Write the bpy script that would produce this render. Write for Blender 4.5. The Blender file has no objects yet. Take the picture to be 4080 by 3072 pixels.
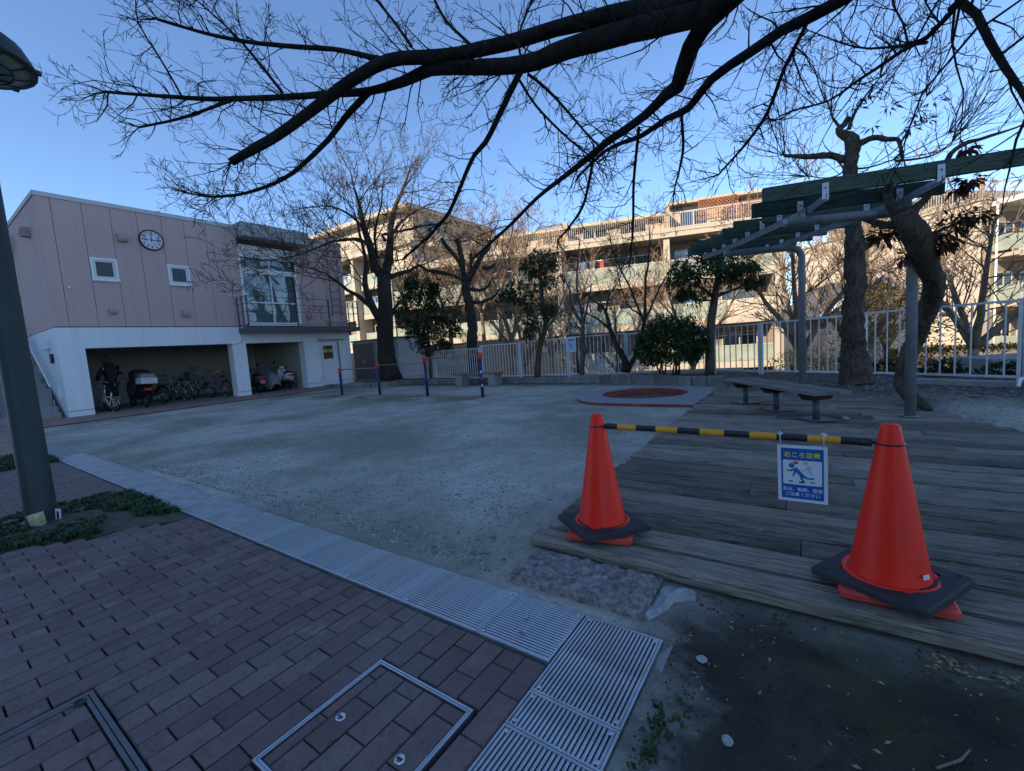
import bpy, bmesh, math, random
from mathutils import Vector, Matrix, noise
R = math.radians
scene = bpy.context.scene
col = scene.collection

# ---------------------------------------------------------------- camera
CAM = Vector((0.0, 0.0, 1.22))
cam_d = bpy.data.cameras.new('camera'); cam = bpy.data.objects.new('camera', cam_d); col.objects.link(cam)
cam_d.sensor_width = 36.0; cam_d.lens = 36.0 * 1720 / 4080; cam_d.clip_start = 0.05; cam_d.clip_end = 3000
def _cam_matrix(pitch, roll, yaw):
    cp, sp, cr, sr = math.cos(pitch), math.sin(pitch), math.cos(roll), math.sin(roll)
    Rz = Matrix(((cr, -sr, 0), (sr, cr, 0), (0, 0, 1))); Rx = Matrix(((1, 0, 0), (0, cp, -sp), (0, sp, cp)))
    M = Rz @ Rx
    W = Matrix(((math.cos(yaw), 0, -math.sin(yaw)), (math.sin(yaw), 0, math.cos(yaw)), (0, -1, 0)))
    A = W @ M.transposed()
    B = A @ Matrix(((1, 0, 0), (0, -1, 0), (0, 0, -1)))
    return B.to_4x4()
cam.matrix_world = Matrix.Translation(CAM) @ _cam_matrix(R(5.203), R(-3.94), R(34.76))
scene.camera = cam

# ---------------------------------------------------------------- world, sun, exposure
SUN_EL = R(27); SUN_DIR = Vector((-0.178 * math.cos(SUN_EL), -0.984 * math.cos(SUN_EL), math.sin(SUN_EL)))
world = bpy.data.worlds.new('World'); scene.world = world; world.use_nodes = True
wn = world.node_tree.nodes; wl = world.node_tree.links
sky = wn.new('ShaderNodeTexSky'); sky.sky_type = 'NISHITA'; sky.sun_disc = False
sky.sun_elevation = SUN_EL; sky.sun_rotation = math.atan2(SUN_DIR.x, SUN_DIR.y)
sky.altitude = 50; sky.air_density = 0.8; sky.dust_density = 0.0; sky.ozone_density = 4.2
bg = wn['Background']; bg.inputs['Strength'].default_value = 0.15
wl.new(sky.outputs[0], bg.inputs['Color'])
sun_d = bpy.data.lights.new('sun', 'SUN'); sun_d.energy = 4.3; sun_d.angle = R(0.5); sun_d.color = (1.0, 0.81, 0.57)
sun = bpy.data.objects.new('sun', sun_d); col.objects.link(sun); sun.rotation_euler = SUN_DIR.to_track_quat('Z', 'Y').to_euler()
scene.view_settings.view_transform = 'Standard'; scene.view_settings.look = 'None'
scene.view_settings.exposure = 0.93; scene.view_settings.gamma = 1.0; scene.view_settings.use_curve_mapping = False

# ---------------------------------------------------------------- helpers
rnd = random.Random(7)
def U(a, b): return rnd.uniform(a, b)
class MB:
    """collects vertices and faces of one mesh"""
    def __init__(s): s.v = []; s.f = []; s.smooth = []
    def add(s, vs, fs, smooth=False):
        o = len(s.v); s.v += [tuple(p) for p in vs]
        s.f += [tuple(i + o for i in f) for f in fs]; s.smooth += [smooth] * len(fs); return s
    def box(s, x0, x1, y0, y1, z0, z1):
        return s.add([(x0,y0,z0),(x1,y0,z0),(x1,y1,z0),(x0,y1,z0),(x0,y0,z1),(x1,y0,z1),(x1,y1,z1),(x0,y1,z1)],
            [(3,2,1,0),(4,5,6,7),(0,1,5,4),(1,2,6,5),(2,3,7,6),(3,0,4,7)])
    def cbox(s, c, d, M=None):
        x, y, z = [q / 2 for q in d]; c = Vector(c)
        vs = [Vector(p) for p in ((-x,-y,-z),(x,-y,-z),(x,y,-z),(-x,y,-z),(-x,-y,z),(x,-y,z),(x,y,z),(-x,y,z))]
        vs = [(M @ p if M else p) + c for p in vs]
        return s.add(vs, [(3,2,1,0),(4,5,6,7),(0,1,5,4),(1,2,6,5),(2,3,7,6),(3,0,4,7)])
    def bbox(s, x0, x1, y0, y1, z0, z1, b=.004):
        """box with bevelled top edges"""
        vs = [(x0,y0,z0),(x1,y0,z0),(x1,y1,z0),(x0,y1,z0),(x0,y0,z1-b),(x1,y0,z1-b),(x1,y1,z1-b),(x0,y1,z1-b),
              (x0+b,y0+b,z1),(x1-b,y0+b,z1),(x1-b,y1-b,z1),(x0+b,y1-b,z1)]
        return s.add(vs, [(3,2,1,0),(0,1,5,4),(1,2,6,5),(2,3,7,6),(3,0,4,7),(4,5,9,8),(5,6,10,9),(6,7,11,10),(7,4,8,11),(8,9,10,11)])
    def tube(s, pts, rad, n=8, cap=True, smooth=True, jit=0):
        pts = [Vector(p) for p in pts]; m = len(pts)
        if not isinstance(rad, (list, tuple)): rad = [rad] * m
        t0 = (pts[1] - pts[0]).normalized(); up = Vector((0,0,1)) if abs(t0.z) < .9 else Vector((1,0,0))
        u = t0.cross(up).normalized(); vs = []
        for i in range(m):
            if i == 0: t = pts[1] - pts[0]
            elif i == m - 1: t = pts[-1] - pts[-2]
            else: t = pts[i+1] - pts[i-1]
            t.normalize(); u = (u - t * u.dot(t))
            if u.length < 1e-6: u = t.orthogonal()
            u.normalize(); w = t.cross(u)
            for k in range(n):
                a = 2 * math.pi * k / n; r = rad[i]
                if jit:
                    q = pts[i] + (u * math.cos(a) + w * math.sin(a)) * rad[i]; k_ = 1 / max(rad[i], .02)
                    r *= 1 + jit * (noise.noise(q * 1.1 * k_) + .55 * noise.noise(Vector((q.x, q.y, q.z * .55)) * 3.6 * k_ + Vector((7,3,1))))
                vs.append(pts[i] + (u * math.cos(a) + w * math.sin(a)) * r)
        fs = [(i*n+k, i*n+(k+1)%n, (i+1)*n+(k+1)%n, (i+1)*n+k) for i in range(m-1) for k in range(n)]
        if cap: fs += [tuple(range(n-1,-1,-1)), tuple((m-1)*n+k for k in range(n))]
        return s.add(vs, fs, smooth)
    def lathe(s, prof, c=(0,0,0), n=24, smooth=True, caps=True, axis='z'):
        vs = []; c = Vector(c)
        for r, z in prof:
            for k in range(n):
                a = 2 * math.pi * k / n; p = (r*math.cos(a), r*math.sin(a), z)
                if axis == 'x': p = (p[2], p[0], p[1])
                if axis == 'y': p = (p[0], p[2], p[1])
                vs.append(Vector(p) + c)
        m = len(prof)
        fs = [(i*n+k, i*n+(k+1)%n, (i+1)*n+(k+1)%n, (i+1)*n+k) for i in range(m-1) for k in range(n)]
        if caps: fs += [tuple(range(n-1,-1,-1)), tuple((m-1)*n+k for k in range(n))]
        return s.add(vs, fs, smooth)
    def prism(s, poly, z0, z1):
        """polygon in xy extruded in z"""
        n = len(poly); vs = [(x,y,z0) for x,y in poly] + [(x,y,z1) for x,y in poly]
        return s.add(vs, [tuple(range(n-1,-1,-1)), tuple(range(n,2*n))] + [(k,(k+1)%n,n+(k+1)%n,n+k) for k in range(n)])
    def torus(s, c, Rr, r, axis='y', n=24, m=6, a0=0, a1=2*math.pi):
        full = abs(a1 - a0 - 2*math.pi) < 1e-4; vs = []; cnt = n if full else n + 1; c = Vector(c)
        for i in range(cnt):
            a = a0 + (a1 - a0) * i / n
            for k in range(m):
                b = 2*math.pi*k/m; q = Rr + r*math.cos(b); p = (q*math.cos(a), r*math.sin(b), q*math.sin(a))
                if axis == 'z': p = (p[0], p[2], p[1])
                if axis == 'x': p = (p[1], p[0], p[2])
                vs.append(Vector(p) + c)
        fs = []
        for i in range(n):
            j = (i+1) % cnt
            fs += [(i*m+k, i*m+(k+1)%m, j*m+(k+1)%m, j*m+k) for k in range(m)]
        return s.add(vs, fs, True)
    def xf(s, M, start=0):
        s.v[start:] = [tuple(M @ Vector(p)) for p in s.v[start:]]; return s
    def mesh(s, name, mat):
        me = bpy.data.meshes.new(name); me.from_pydata(s.v, [], s.f)
        me.polygons.foreach_set('use_smooth', s.smooth)
        for m in (mat if isinstance(mat, (list, tuple)) else [mat]): me.materials.append(m)
        me.update(); return me
    def build(s, name, mat, parent=None, loc=None):
        return link(name, s.mesh(name, mat), parent, loc)
def link(name, data, parent=None, loc=None, rot=None):
    o = bpy.data.objects.new(name, data); col.objects.link(o)
    if parent is not None: o.parent = parent
    if loc is not None: o.location = loc
    if rot is not None: o.rotation_euler = rot
    return o
def tag(o, label, cat, group=None, kind=None):
    o['label'] = label; o['category'] = cat
    if group: o['group'] = group
    if kind: o['kind'] = kind
    return o
def thing(name, label, cat, loc=(0,0,0), rz=0, group=None):
    o = link(name, None, None, loc, (0,0,rz)); o.empty_display_size = .1
    return tag(o, label, cat, group)
def struct(o): o['kind'] = 'structure'; return o
def stuff(o): o['kind'] = 'stuff'; return o
def clone(root, loc=None, rz=None, label=None):
    c = root.copy(); col.objects.link(c)
    if loc is not None: c.location = loc
    if rz is not None: c.rotation_euler.z = rz
    if label: c['label'] = label
    for ch in list(root.children):
        d = ch.copy(); col.objects.link(d); d.parent = c
        for g in list(ch.children):
            e = g.copy(); col.objects.link(e); e.parent = d
    return c
def text_mesh(body, size, mat, extrude=.0006, bold=0.0, align='CENTER', space=1.0):
    cu = bpy.data.curves.new('txt', 'FONT'); cu.body = body; cu.size = size; cu.extrude = extrude; cu.offset = bold
    cu.align_x = align; cu.align_y = 'CENTER'; cu.space_character = space; cu.resolution_u = 3
    o = bpy.data.objects.new('txt', cu); col.objects.link(o)
    dg = bpy.context.evaluated_depsgraph_get(); me = bpy.data.meshes.new_from_object(o.evaluated_get(dg))
    bpy.data.objects.remove(o); bpy.data.curves.remove(cu)
    me.materials.clear(); me.materials.append(mat); return me
# ---------------------------------------------------------------- materials
class NT:
    def __init__(s, name):
        s.m = bpy.data.materials.new(name); s.m.use_nodes = True; s.t = s.m.node_tree; s.n = s.t.nodes
        s.b = s.n['Principled BSDF']
    def new(s, t, **k):
        q = s.n.new(t)
        for a, b in k.items(): setattr(q, a, b)
        return q
    def set(s, sock, v):
        if isinstance(v, bpy.types.NodeSocket): s.t.links.new(v, sock)
        elif isinstance(v, (tuple, list)) and len(v) == 3 and sock.type == 'RGBA': sock.default_value = (*v, 1)
        else: sock.default_value = v
    def pos(s, world=False, scale=(1,1,1), rot=(0,0,0)):
        c = s.new('ShaderNodeNewGeometry').outputs['Position'] if world else s.new('ShaderNodeTexCoord').outputs['Object']
        mp = s.new('ShaderNodeMapping'); mp.inputs['Scale'].default_value = scale; mp.inputs['Rotation'].default_value = rot
        s.set(mp.inputs['Vector'], c); return mp.outputs[0]
    def noise(s, vec, scale, detail=4, rough=.55, dist=0):
        q = s.new('ShaderNodeTexNoise'); s.set(q.inputs['Vector'], vec)
        q.inputs['Scale'].default_value = scale; q.inputs['Detail'].default_value = detail
        q.inputs['Roughness'].default_value = rough; q.inputs['Distortion'].default_value = dist; return q.outputs['Fac']
    def voro(s, vec, scale, feature='F1', out='Distance'):
        q = s.new('ShaderNodeTexVoronoi', feature=feature); s.set(q.inputs['Vector'], vec); q.inputs['Scale'].default_value = scale
        return q.outputs[out]
    def ramp(s, f, a, b, c0=0.0, c1=1.0):
        q = s.new('ShaderNodeMapRange'); q.clamp = True; s.set(q.inputs[0], f)
        q.inputs[1].default_value = a; q.inputs[2].default_value = b; q.inputs[3].default_value = c0; q.inputs[4].default_value = c1
        return q.outputs[0]
    def mix(s, f, a, b, mode='MIX'):
        q = s.new('ShaderNodeMix', data_type='RGBA', blend_type=mode); s.set(q.inputs['Factor'], f)
        s.set(q.inputs['A'], a); s.set(q.inputs['B'], b); return q.outputs['Result']
    def math(s, op, a, b=0.0):
        q = s.new('ShaderNodeMath', operation=op); s.set(q.inputs[0], a); s.set(q.inputs[1], b); return q.outputs[0]
    def rand(s): return s.new('ShaderNodeObjectInfo').outputs['Random']
    def bump(s, h, strength=.5, dist=.01, prev=None):
        q = s.new('ShaderNodeBump'); q.inputs['Strength'].default_value = strength; q.inputs['Distance'].default_value = dist
        s.set(q.inputs['Height'], h)
        if prev: s.set(q.inputs['Normal'], prev)
        return q.outputs[0]
    def out(s, color=None, rough=None, normal=None, metal=None, spec=None, **k):
        b = s.b.inputs
        if color is not None: s.set(b['Base Color'], color)
        if rough is not None: s.set(b['Roughness'], rough)
        if normal is not None: s.set(b['Normal'], normal)
        if metal is not None: s.set(b['Metallic'], metal)
        if spec is not None: s.set(b['Specular IOR Level'], spec)
        for a, v in k.items(): s.set(b[a], v)
        return s.m
def basic(name, c, rough=.6, var=.25, scale=8, bump=0, bscale=40, metal=0, spec=.4, world=False, c2=None, rvar=0):
    t = NT(name); p = t.pos(world); f = t.noise(p, scale, 5, .6)
    dark = c2 or tuple(x * (1 - var) for x in c); lite = tuple(min(1, x * (1 + var * .6)) for x in c)
    cl = t.mix(t.ramp(f, .3, .7), dark, lite)
    if rvar: cl = t.mix(rvar, cl, t.mix(t.rand(), tuple(x*.35 for x in c), tuple(min(1,x*1.8) for x in c)))
    nrm = t.bump(t.noise(p, bscale, 4), bump, .01) if bump else None
    return t.out(cl, t.ramp(f, .3, .7, rough*.9, min(1, rough*1.1)), nrm, metal, spec)
def streaked(name, c, dirt=(.1,.1,.09), amt=.5, rough=.8, bump=.15):
    """painted or concrete wall: vertical rain streaks and blotches"""
    t = NT(name); p = t.pos(True); ps = t.pos(True, (3.0, 3.0, .18)); f1 = t.noise(ps, 1.6, 6, .65); f2 = t.noise(p, .7, 4); f3 = t.noise(p, 60, 3)
    k = t.math('MULTIPLY', t.ramp(f1, .45, .75), amt); cl = t.mix(k, c, dirt)
    cl = t.mix(t.ramp(f2, .3, .75, 0, .28), cl, tuple(x*.72 for x in c)); cl = t.mix(t.ramp(f3, .35, .65, 0, .12), cl, tuple(x*.6 for x in c))
    return t.out(cl, rough, t.bump(f3, bump, .004), 0, .25)
def m_ground():
    t = NT('packed_dirt'); p = t.pos(True); sx = t.new('ShaderNodeSeparateXYZ'); t.set(sx.inputs[0], p)
    X, Y = sx.outputs[0], sx.outputs[1]
    big = t.noise(p, .45, 5, .6); mid = t.noise(p, 2.2, 6, .65, .3); fine = t.noise(p, 28, 5, .7); grit = t.voro(p, 55)
    dirt = t.mix(t.ramp(mid, .32, .7), (.385,.35,.29), (.58,.535,.455))
    dirt = t.mix(t.ramp(big, .42, .60, 0, .8), dirt, (.215,.21,.155))
    dirt = t.mix(t.ramp(fine, .52, .72, 0, .55), dirt, (.115,.105,.09))
    dirt = t.mix(t.ramp(fine, .28, .42, .5, 0), dirt, (.56,.54,.49))
    pv = t.voro(p, 38, out='Color'); pm = t.math('MULTIPLY', t.ramp(grit, .12, .2, 1, 0), t.ramp(mid, .45, .6))
    dirt = t.mix(t.math('MULTIPLY', pm, .55), dirt, t.mix(t.ramp(pv, .2, .9), (.14,.13,.115), (.55,.53,.5)))
    # dark damp soil: beside the cross grate and behind the deck, edges broken by noise
    wob = t.math('MULTIPLY', t.math('SUBTRACT', t.noise(p, 1.6, 5, .65), .5), 1.1)
    a = t.ramp(t.math('ADD', X, wob), -.72, -.32); b = t.ramp(t.math('ADD', Y, t.math('MULTIPLY', wob, .5)), 1.85, 2.35, 1, 0)
    m1 = t.math('MULTIPLY', a, b)
    sx_n = t.noise(p, 7, 6, .75)
    # planting beds behind the kerb and the slope beyond
    c = t.ramp(t.math('ADD', Y, t.math('MULTIPLY', X, .45)), 7.9, 9.0); d = t.ramp(X, -1.9, -1.5)
    m2 = t.math('MAXIMUM', t.math('MULTIPLY', c, d), t.ramp(Y, 10.6, 11.4))
    soil = t.mix(t.ramp(mid, .35, .68), (.030,.026,.021), (.085,.072,.056)); soil = t.mix(t.ramp(big, .5, .62, 0, .75), soil, (.06,.068,.018))
    soil = t.mix(t.ramp(fine, .6, .75, 0, .5), soil, (.11,.095,.075)); soil = t.mix(t.ramp(fine, .25, .4, .6, 0), soil, (.014,.012,.01))
    bed = t.mix(t.ramp(mid, .3, .7), (.055,.046,.033), (.15,.125,.095)); bed = t.mix(t.ramp(fine, .5, .7, 0, .6), bed, (.035,.028,.02)); bed = t.mix(t.ramp(sx_n, .52, .62, 0, .6), bed, (.30,.27,.23))
    far = t.mix(t.ramp(mid, .3, .7), (.26,.19,.12), (.36,.27,.17)); bed = t.mix(t.ramp(Y, 12.0, 14.0), bed, far)
    cl = t.mix(m2, dirt, bed); cl = t.mix(m1, cl, soil)
    # dust strip along the grate, mossy dark worn hollows under the bars
    e = t.math('MULTIPLY', t.ramp(t.math('ABSOLUTE', t.math('SUBTRACT', Y, 8.1)), .15, 1.0, 1, 0), t.ramp(t.noise(p, .9, 4), .40, .56))
    e = t.math('MULTIPLY', e, t.ramp(X, -7.0, -5.6, 1, 0)); cl = t.mix(t.math('MULTIPLY', e, .85), cl, (.17,.145,.085))
    sp = t.noise(p, 11, 6, .8); sp2 = t.noise(t.pos(True, (1,1,1)), 5.5, 7, .8, .4); cl = t.mix(t.math('MULTIPLY', t.ramp(sp, .54, .66), t.ramp(m1, 0, 1, .6, .2)), cl, (.085,.08,.07)); cl = t.mix(t.math('MULTIPLY', t.ramp(sp2, .58, .70), t.ramp(m1, 0, 1, .45, .1)), cl, (.60,.58,.53)); ht = t.math('ADD', t.math('MULTIPLY', fine, .6), t.math('MULTIPLY', mid, 1.0)); ht = t.math('ADD', ht, t.math('MULTIPLY', t.ramp(grit, 0, .25, 1, 0), .25))
    return t.out(cl, .95, t.bump(ht, .9, .02), 0, .15)
def m_brick(name='paver'):
    t = NT(name); r = t.rand(); p = t.pos(True); f = t.noise(p, 9, 5, .65); g = t.noise(p, 70, 4, .7); b = t.noise(p, 1.7, 4)
    c = t.mix(r, (.165,.098,.088), (.265,.172,.152)); c = t.mix(t.ramp(f, .35, .7, 0, .6), c, (.105,.075,.07))
    c = t.mix(t.ramp(b, .45, .7, 0, .65), c, (.20,.165,.15)); c = t.mix(t.ramp(g, .56, .72, 0, .55), c, (.25,.19,.17)); c = t.mix(t.ramp(g, .25, .42, .8, 0), c, (.04,.03,.026)); q = t.noise(p, 26, 6, .75); c = t.mix(t.ramp(q, .56, .70, 0, .6), c, (.045,.036,.032)); c = t.mix(t.ramp(t.noise(p, 4.5, 6, .7), .60, .72, 0, .55), c, (.34,.29,.27))
    h = t.math('ADD', g, t.math('MULTIPLY', f, .8)); return t.out(c, .85, t.bump(h, .6, .006), 0, .3)
def m_wood(name, c1, c2, c3, rot=0, sc=1.0, bumpd=.008, moss=0.0):
    """weathered timber, grain along local x"""
    t = NT(name); r = t.rand(); co = t.new('ShaderNodeTexCoord').outputs['Object']
    ad = t.new('ShaderNodeVectorMath', operation='ADD'); t.set(ad.inputs[0], co); cb = t.new('ShaderNodeCombineXYZ')
    for i in range(3): t.set(cb.inputs[i], t.math('MULTIPLY', r, 37.0 + i*11))
    t.set(ad.inputs[1], cb.outputs[0]); mp = t.new('ShaderNodeMapping'); mp.inputs['Scale'].default_value = (1.0*sc, 26*sc, 26*sc); t.set(mp.inputs[0], ad.outputs[0])
    g = t.noise(mp.outputs[0], 2.2, 7, .7, .4); mp2 = t.new('ShaderNodeMapping'); mp2.inputs['Scale'].default_value = (2.2*sc, 60*sc, 60*sc); t.set(mp2.inputs[0], ad.outputs[0])
    g2 = t.noise(mp2.outputs[0], 2.0, 5, .7); b = t.noise(ad.outputs[0], 1.5, 5, .6)
    c = t.mix(t.ramp(g, .35, .68), c1, c2); c = t.mix(t.ramp(g2, .53, .62, 0, .92), c, c3); c = t.mix(t.ramp(b, .4, .7, 0, .5), c, tuple(x*.55 for x in c1))
    c = t.mix(.45, c, t.mix(r, tuple(x*.55 for x in c1), tuple(x*1.5 for x in c2)))
    if moss: c = t.mix(t.ramp(t.noise(ad.outputs[0], 3, 6, .7), .5, .68, 0, moss), c, (.035,.05,.02))
    h = t.math('SUBTRACT', g, t.math('MULTIPLY', t.ramp(g2, .54, .66), .8)); return t.out(c, .9, t.bump(h, .8, bumpd), 0, .25)
def m_bark(name, c1, c2, sc=1.0, bump=.9, lichen=0):
    t = NT(name); p = t.pos(True, (1,1,.35)); f = t.noise(p, 14*sc, 6, .7, .6); g = t.noise(p, 45*sc, 4, .7); b = t.noise(t.pos(True), 3, 4)
    c = t.mix(t.ramp(f, .35, .65), c1, c2); c = t.mix(t.ramp(b, .5, .7, 0, .45), c, tuple(x*.6 for x in c1))
    if lichen: c = t.mix(t.ramp(b, .5, .65, 0, lichen), c, (.06,.075,.045))
    return t.out(c, .95, t.bump(t.math('ADD', f, t.math('MULTIPLY', g, .4)), bump, .02), 0, .15)
def m_leaf(name, c1, c2, rough=.45, trans=.2):
    t = NT(name); p = t.pos(True); v = t.noise(p, 9, 3); w = t.noise(p, 40, 2)
    c = t.mix(t.ramp(v, .35, .65), c1, c2); c = t.mix(t.ramp(w, .55, .75, 0, .5), c, tuple(min(1,x*1.7) for x in c2))
    m = t.out(c, rough, None, 0, .5); tr = t.new('ShaderNodeBsdfTranslucent'); t.set(tr.inputs['Color'], c)
    mx = t.new('ShaderNodeMixShader'); mx.inputs[0].default_value = trans; o = t.n['Material Output']
    t.t.links.new(t.b.outputs[0], mx.inputs[1]); t.t.links.new(tr.outputs[0], mx.inputs[2]); t.t.links.new(mx.outputs[0], o.inputs[0]); return m
def m_glass(name, c=(.02,.03,.035), rough=.06):
    t = NT(name); f = t.noise(t.pos(True), 1.2, 3); return t.out(t.mix(f, c, tuple(x*1.6 for x in c)), rough, t.bump(f, .03, .02), 0, .9)
M = {}
M['ground'] = m_ground(); M['brick'] = m_brick()
M['deck'] = m_wood('deck_timber', (.15,.128,.098), (.35,.30,.24), (.016,.013,.010), bumpd=.016, moss=.4)
M['slat'] = m_wood('pergola_timber', (.032,.055,.040), (.085,.115,.088), (.008,.010,.008), bumpd=.012, moss=.4)
M['benchwood'] = m_wood('bench_timber', (.17,.15,.13), (.27,.245,.21), (.05,.04,.035))
M['brownwood'] = basic('brown_timber', (.26,.13,.06), .7, .3, 6, .2)
M['pink'] = streaked('pink_siding', (.60,.43,.40), (.41,.30,.285), .35, .85, .2)
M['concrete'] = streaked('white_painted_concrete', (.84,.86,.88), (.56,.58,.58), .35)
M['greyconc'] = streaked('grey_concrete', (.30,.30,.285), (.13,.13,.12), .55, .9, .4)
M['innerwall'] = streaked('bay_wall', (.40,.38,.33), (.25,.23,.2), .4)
M['joint'] = basic('dark_joint', (.06,.05,.05), .9)
M['white'] = basic('white_frame', (.78,.79,.80), .4, .06, 10)
M['whitepaint'] = basic('white_fence_paint', (.60,.61,.62), .5, .15, 14, 0)
M['greymetal'] = basic('dark_grey_steel', (.09,.095,.11), .5, .2, 9, .1)
M['galv'] = basic('galvanised_steel', (.36,.38,.40), .42, .22, 12, .15, 60, .6)
M['tube'] = basic('grey_painted_tube', (.22,.235,.245), .5, .25, 7, .15, 30, .2)
M['grate'] = basic('grate_steel', (.56,.58,.60), .38, .3, 9, .1, 80, .75)
M['void'] = basic('channel_dark', (.02,.02,.02), .95)
M['stone'] = basic('rough_stone', (.30,.27,.25), .95, .5, 30, 1.0, 50, c2=(.085,.072,.065))
M['kerbstone'] = basic('kerb_stone', (.20,.19,.175), .95, .5, 7, .9, 30, rvar=.35)
M['mortar'] = basic('mortar', (.42,.42,.41), .9, .4, 12, .9, 35)
M['red'] = basic('orange_red_plastic', (.93,.026,.010), .42, .10, 5, .06, 30, spec=.28)
M['reddull'] = basic('dusty_red_plastic', (.62,.06,.04), .5, .3, 7)
M['rubber'] = basic('black_rubber', (.035,.037,.042), .7, .35, 9, .2)
M['barblack'] = basic('bar_black', (.022,.023,.026), .35); M['baryellow'] = basic('bar_yellow', (.75,.33,.02), .35, .1)
M['redpaint'] = basic('sandpit_red', (.30,.07,.05), .8, .5, 5, .3)
M['pitconc'] = streaked('pit_concrete', (.29,.29,.28), (.16,.16,.15), .45)
M['sand'] = basic('sand', (.13,.11,.09), .95, .5, 9, .8)
M['navy'] = basic('navy_paint', (.018,.02,.11), .4, .3, 8); M['redcap'] = basic('red_cap', (.65,.06,.035), .45, .2, 9); M['bar'] = basic('bar_steel', (.30,.26,.25), .35, .25, 20, 0, 40, .7)
M['lamp'] = basic('lamp_green_paint', (.026,.042,.042), .55, .3, 5, .1); M['lampglass'] = basic('lamp_panel', (.17,.25,.22), .4, .25, 12)
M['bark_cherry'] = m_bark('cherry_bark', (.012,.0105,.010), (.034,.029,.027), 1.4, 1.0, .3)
M['bark_grey'] = m_bark('grey_bark', (.075,.062,.052), (.15,.125,.105), 1.0, 1.0)
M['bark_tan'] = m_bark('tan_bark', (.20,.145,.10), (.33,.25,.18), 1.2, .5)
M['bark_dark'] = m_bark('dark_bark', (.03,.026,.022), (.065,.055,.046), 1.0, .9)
M['bark_brown'] = m_bark('brown_bark', (.035,.028,.021), (.15,.12,.09), 1.6, 1.0)
M['leaf_dark'] = m_leaf('dark_leaf', (.018,.038,.013), (.04,.075,.022), .35)
M['leaf_mid'] = m_leaf('mid_leaf', (.03,.055,.014), (.065,.10,.025), .4)
M['leaf_yellow'] = m_leaf('yellow_leaf', (.22,.18,.025), (.36,.30,.05), .6, .3)
M['leaf_hedge'] = m_leaf('hedge_leaf', (.17,.095,.018), (.30,.18,.03), .7, .2)
M['leaf_dead'] = m_leaf('dead_leaf', (.065,.024,.014), (.125,.055,.032), .6, .12)
M['litter'] = m_leaf('fallen_leaf', (.28,.19,.05), (.48,.36,.12), .7, .1)
M['grass'] = m_leaf('grass_blade', (.025,.055,.02), (.06,.11,.035), .55, .25)
M['glass'] = m_glass('window_glass'); M['glasslit'] = m_glass('bright_glass', (.10,.12,.13), .04)
M['screen'] = basic('insect_screen', (.075,.095,.10), .5, .1)
M['curtain'] = basic('curtain', (.72,.73,.72), .8, .15, 3)
M['frost'] = basic('frosted_panel', (.30,.355,.31), .3, .2, 1.2)
M['tile'] = streaked('tan_tile_wall', (.42,.36,.285), (.27,.22,.17), .3)
M['tile2'] = streaked('cream_tile_wall', (.56,.50,.42), (.38,.33,.27), .2)
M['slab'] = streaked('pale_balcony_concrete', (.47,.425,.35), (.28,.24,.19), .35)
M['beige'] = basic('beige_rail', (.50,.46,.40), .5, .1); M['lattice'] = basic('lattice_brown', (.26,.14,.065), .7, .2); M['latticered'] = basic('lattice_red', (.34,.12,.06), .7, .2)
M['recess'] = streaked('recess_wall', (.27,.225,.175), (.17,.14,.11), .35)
M['roofgrey'] = basic('roof_metal', (.10,.105,.115), .55, .2, 3)
M['steel'] = basic('bright_steel', (.60,.62,.64), .3, .15, 20, 0, 40, .9)
M['black'] = basic('black_parts', (.014,.014,.016), .45, .3, 9); M['tyre'] = basic('tyre', (.018,.018,.019), .85)
M['silver'] = basic('silver_paint', (.50,.52,.54), .35, .1, 6, 0, 40, .4); M['whitegloss'] = basic('white_gloss', (.72,.73,.75), .3, .05)
M['cover'] = basic('grey_cover_cloth', (.22,.23,.24), .55, .3, 4, .35, 9)
M['pinkplate'] = basic('pink_plate', (.75,.35,.42), .5, .05); M['taillight'] = basic('tail_light', (.55,.02,.02), .25)
M['skin'] = basic('skin', (.42,.27,.20), .6, .1); M['jacket'] = basic('black_jacket', (.012,.013,.017), .85, .3); M['hem'] = basic('light_hem', (.42,.37,.34), .8); M['trousers'] = basic('dark_trousers', (.018,.018,.022), .9); M['hair'] = basic('brown_hair', (.045,.03,.022), .6)
M['signblue'] = basic('sign_blue', (.012,.11,.40), .3, .08); M['signwhite'] = basic('sign_white', (.70,.72,.76), .35, .06); M['signyellow'] = basic('sign_yellow', (.75,.68,.03), .4, .05)
M['signfig'] = basic('sign_figure_blue', (.015,.16,.42), .4, .05); M['signpale'] = basic('sign_pale_blue', (.42,.52,.68), .4, .08); M['signred'] = basic('sign_red', (.65,.06,.03), .4); M['signdark'] = basic('sign_dark', (.03,.035,.06), .5); M['signpink'] = basic('sign_pale_red', (.62,.42,.42), .4)
M['string'] = basic('white_string', (.72,.72,.74), .8)
M['clockface'] = basic('clock_face', (.66,.70,.74), .5, .04); M['ink'] = basic('numeral_ink', (.07,.085,.11), .6); M['cblue'] = basic('dial_blue', (.10,.22,.55), .6); M['cgrey'] = basic('dial_grey', (.40,.43,.45), .6); M['cyel'] = basic('dial_sand', (.55,.48,.33), .6)
M['yellowtape'] = basic('yellow_notice', (.70,.52,.05), .6); M['pot'] = basic('grubby_white_plastic', (.62,.62,.55), .6, .4, 30, c2=(.45,.35,.08))
M['pinkpave'] = basic('pink_paving', (.32,.185,.15), .9, .4, 5, .5, 25)
M['cyanbin'] = basic('air_unit', (.56,.57,.56), .5, .1)

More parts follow.
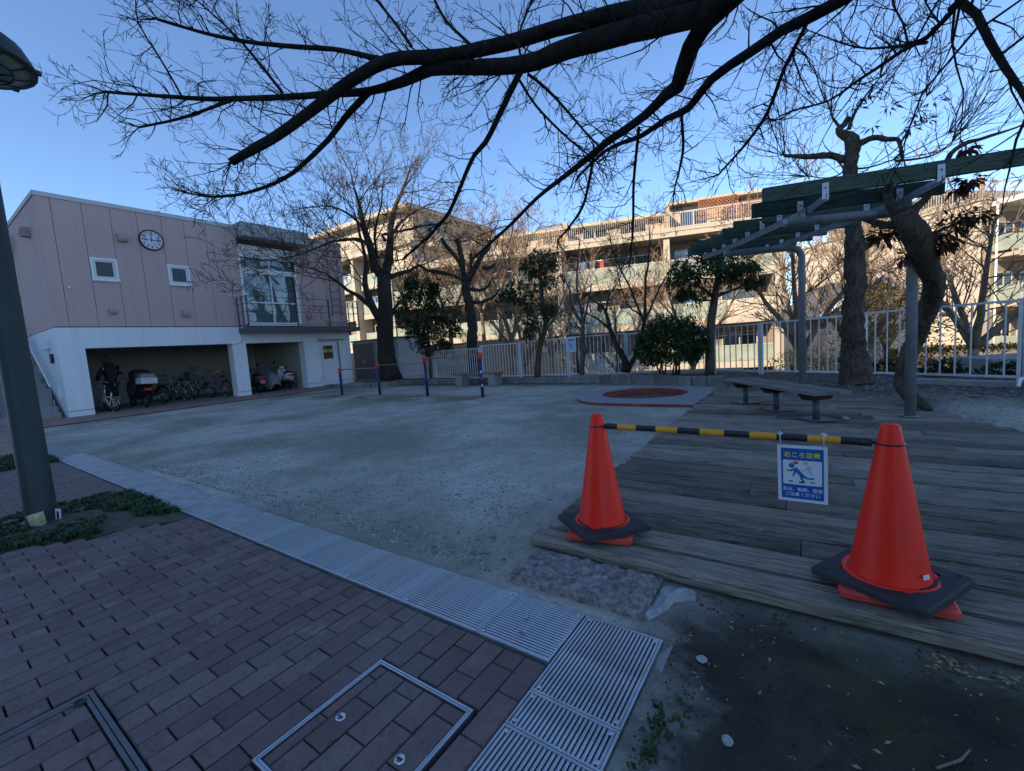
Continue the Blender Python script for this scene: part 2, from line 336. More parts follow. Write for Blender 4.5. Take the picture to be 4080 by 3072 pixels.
def m_clear():
    """thin window glass: mirror at the angle of the glass, otherwise see-through"""
    t = NT('clear_glass'); o = t.n['Material Output']; tr = t.new('ShaderNodeBsdfTransparent'); tr.inputs[0].default_value = (.80,.86,.88,1)
    gl = t.new('ShaderNodeBsdfGlossy'); gl.inputs['Roughness'].default_value = .03; t.set(gl.inputs['Normal'], t.bump(t.noise(t.pos(True), 2.5, 2), .06, .02))
    fr = t.new('ShaderNodeFresnel'); fr.inputs['IOR'].default_value = 1.75; mx = t.new('ShaderNodeMixShader')
    t.set(mx.inputs[0], fr.outputs[0]); t.t.links.new(tr.outputs[0], mx.inputs[1]); t.t.links.new(gl.outputs[0], mx.inputs[2]); t.t.links.new(mx.outputs[0], o.inputs[0]); return t.m
M['clear'] = m_clear()
# ================================================================ the setting: ground, paving, deck
def interp(tab, x):
    if x <= tab[0][0]: return tab[0][1]
    for (a, b), (c, d) in zip(tab, tab[1:]):
        if x <= c: return b + (d - b) * (x - a) / (c - a)
    return tab[-1][1]
def sstep(a, b, x):
    t = max(0, min(1, (x - a) / (b - a))); return t * t * (3 - 2 * t)
KERB = [(-16.4,10.36),(-14.5,10.36),(-13.75,10.8),(-13.5,11.8),(-13.0,12.05),(-10.3,11.75),(-6.65,11.72),(-4.7,11.44),(-3.6,11.2),(-2.94,11.02),(-2.3,10.78),(-1.72,10.70)]
FENCE = [(-15.0,12.55),(-12.3,12.4),(-9.6,11.95),(-6.1,11.85),(-4.25,11.95),(-2.0,12.15),(-0.95,11.7),(-0.12,11.25),(0.87,10.8),(1.55,10.2),(2.62,9.6),(6.0,7.7)]
BEDF = [(-1.72,10.70),(-1.6,9.0),(-0.5,8.5),(0.3,8.1),(1.0,7.85),(1.3,7.2),(1.6,6.4),(2.4,4.6),(3.4,2.6)]
GX0, GX1, GY0, GY1 = -0.826, -0.486, 1.312, 1.646       # cross grate x-range, long grate y-range
def soil_mask(x, y): return sstep(-.6, -.1, x) * (1 - sstep(2.0, 2.4, y))
def ground_z(x, y):
    if GX0 < x < GX1 and -2 < y < GY1: return -.13
    if -12.0 < x <= GX0 and GY0 < y < GY1: return -.13
    if -13.5 < x <= GX0 and y <= GY0 and y > -3: return -.066
    z = .010 * noise.noise((x*1.3, y*1.3, 0)) * min(1, max(0, (y - 1.7) / .6)) + .004 * noise.noise((x*9, y*9, 3))
    s = soil_mask(x, y)
    if s: z += s * (.018 * noise.noise((x*3, y*3, 5)) + .007 * noise.noise((x*14, y*14, 1)) - .012)
    if (x + 2.88)**2 + (y - 9.0)**2 < .9**2: z -= .22
    fy = interp(FENCE, x)
    if x < -1.72:
        k = interp(KERB, x); bed = sstep(k + .02, k + .10, y) if x > -16.4 else 0
        z += (.15 + .03 * noise.noise((x*.9, y*.9, 9)) + .012 * noise.noise((x*6, y*6, 2))) * bed
    else:
        k = interp(BEDF, x); z += (.16 + .03 * noise.noise((x*.9, y*.9, 9)) + .015 * noise.noise((x*6, y*6, 2))) * sstep(k - .1, k + 1.0, y)
    d = y - fy - .4
    if d > 0:
        if x < -12: z += 1.5 * sstep(2.5, 6.5, d) * sstep(-12, -14.5, x) - 1.55 * sstep(.2, 5, d) * (1 - sstep(-12, -14.5, x))
        else: z += -1.55 * sstep(.2, 5.5, d)
        if x > 1.5: z += .75 * sstep(1.5, 3, x) * sstep(.2, 5.5, d)
        z += .05 * noise.noise((x*.7, y*.7, 4))
    return z
def axis(near0, near1, step, far0, far1, breaks):
    v = []; a = near0
    while a < near1: v.append(a); a += step
    g = step; a = near1
    while a < far1: v.append(a); g = min(g * 1.12, 60); a += g
    v.append(far1); g = step; a = near0 - step
    while a > far0: v.append(a); g = min(g * 1.12, 60); a -= g
    v.append(far0)
    v = [q for q in v if all(abs(q - b) > .004 for b in breaks)]
    for b in breaks: v += [b - .0008, b + .0008]
    return sorted(v)
xs = axis(-6.5, 3.6, .07, -900, 900, (GX0, GX1, -12.0, -13.5)); ys = axis(-.6, 13.2, .07, -300, 1200, (GY0, GY1))
g = MB(); nx = len(xs)
g.add([(x, y, ground_z(x, y)) for y in ys for x in xs],
      [(j*nx+i, j*nx+i+1, (j+1)*nx+i+1, (j+1)*nx+i) for j in range(len(ys)-1) for i in range(nx-1)], True)
ground = struct(g.build('ground', M['ground']))

# ---- brick paving: 0.2 x 0.1 m pavers, running bond, rows along y
paving = link('brick_paving', None); struct(paving)
BW, BL, GAP = .1, .2, .0055
def in_rect(x0, x1, y0, y1, r): return x1 > r[0] and x0 < r[1] and y1 > r[2] and y0 < r[3]
H1 = (-1.427, -0.944, .507, 1.000); H2 = (-2.305, -1.60, -.40, .320)
bricks = []
k = 0; x = GX0 - .004
def grass_edge(y): return -4.19 - (1.29 - y) * .60       # where the paving meets the first grass bed
while x > -4.9:
    x0, x1 = x - BW, x; y = -.10 + (.1 if k % 2 else 0) - .4 + .014
    while y < GY0 - .005:
        ya, yb = y, min(y + BL, GY0 - .006); y += BL
        if yb - ya < .03: continue
        if (x0 + x1) / 2 < grass_edge((ya + yb) / 2): continue
        cut = [(ya, yb)]
        for h in (H1, H2):
            if in_rect(x0 + .012, x1 - .012, ya, yb, h):
                new = []
                for a, b in cut:
                    if a < h[2] - .02: new.append((a, min(b, h[2] - .006)))
                    if b > h[3] + .02: new.append((max(a, h[3] + .006), b))
                cut = new
        for a, b in cut:
            xa, xb = x0, x1
            for h in (H1, H2):
                if b > h[2] and a < h[3]:
                    if xa < h[1] < xb: xa = h[1] + .006
                    if xa < h[0] < xb: xb = h[0] - .006
            if xb - xa > .02 and b - a > .02: bricks.append((xa, xb, a, b))
    x -= BW; k += 1
_bm = {}
def brick_mesh(w, l):
    key = (round(w, 3), round(l, 3))
    if key not in _bm:
        w2, l2 = w / 2 - GAP / 2, l / 2 - GAP / 2
        _bm[key] = MB().bbox(-w2, w2, -l2, l2, -.058, 0, .0035).mesh('brick', M['brick'])
    return _bm[key]
def visible(x, y):
    q = cam.matrix_world.inverted() @ Vector((x, y, 0))
    if q.z > -.05: return 9e9
    u, v = q.x / -q.z * 1720 / 2040, q.y / -q.z * 1720 / 1536
    return (q.length if abs(u) < 1.06 and abs(v) < 1.08 else 9e9)
order = sorted(bricks, key=lambda b: visible((b[0]+b[1])/2, (b[2]+b[3])/2)); rest = MB()
for n_, (xa, xb, a, b) in enumerate(order):
    c = Vector(((xa+xb)/2 + U(-.0012,.0012), (a+b)/2 + U(-.0015,.0015), U(-.003,.001)))
    if n_ < 295: link('brick', brick_mesh(xb-xa, b-a), paving, c, (U(-.006,.006), U(-.005,.005), U(-.006,.006)))
    else: rest.bbox(xa+.002, xb-.002, a+.002, b-.002, -.058, c.z, .0035)
for i in range(-90, -59):       # the far paving between the two grass beds
    for j in range(-3, 6):
        y0 = j * .2 + (.1 if i % 2 else 0) + .1
        rest.bbox(i*.1+.002, i*.1+.098, y0+.002, min(y0+.198, GY0-.006), -.058, U(-.004,.002), .0035)
stuff(rest.build('brick', M['brick'], paving))
p_ = MB().box(-13.4, -10.4, -2, 1.30, -.05, -.002).box(-60, -13.52, -12, 1.64, -.05, .002); struct(p_.build('far_paving', M['pinkpave']))

# ---- access covers set into the paving
def hatch(name, label, r, metal, w, key, group=None):
    t = thing(name, label, 'access cover', ((r[0]+r[1])/2, (r[2]+r[3])/2, 0)); cx, cy = t.location.x, t.location.y
    x0, x1, y0, y1 = r[0]-cx, r[1]-cx, r[2]-cy, r[3]-cy; f = MB()
    for (o, ww) in ((0, w), (w*1.25, w*.8)):
        f.box(x0+o, x1-o, y0+o, y0+o+ww, -.05, .003-o*.1); f.box(x0+o, x1-o, y1-o-ww, y1-o, -.05, .003-o*.1)
        f.box(x0+o, x0+o+ww, y0+o+ww, y1-o-ww, -.05, .003-o*.1); f.box(x1-o-ww, x1-o, y0+o+ww, y1-o-ww, -.05, .003-o*.1)
    f.build('frame', metal, t); MB().box(x0+w, x1-w, y0+w, y1-w, -.06, -.045).build('tray', M['joint'], t)
    ins = w * 2.25; xx = x1 - ins; kk = 0
    while xx > x0 + ins + .02:
        xa = max(xx - BW, x0 + ins); yy = y0 + ins - (.09 if kk % 2 else 0)
        while yy < y1 - ins - .01:
            ya, yb = max(yy, y0 + ins), min(yy + BL, y1 - ins); yy += BL
            if yb - ya > .025 and xx - xa > .025: link('brick', brick_mesh(xx-xa, yb-ya), t, ((xx+xa)/2, (ya+yb)/2, U(-.004,0)), (U(-.01,.01),0,U(-.008,.008)))
        xx -= BW; kk += 1
    for (kx, ky) in key:
        q = MB().lathe([(.0165,-.03),(.0165,.0025),(.013,.0035),(.012,.0015)], (kx-cx, ky-cy, 0), 18); cap = q.build('lifting_cap', M['steel'], t)
        MB().box(kx-cx-.009, kx-cx+.009, ky-cy-.0018, ky-cy+.0018, .001, .0042).build('slot', M['black'], cap)
    return t
hatch('access_cover', 'square paved access cover with thin bright steel rim and two lifting caps', H1, M['steel'], .008, [(-1.326,.749),(-1.028,.750)])
M['rim'] = basic('dull_rim', (.15,.145,.15), .7, .3, 12, .3)
h2 = hatch('access_cover', 'paved access cover with wide dull grey metal rim and dark oval keyhole', H2, M['rim'], .014, [])
MB().lathe([(.020,-.02),(.020,.004),(.016,.0045),(.014,.001)], (-2.262+1.9525, .275+.04, 0), 20).build('keyhole', M['black'], h2)

# ---- drain grates
def grate(x0, x1, y0, y1, along, near, label, group):
    t = thing('drain_grate', label, 'drain grate', ((x0+x1)/2, (y0+y1)/2, 0), 0, group); hx, hy = (x1-x0)/2-.0015, (y1-y0)/2-.0015
    f = MB(); b = .008; zt = .006
    f.box(-hx, hx, -hy, -hy+b, -.05, zt); f.box(-hx, hx, hy-b, hy, -.05, zt); f.box(-hx, -hx+b, -hy+b, hy-b, -.05, zt); f.box(hx-b, hx, -hy+b, hy-b, -.05, zt)
    for s in (-.5, .5):
        if along == 'x': f.box(s*hx-.006, s*hx+.006, -hy+b, hy-b, -.05, -.02)
        else: f.box(-hx+b, hx-b, s*hy-.006, s*hy+.006, -.05, -.02)
    f.build('frame', M['grate'], t); n = 20; span = (hy if along == 'x' else hx) * 2 - 2*b; pitch = span / n; bm = MB()
    L_ = (hx if along == 'x' else hy) - b; one = MB()
    (one.bbox(-L_, L_, -pitch*.29, pitch*.29, -.035, 0, .0008) if along == 'x' else one.bbox(-pitch*.29, pitch*.29, -L_, L_, -.035, 0, .0008))
    me = one.mesh('bar', M['grate'])
    for i in range(n):
        o = -span/2 + pitch * (i + .5)
        if near: link('bar', me, t, ((0, o, .0045) if along == 'x' else (o, 0, .0045)))
        else:
            s0 = len(bm.v); bm.bbox(*((-L_, L_, o-pitch*.29, o+pitch*.29) if along == 'x' else (o-pitch*.29, o+pitch*.29, -L_, L_)), -.035, .0045, .0008)
    if not near: stuff(bm.build('bar', M['grate'], t))
    for sx in (-1, 1):
        for sy in (-1, 1):
            if along == 'x' and sx * sy < 0: continue
            MB().lathe([(.0075,0),(.0075,.008),(.004,.0085)], (sx*(hx-.022), sy*(hy-.022), .003), 10).build('bolt', M['steel'], t)
    return t
def GLab(xm):
    if xm > -1.3: return 'short steel drain grate panel where the long channel meets the cross channel'
    if xm > -2.2: return 'steel drain grate panel beside the stepping stone, with pebbles lying on it' if xm > -1.7 else 'steel drain grate panel next but one to the stepping stone in the long channel'
    if -4.2 > xm > -6.1: return 'steel drain grate panel along the grass bed of the lamp post'
    if xm <= -6.1: return 'steel drain grate panel along the far paving between the two grass beds'
    return 'steel drain grate panel between brick paving and bare dirt'
xb = GX0 - .004; i = 0
while xb > -9.2:
    ln = .362 if i == 0 else .485
    grate(xb - ln, xb, GY0+.002, GY1-.002, 'x', i < 6, GLab(xb - ln/2), 'drain grates of the long channel'); xb -= ln; i += 1
c_ = MB().box(-12.0, xb, GY0, GY1, -.1, .004); tag(c_.build('channel_lid', M['pitconc']), 'pale plain channel lid continuing the line of drain grates towards the stairs', 'channel lid')
for n_, (y0, y1, lb) in enumerate(((1.168, GY1-.002, 'corner drain grate panel with lengthwise bars beside the stepping stone'), (1.012, 1.168, 'narrow drain grate panel, second one in the short cross channel'), (.53, 1.012, 'drain grate panel next to the steel rimmed access cover in the cross channel'), (.05, .53, 'drain grate panel at the end of the cross channel'))):
    grate(GX0+.002, GX1-.002, y0, y1, 'y', n_ < 3, lb, 'drain grates of the cross channel')
ch = MB().box(GX1-.001, GX1+.035, .0, GY1, -.13, -.004).box(-12, GX1+.03, GY1, GY1+.018, -.13, -.003); struct(ch.build('channel_kerb', M['greyconc']))

# ---- brick coloured walk in front of the building
w_ = MB().add([(-18.6,1.5,.012),(-15.6,1.5,.012),(-16.05,10.2,.012),(-16.0,12.9,.012),(-18.6,12.9,.012),(-18.6,1.5,-.05),(-15.6,1.5,-.05),(-16.05,10.2,-.05),(-16,12.9,-.05),(-18.6,12.9,-.05)],
    [(0,1,2,3,4),(1,6,7,2),(2,7,8,3),(0,5,6,1)]); struct(w_.build('pink_walk', M['pinkpave']))
w_ = MB().tube([(-15.57,1.5,.004),(-16.02,10.2,.004),(-15.97,12.9,.004)], .022, 6); struct(w_.build('walk_joint', M['joint']))

# ---- timber deck
DECKZ = .085
DR = [(2.0,3.6),(4.5,2.35),(6.3,1.56),(7.0,1.31),(7.5,1.08),(7.83,.97),(8.07,.5),(8.4,.2)]
deck = thing('timber_deck', 'low weathered grey timber deck of wide planks under the pergola', 'deck', (0, 0, 0))
y = 2.075; n_ = 0
def plank_mesh(L_, w, wear):
    seg = max(4, int(L_ / .45)); vs = []; ns = seg + 1; o1, o2, oz = U(0,50), U(0,50), U(0,50)
    for i in range(ns):
        xx = -L_/2 + L_ * i / seg; e0 = -w/2 + .005*noise.noise((xx*1.7, o1, 0)); e1 = w/2 + .005*noise.noise((xx*1.7, o2, 0)); zz = .006*noise.noise((xx*.9, oz, 0))
        if wear and i in (0, 1): e0 += .012 * (2 - i); zz -= .006 * (2 - i)
        b = .018; vs += [(xx,e0,-.062),(xx,e0,zz-b),(xx,e0+b,zz),(xx,(e0+e1)/2,zz-.003),(xx,e1-b,zz),(xx,e1,zz-b),(xx,e1,-.062)]
    fs = [(i*7+k, i*7+k+1, (i+1)*7+k+1, (i+1)*7+k) for i in range(seg) for k in range(6)]; fs = [tuple(reversed(f)) for f in fs]
    fs += [tuple(range(7)), tuple(seg*7+k for k in range(6,-1,-1))]
    return MB().add(vs, fs).mesh('plank', M['deck'])
while y < 8.25:
    w = .188 if n_ % 3 else .176; xl = -1.385 - (y - 2.0) * .024 + U(-.02, .02); xr = interp(DR, y) + U(-.03, .03)
    cuts = [xl, xr]
    if xr - xl > 2.4: cuts = [xl, U(xl + 1.0, xr - .8), xr]
    for a, b in zip(cuts, cuts[1:]):
        if b - a > .25: link('plank', plank_mesh(b - a - .005, w, n_ < 2), deck, ((a+b)/2, y + w/2, DECKZ + U(-.009, .006)), (U(-.012,.012), U(-.002,.002), U(-.0035,.0035)))
    y += w + U(.012, .042); n_ += 1
for jx in (-1.15, -.2, .7, 1.5):
    for ya, yb in ((2.12, 7.9 if jx < .9 else (6.9 if jx < 1.3 else 6.2)),): MB().box(jx-.04, jx+.04, ya, yb, -.03, DECKZ-.066).build('joist', M['bark_dark'], deck)

# ---- rough stepping stone and the mortar around it
def slab_stone():
    m = MB(); nx, ny = 60, 28; vs = []
    for j in range(ny + 1):
        for i in range(nx + 1):
            x = -.355 + .71 * i / nx; y = -.16 + .32 * j / ny; e = min(i, nx-i, j*1.2, (ny-j)*1.2)
            z = .020 + .014*noise.noise((x*24, y*24, 2)) + .011*noise.noise((x*52, y*52, 4)) - (.012 if e < .5 else 0)
            vs.append((x + .006*noise.noise((x*9,y*9,7)), y + .006*noise.noise((x*9,y*9,17)), z))
    fs = [(j*(nx+1)+i, j*(nx+1)+i+1, (j+1)*(nx+1)+i+1, (j+1)*(nx+1)+i) for j in range(ny) for i in range(nx)]
    rim = [i for i in range(nx+1)] + [(j)*(nx+1)+nx for j in range(1,ny+1)] + [ny*(nx+1)+i for i in range(nx-1,-1,-1)] + [j*(nx+1) for j in range(ny-1,0,-1)]
    o = len(vs); vs += [(vs[i][0], vs[i][1], -.05) for i in rim]; L_ = len(rim)
    fs += [(rim[k], o+k, o+(k+1)%L_, rim[(k+1)%L_]) for k in range(L_)]
    return m.add(vs, fs, False)
ss = slab_stone().build('stepping_stone', M['stone'], None, (-.955, 1.885, .022)); ss.rotation_euler.z = R(.5)
tag(ss, 'rough hewn rectangular stepping stone in front of the deck', 'stepping stone')
mo = MB(); pts = [(-.60,2.05),(-.52,2.055),(-.475,2.085),(-.44,2.065),(-.43,2.0),(-.475,1.965),(-.515,1.93),(-.525,1.86),(-.555,1.78),(-.585,1.725),(-.615,1.745),(-.605,1.86)]
ctr = Vector((-.545,1.93)); NR = 7; NP = 48; vs = []
for k in range(NP):
    f = k/NP*len(pts); i0 = int(f); q = Vector(pts[i0]).lerp(Vector(pts[(i0+1)%len(pts)]), f-i0)
    for r_ in range(NR+1):
        p = ctr.lerp(q, r_/NR*(1+.05*noise.noise((q.x*40,q.y*40,0)))); vs.append((p.x, p.y, (.020*(1-(r_/NR)**3) + .011*noise.noise((p.x*34,p.y*34,1)) + .006*noise.noise((p.x*80,p.y*80,2)) if r_ < NR else -.02)))
mo.add(vs, [(k*(NR+1)+r_, ((k+1)%NP)*(NR+1)+r_, ((k+1)%NP)*(NR+1)+r_+1, k*(NR+1)+r_+1) for k in range(NP) for r_ in range(NR)])
mo.f = [tuple(reversed(q)) for q in mo.f]
tag(mo.build('mortar_patch', M['mortar']), 'broken grey mortar lump beside the stepping stone', 'mortar')

# ---- sandpit
sp = thing('sandpit', 'sunken round sandpit with red painted wall in a pale concrete surround', 'sandpit', (-2.75, 9.0, 0))
def pit_outer():
    o = [(1.17,-1.50),(1.17,.85),(.4,1.15)]
    for k in range(13):
        a = R(95 + k * 14.0); o.append((-.30 + 1.16*math.cos(a), -.15 + 1.36*math.sin(a)))
    return o
outer = pit_outer(); icx, icy, irx, iry = -.13, .0, .86, .86; NI = 48; inner = [(icx+irx*math.cos(2*math.pi*k/NI), icy+iry*math.sin(2*math.pi*k/NI)) for k in range(NI)]
def ray_out(a):
    d = Vector((math.cos(a), math.sin(a))); best = 0; n = len(outer)
    for i in range(n):
        p, q = Vector(outer[i]) - Vector((icx, icy)), Vector(outer[(i+1)%n]) - Vector((icx, icy)); e = q - p
        den = d.x*e.y - d.y*e.x
        if abs(den) < 1e-9: continue
        tt = (p.x*e.y - p.y*e.x)/den; uu = (p.x*d.y - p.y*d.x)/den
        if tt > 0 and -1e-6 <= uu <= 1+1e-6: best = max(best, tt)
    return best
angs = sorted([2*math.pi*k/NI for k in range(NI)] + [math.atan2(q[1]-icy, q[0]-icx) % (2*math.pi) for q in outer[:3]])
top = MB(); vi, vo = [], []
for a in angs: vi.append((icx+irx*math.cos(a), icy+iry*math.sin(a))); rr = ray_out(a); vo.append((icx+rr*math.cos(a), icy+rr*math.sin(a)))
n = len(angs); top.add([(*q,.050) for q in vi] + [(*q,.050) for q in vo], [(k,n+k,n+(k+1)%n,(k+1)%n) for k in range(n)]); top.build('surround', M['pitconc'], sp)
MB().add([(*q,.050) for q in vo] + [(*q,-.02) for q in vo], [(k,n+k,n+(k+1)%n,(k+1)%n) for k in range(n)]).build('outer_edge', M['redpaint'], sp)
MB().add([(*q,.048) for q in vi] + [(*q,-.20) for q in vi], [((k+1)%n,n+(k+1)%n,n+k,k) for k in range(n)], True).build('inner_wall', M['redpaint'], sp)
MB().lathe([(irx*1.02,-.11),(irx*.6,-.075),(.02,-.065)], (icx,icy,0), 40, caps=False).build('sand', M['sand'], sp)

# ---- kerb of stone blocks along the planting bed
kerb = thing('stone_kerb', 'low kerb of separate squared stone blocks edging the planting bed', 'kerb', (0, 0, 0))
def along(poly, step):
    out = []; carry = 0
    for (a, b) in zip(poly, poly[1:]):
        a, b = Vector(a), Vector(b); L_ = (b-a).length; t = carry
        while t < L_: out.append((a + (b-a)*t/L_, (b-a).normalized())); t += step
        carry = t - L_
    return out
kp = [(-16.4,10.36),(-14.5,10.36),(-13.9,10.55),(-13.6,11.0),(-13.52,11.6),(-13.2,12.0),(-10.3,11.75),(-6.65,11.72),(-4.7,11.44),(-3.6,11.2),(-2.94,11.02),(-2.3,10.78),(-1.72,10.72)]
for p, d in along(kp, .335):
    h = .235 if p.x > -6 else (.19 if p.x > -10 else .16); l2 = .160; m = MB()
    m.bbox(-l2, l2, -.085, .085, -.05, h + U(-.012,.012), .022)
    m.v = [(q[0] + .01*noise.noise((q[0]*9+p.x, q[1]*9, q[2]*9)), q[1] + .012*noise.noise((q[0]*9+p.x, q[1]*9+5, q[2]*9)), q[2]) for q in m.v]
    o = m.build('stone_block', M['kerbstone'], kerb, (p.x, p.y, 0)); o.rotation_euler = (U(-.02,.02), U(-.02,.02), math.atan2(d.y, d.x) + U(-.03,.03))
# ================================================================ cones, weights, striped bar, sign
def rounded_square(h, r, n=5):
    o = []
    for cx, cy, a0 in ((h-r,h-r,0),(-h+r,h-r,90),(-h+r,-h+r,180),(h-r,-h+r,270)):
        for k in range(n+1): a = R(a0 + 90*k/n); o.append((cx + r*math.cos(a), cy + r*math.sin(a)))
    return o
def traffic_cone(loc, rz, label):
    t = thing('traffic_cone', label, 'traffic cone', loc, rz, 'traffic cones on the deck')
    ro = rounded_square(.185, .03); ri = rounded_square(.176, .026); m = MB(); n = len(ro)
    m.add([(*q,0) for q in ro] + [(*q,.020) for q in ro] + [(*q,.028) for q in ri], [(k,(k+1)%n,n+(k+1)%n,n+k) for k in range(n)] + [(n+k,n+(k+1)%n,2*n+(k+1)%n,2*n+k) for k in range(n)] + [tuple(range(2*n,3*n))], False)
    m.build('base', M['reddull'], t)
    b = MB().lathe([(.163,.024),(.165,.055),(.160,.064),(.152,.066),(.146,.060),(.1385,.058),(.1365,.064),(.040,.655),(.036,.672),(.033,.690),(.026,.700),(.012,.703)], (0,0,0), 40)
    b.build('cone', M['red'], t); return t
C1 = Vector((-1.030, 2.335, DECKZ + .006)); C2 = Vector((.275, 2.330, DECKZ + .006))
cone1 = traffic_cone(C1, R(14), 'orange red traffic cone on the deck corner by the bare dirt')
cone2 = traffic_cone(C2, R(2), 'orange red traffic cone beside the hanging blue sign, small white sticker on its foot')
MB().cbox((.098,-.098,.108), (.030,.002,.018), Matrix.Rotation(R(45),3,'Z') @ Matrix.Rotation(R(-12),3,'X')).build('sticker', M['signwhite'], cone2)
def cone_weight(c, rz, tilt, label):
    t = thing('cone_weight', label, 'cone weight', (c.x, c.y, c.z + .0285), 0, 'black rubber cone weights'); t.rotation_euler = (tilt[0], tilt[1], rz)
    ro = rounded_square(.205, .02); N = len(ro); ri = [(.171*math.cos(math.atan2(q[1],q[0])), .171*math.sin(math.atan2(q[1],q[0]))) for q in ro]
    re = rounded_square(.198, .017); m = MB(); z0, z1 = 0, .030
    m.add([(*q,z0) for q in ro] + [(*q,z1-.006) for q in ro] + [(*q,z1) for q in re] + [(*q,z1+.004) for q in ri] + [(*q,z0) for q in ri],
        [(k,(k+1)%N,N+(k+1)%N,N+k) for k in range(N)] + [(N+k,N+(k+1)%N,2*N+(k+1)%N,2*N+k) for k in range(N)] + [(2*N+k,2*N+(k+1)%N,3*N+(k+1)%N,3*N+k) for k in range(N)] + [(3*N+k,3*N+(k+1)%N,4*N+(k+1)%N,4*N+k) for k in range(N)])
    m.build('plate', M['rubber'], t)
    for s in (-1, 1): MB().torus((s*.165, -s*.165, .031), .011, .003, 'z', 12, 5).build('grip_hole', M['barblack'], t)
    return t
cone_weight(C1, R(52), (R(-1.5), R(1.0)), 'square black rubber weight on the cone at the deck corner')
cone_weight(C2, R(60), (R(-1), R(-1)), 'square black rubber weight on the cone beside the hanging sign')
bar = thing('striped_bar', 'black and yellow striped bar hooked between the two traffic cones', 'barrier bar', (C1.x, C1.y, .722))
bd = Vector((C2.x - C1.x, C2.y - C1.y, -.012)); BLn = bd.length; bx = bd.normalized()
def BP(s, z=0): return bx * s + Vector((0, 0, z))
edges = [.075,.126,.234,.343,.455,.565,.678,.789,.900,1.020,1.140,1.215]
cols_ = ['barblack','baryellow','barblack','baryellow','barblack','baryellow','barblack','baryellow','barblack','baryellow','barblack']
for i, (a, b) in enumerate(zip(edges, edges[1:])): MB().tube([BP(a), BP(b)], .0165, 14, cap=False).build('stripe', M[cols_[i]], bar)
for a, b in ((.055,.08),(1.21,1.245)): MB().tube([BP(a), BP(b)], .0175, 14).build('end_cap', M['barblack'], bar)
for cpos, zc in ((BP(0), .722), (BP(BLn), .71)):
    rr = .0365 + (.655 + DECKZ - zc) * .163 + .004
    MB().torus(cpos, rr, .0045, 'z', 22, 6).build('hook_ring', M['barblack'], bar)
for a, b in ((.036,.06),(1.24,1.27)): MB().tube([BP(a), BP(b)], .007, 6).build('hook_arm', M['barblack'], bar)
# hanging sign
S0 = C1 + bx * .905; S0.z = .722 - .0105
sign = thing('warning_sign', 'blue laminated caution notice with white border hanging from the striped bar', 'sign', (S0.x, S0.y - .004, .412))
sign.rotation_euler = (R(2.5), R(-.3), math.atan2(bx.y, bx.x)); SW, SH = .190, .268
def srect(name, x0, x1, z0, z1, y, mat, parent, th=.0008): return MB().box(x0, x1, y - th, y, z0, z1).build(name, M[mat], parent)
srect('white_sheet', 0, SW, 0, SH, .0015, 'signwhite', sign, .0015)
panel = srect('blue_panel', .014, SW-.014, .014, SH-.014, -.0002, 'signblue', sign)
rs = rounded_square(1, .09, 4); m = MB(); m.add([(SW/2 + q[0]*.074, -.0014, .140 + q[1]*.058) for q in rs], [tuple(range(len(rs)))]); m.build('picture_field', M['signwhite'], sign)
def sline(body, size, x, z, mat, bold, space=1.0):
    o = link('lettering', text_mesh(body, size, M[mat], .0002, bold, 'CENTER', space), sign, (x, -.0018, z), (R(90), 0, 0)); return o
sline('石ころ注意', .0270, SW/2, .222, 'signyellow', .0007, 1.08)
sline('足元、転倒、怪我', .0190, SW/2, .058, 'signwhite', .0003); sline('ご注意ください', .0190, SW/2, .034, 'signwhite', .0003, 1.05)
def flat(name, polys, mat, y, parent):
    m = MB()
    for p in polys: m.add([(q[0], y, q[1]) for q in p], [tuple(range(len(p)))])
    return m.build(name, M[mat], parent)
def cpoly(cx, cz, r, n=16): return [(cx + r*math.cos(2*math.pi*k/n), cz + r*math.sin(2*math.pi*k/n)) for k in range(n)]
def limb(a, b, w0, w1=None):
    w1 = w1 or w0; dx, dz = b[0]-a[0], b[1]-a[1]; L_ = math.hypot(dx, dz); nx_, nz_ = -dz/L_, dx/L_
    return [(a[0]+nx_*w0, a[1]+nz_*w0), (b[0]+nx_*w1, b[1]+nz_*w1), (b[0]-nx_*w1, b[1]-nz_*w1), (a[0]-nx_*w0, a[1]-nz_*w0)]
def figure(ox, oz): return [cpoly(.055+ox, .172+oz, .0115), limb((.066+ox,.160+oz),(.094+ox,.128+oz),.0095,.008), limb((.066+ox,.158+oz),(.050+ox,.146+oz),.0045), limb((.050+ox,.147+oz),(.034+ox,.147+oz),.0038),
    limb((.068+ox,.150+oz),(.066+ox,.136+oz),.0045), limb((.066+ox,.137+oz),(.060+ox,.122+oz),.0038), limb((.092+ox,.130+oz),(.115+ox,.114+oz),.0065,.0045), limb((.115+ox,.114+oz),(.140+ox,.116+oz),.0045), limb((.090+ox,.128+oz),(.096+ox,.106+oz),.0065,.005), limb((.096+ox,.106+oz),(.104+ox,.094+oz),.005,.004)]
flat('pale_figure', [cpoly(.121,.163,.0115), limb((.112,.155),(.095,.150),.006,.003), limb((.118,.152),(.138,.132),.008,.003)], 'signpale', -.00165, sign)
flat('tripping_figure', figure(0, 0), 'signfig', -.0019, sign)
def star(cx, cz, r0, r1, n=9, sx=1.5): return [(cx + sx*(r0 if k%2 else r1)*math.cos(math.pi*k/n), cz + (r0 if k%2 else r1)*math.sin(math.pi*k/n)) for k in range(2*n)]
flat('impact_star', [star(.071,.186,.0055,.0098)], 'signred', -.0019, sign); flat('pale_impact_star', [star(.108,.186,.0055,.0075)], 'signpink', -.0018, sign)
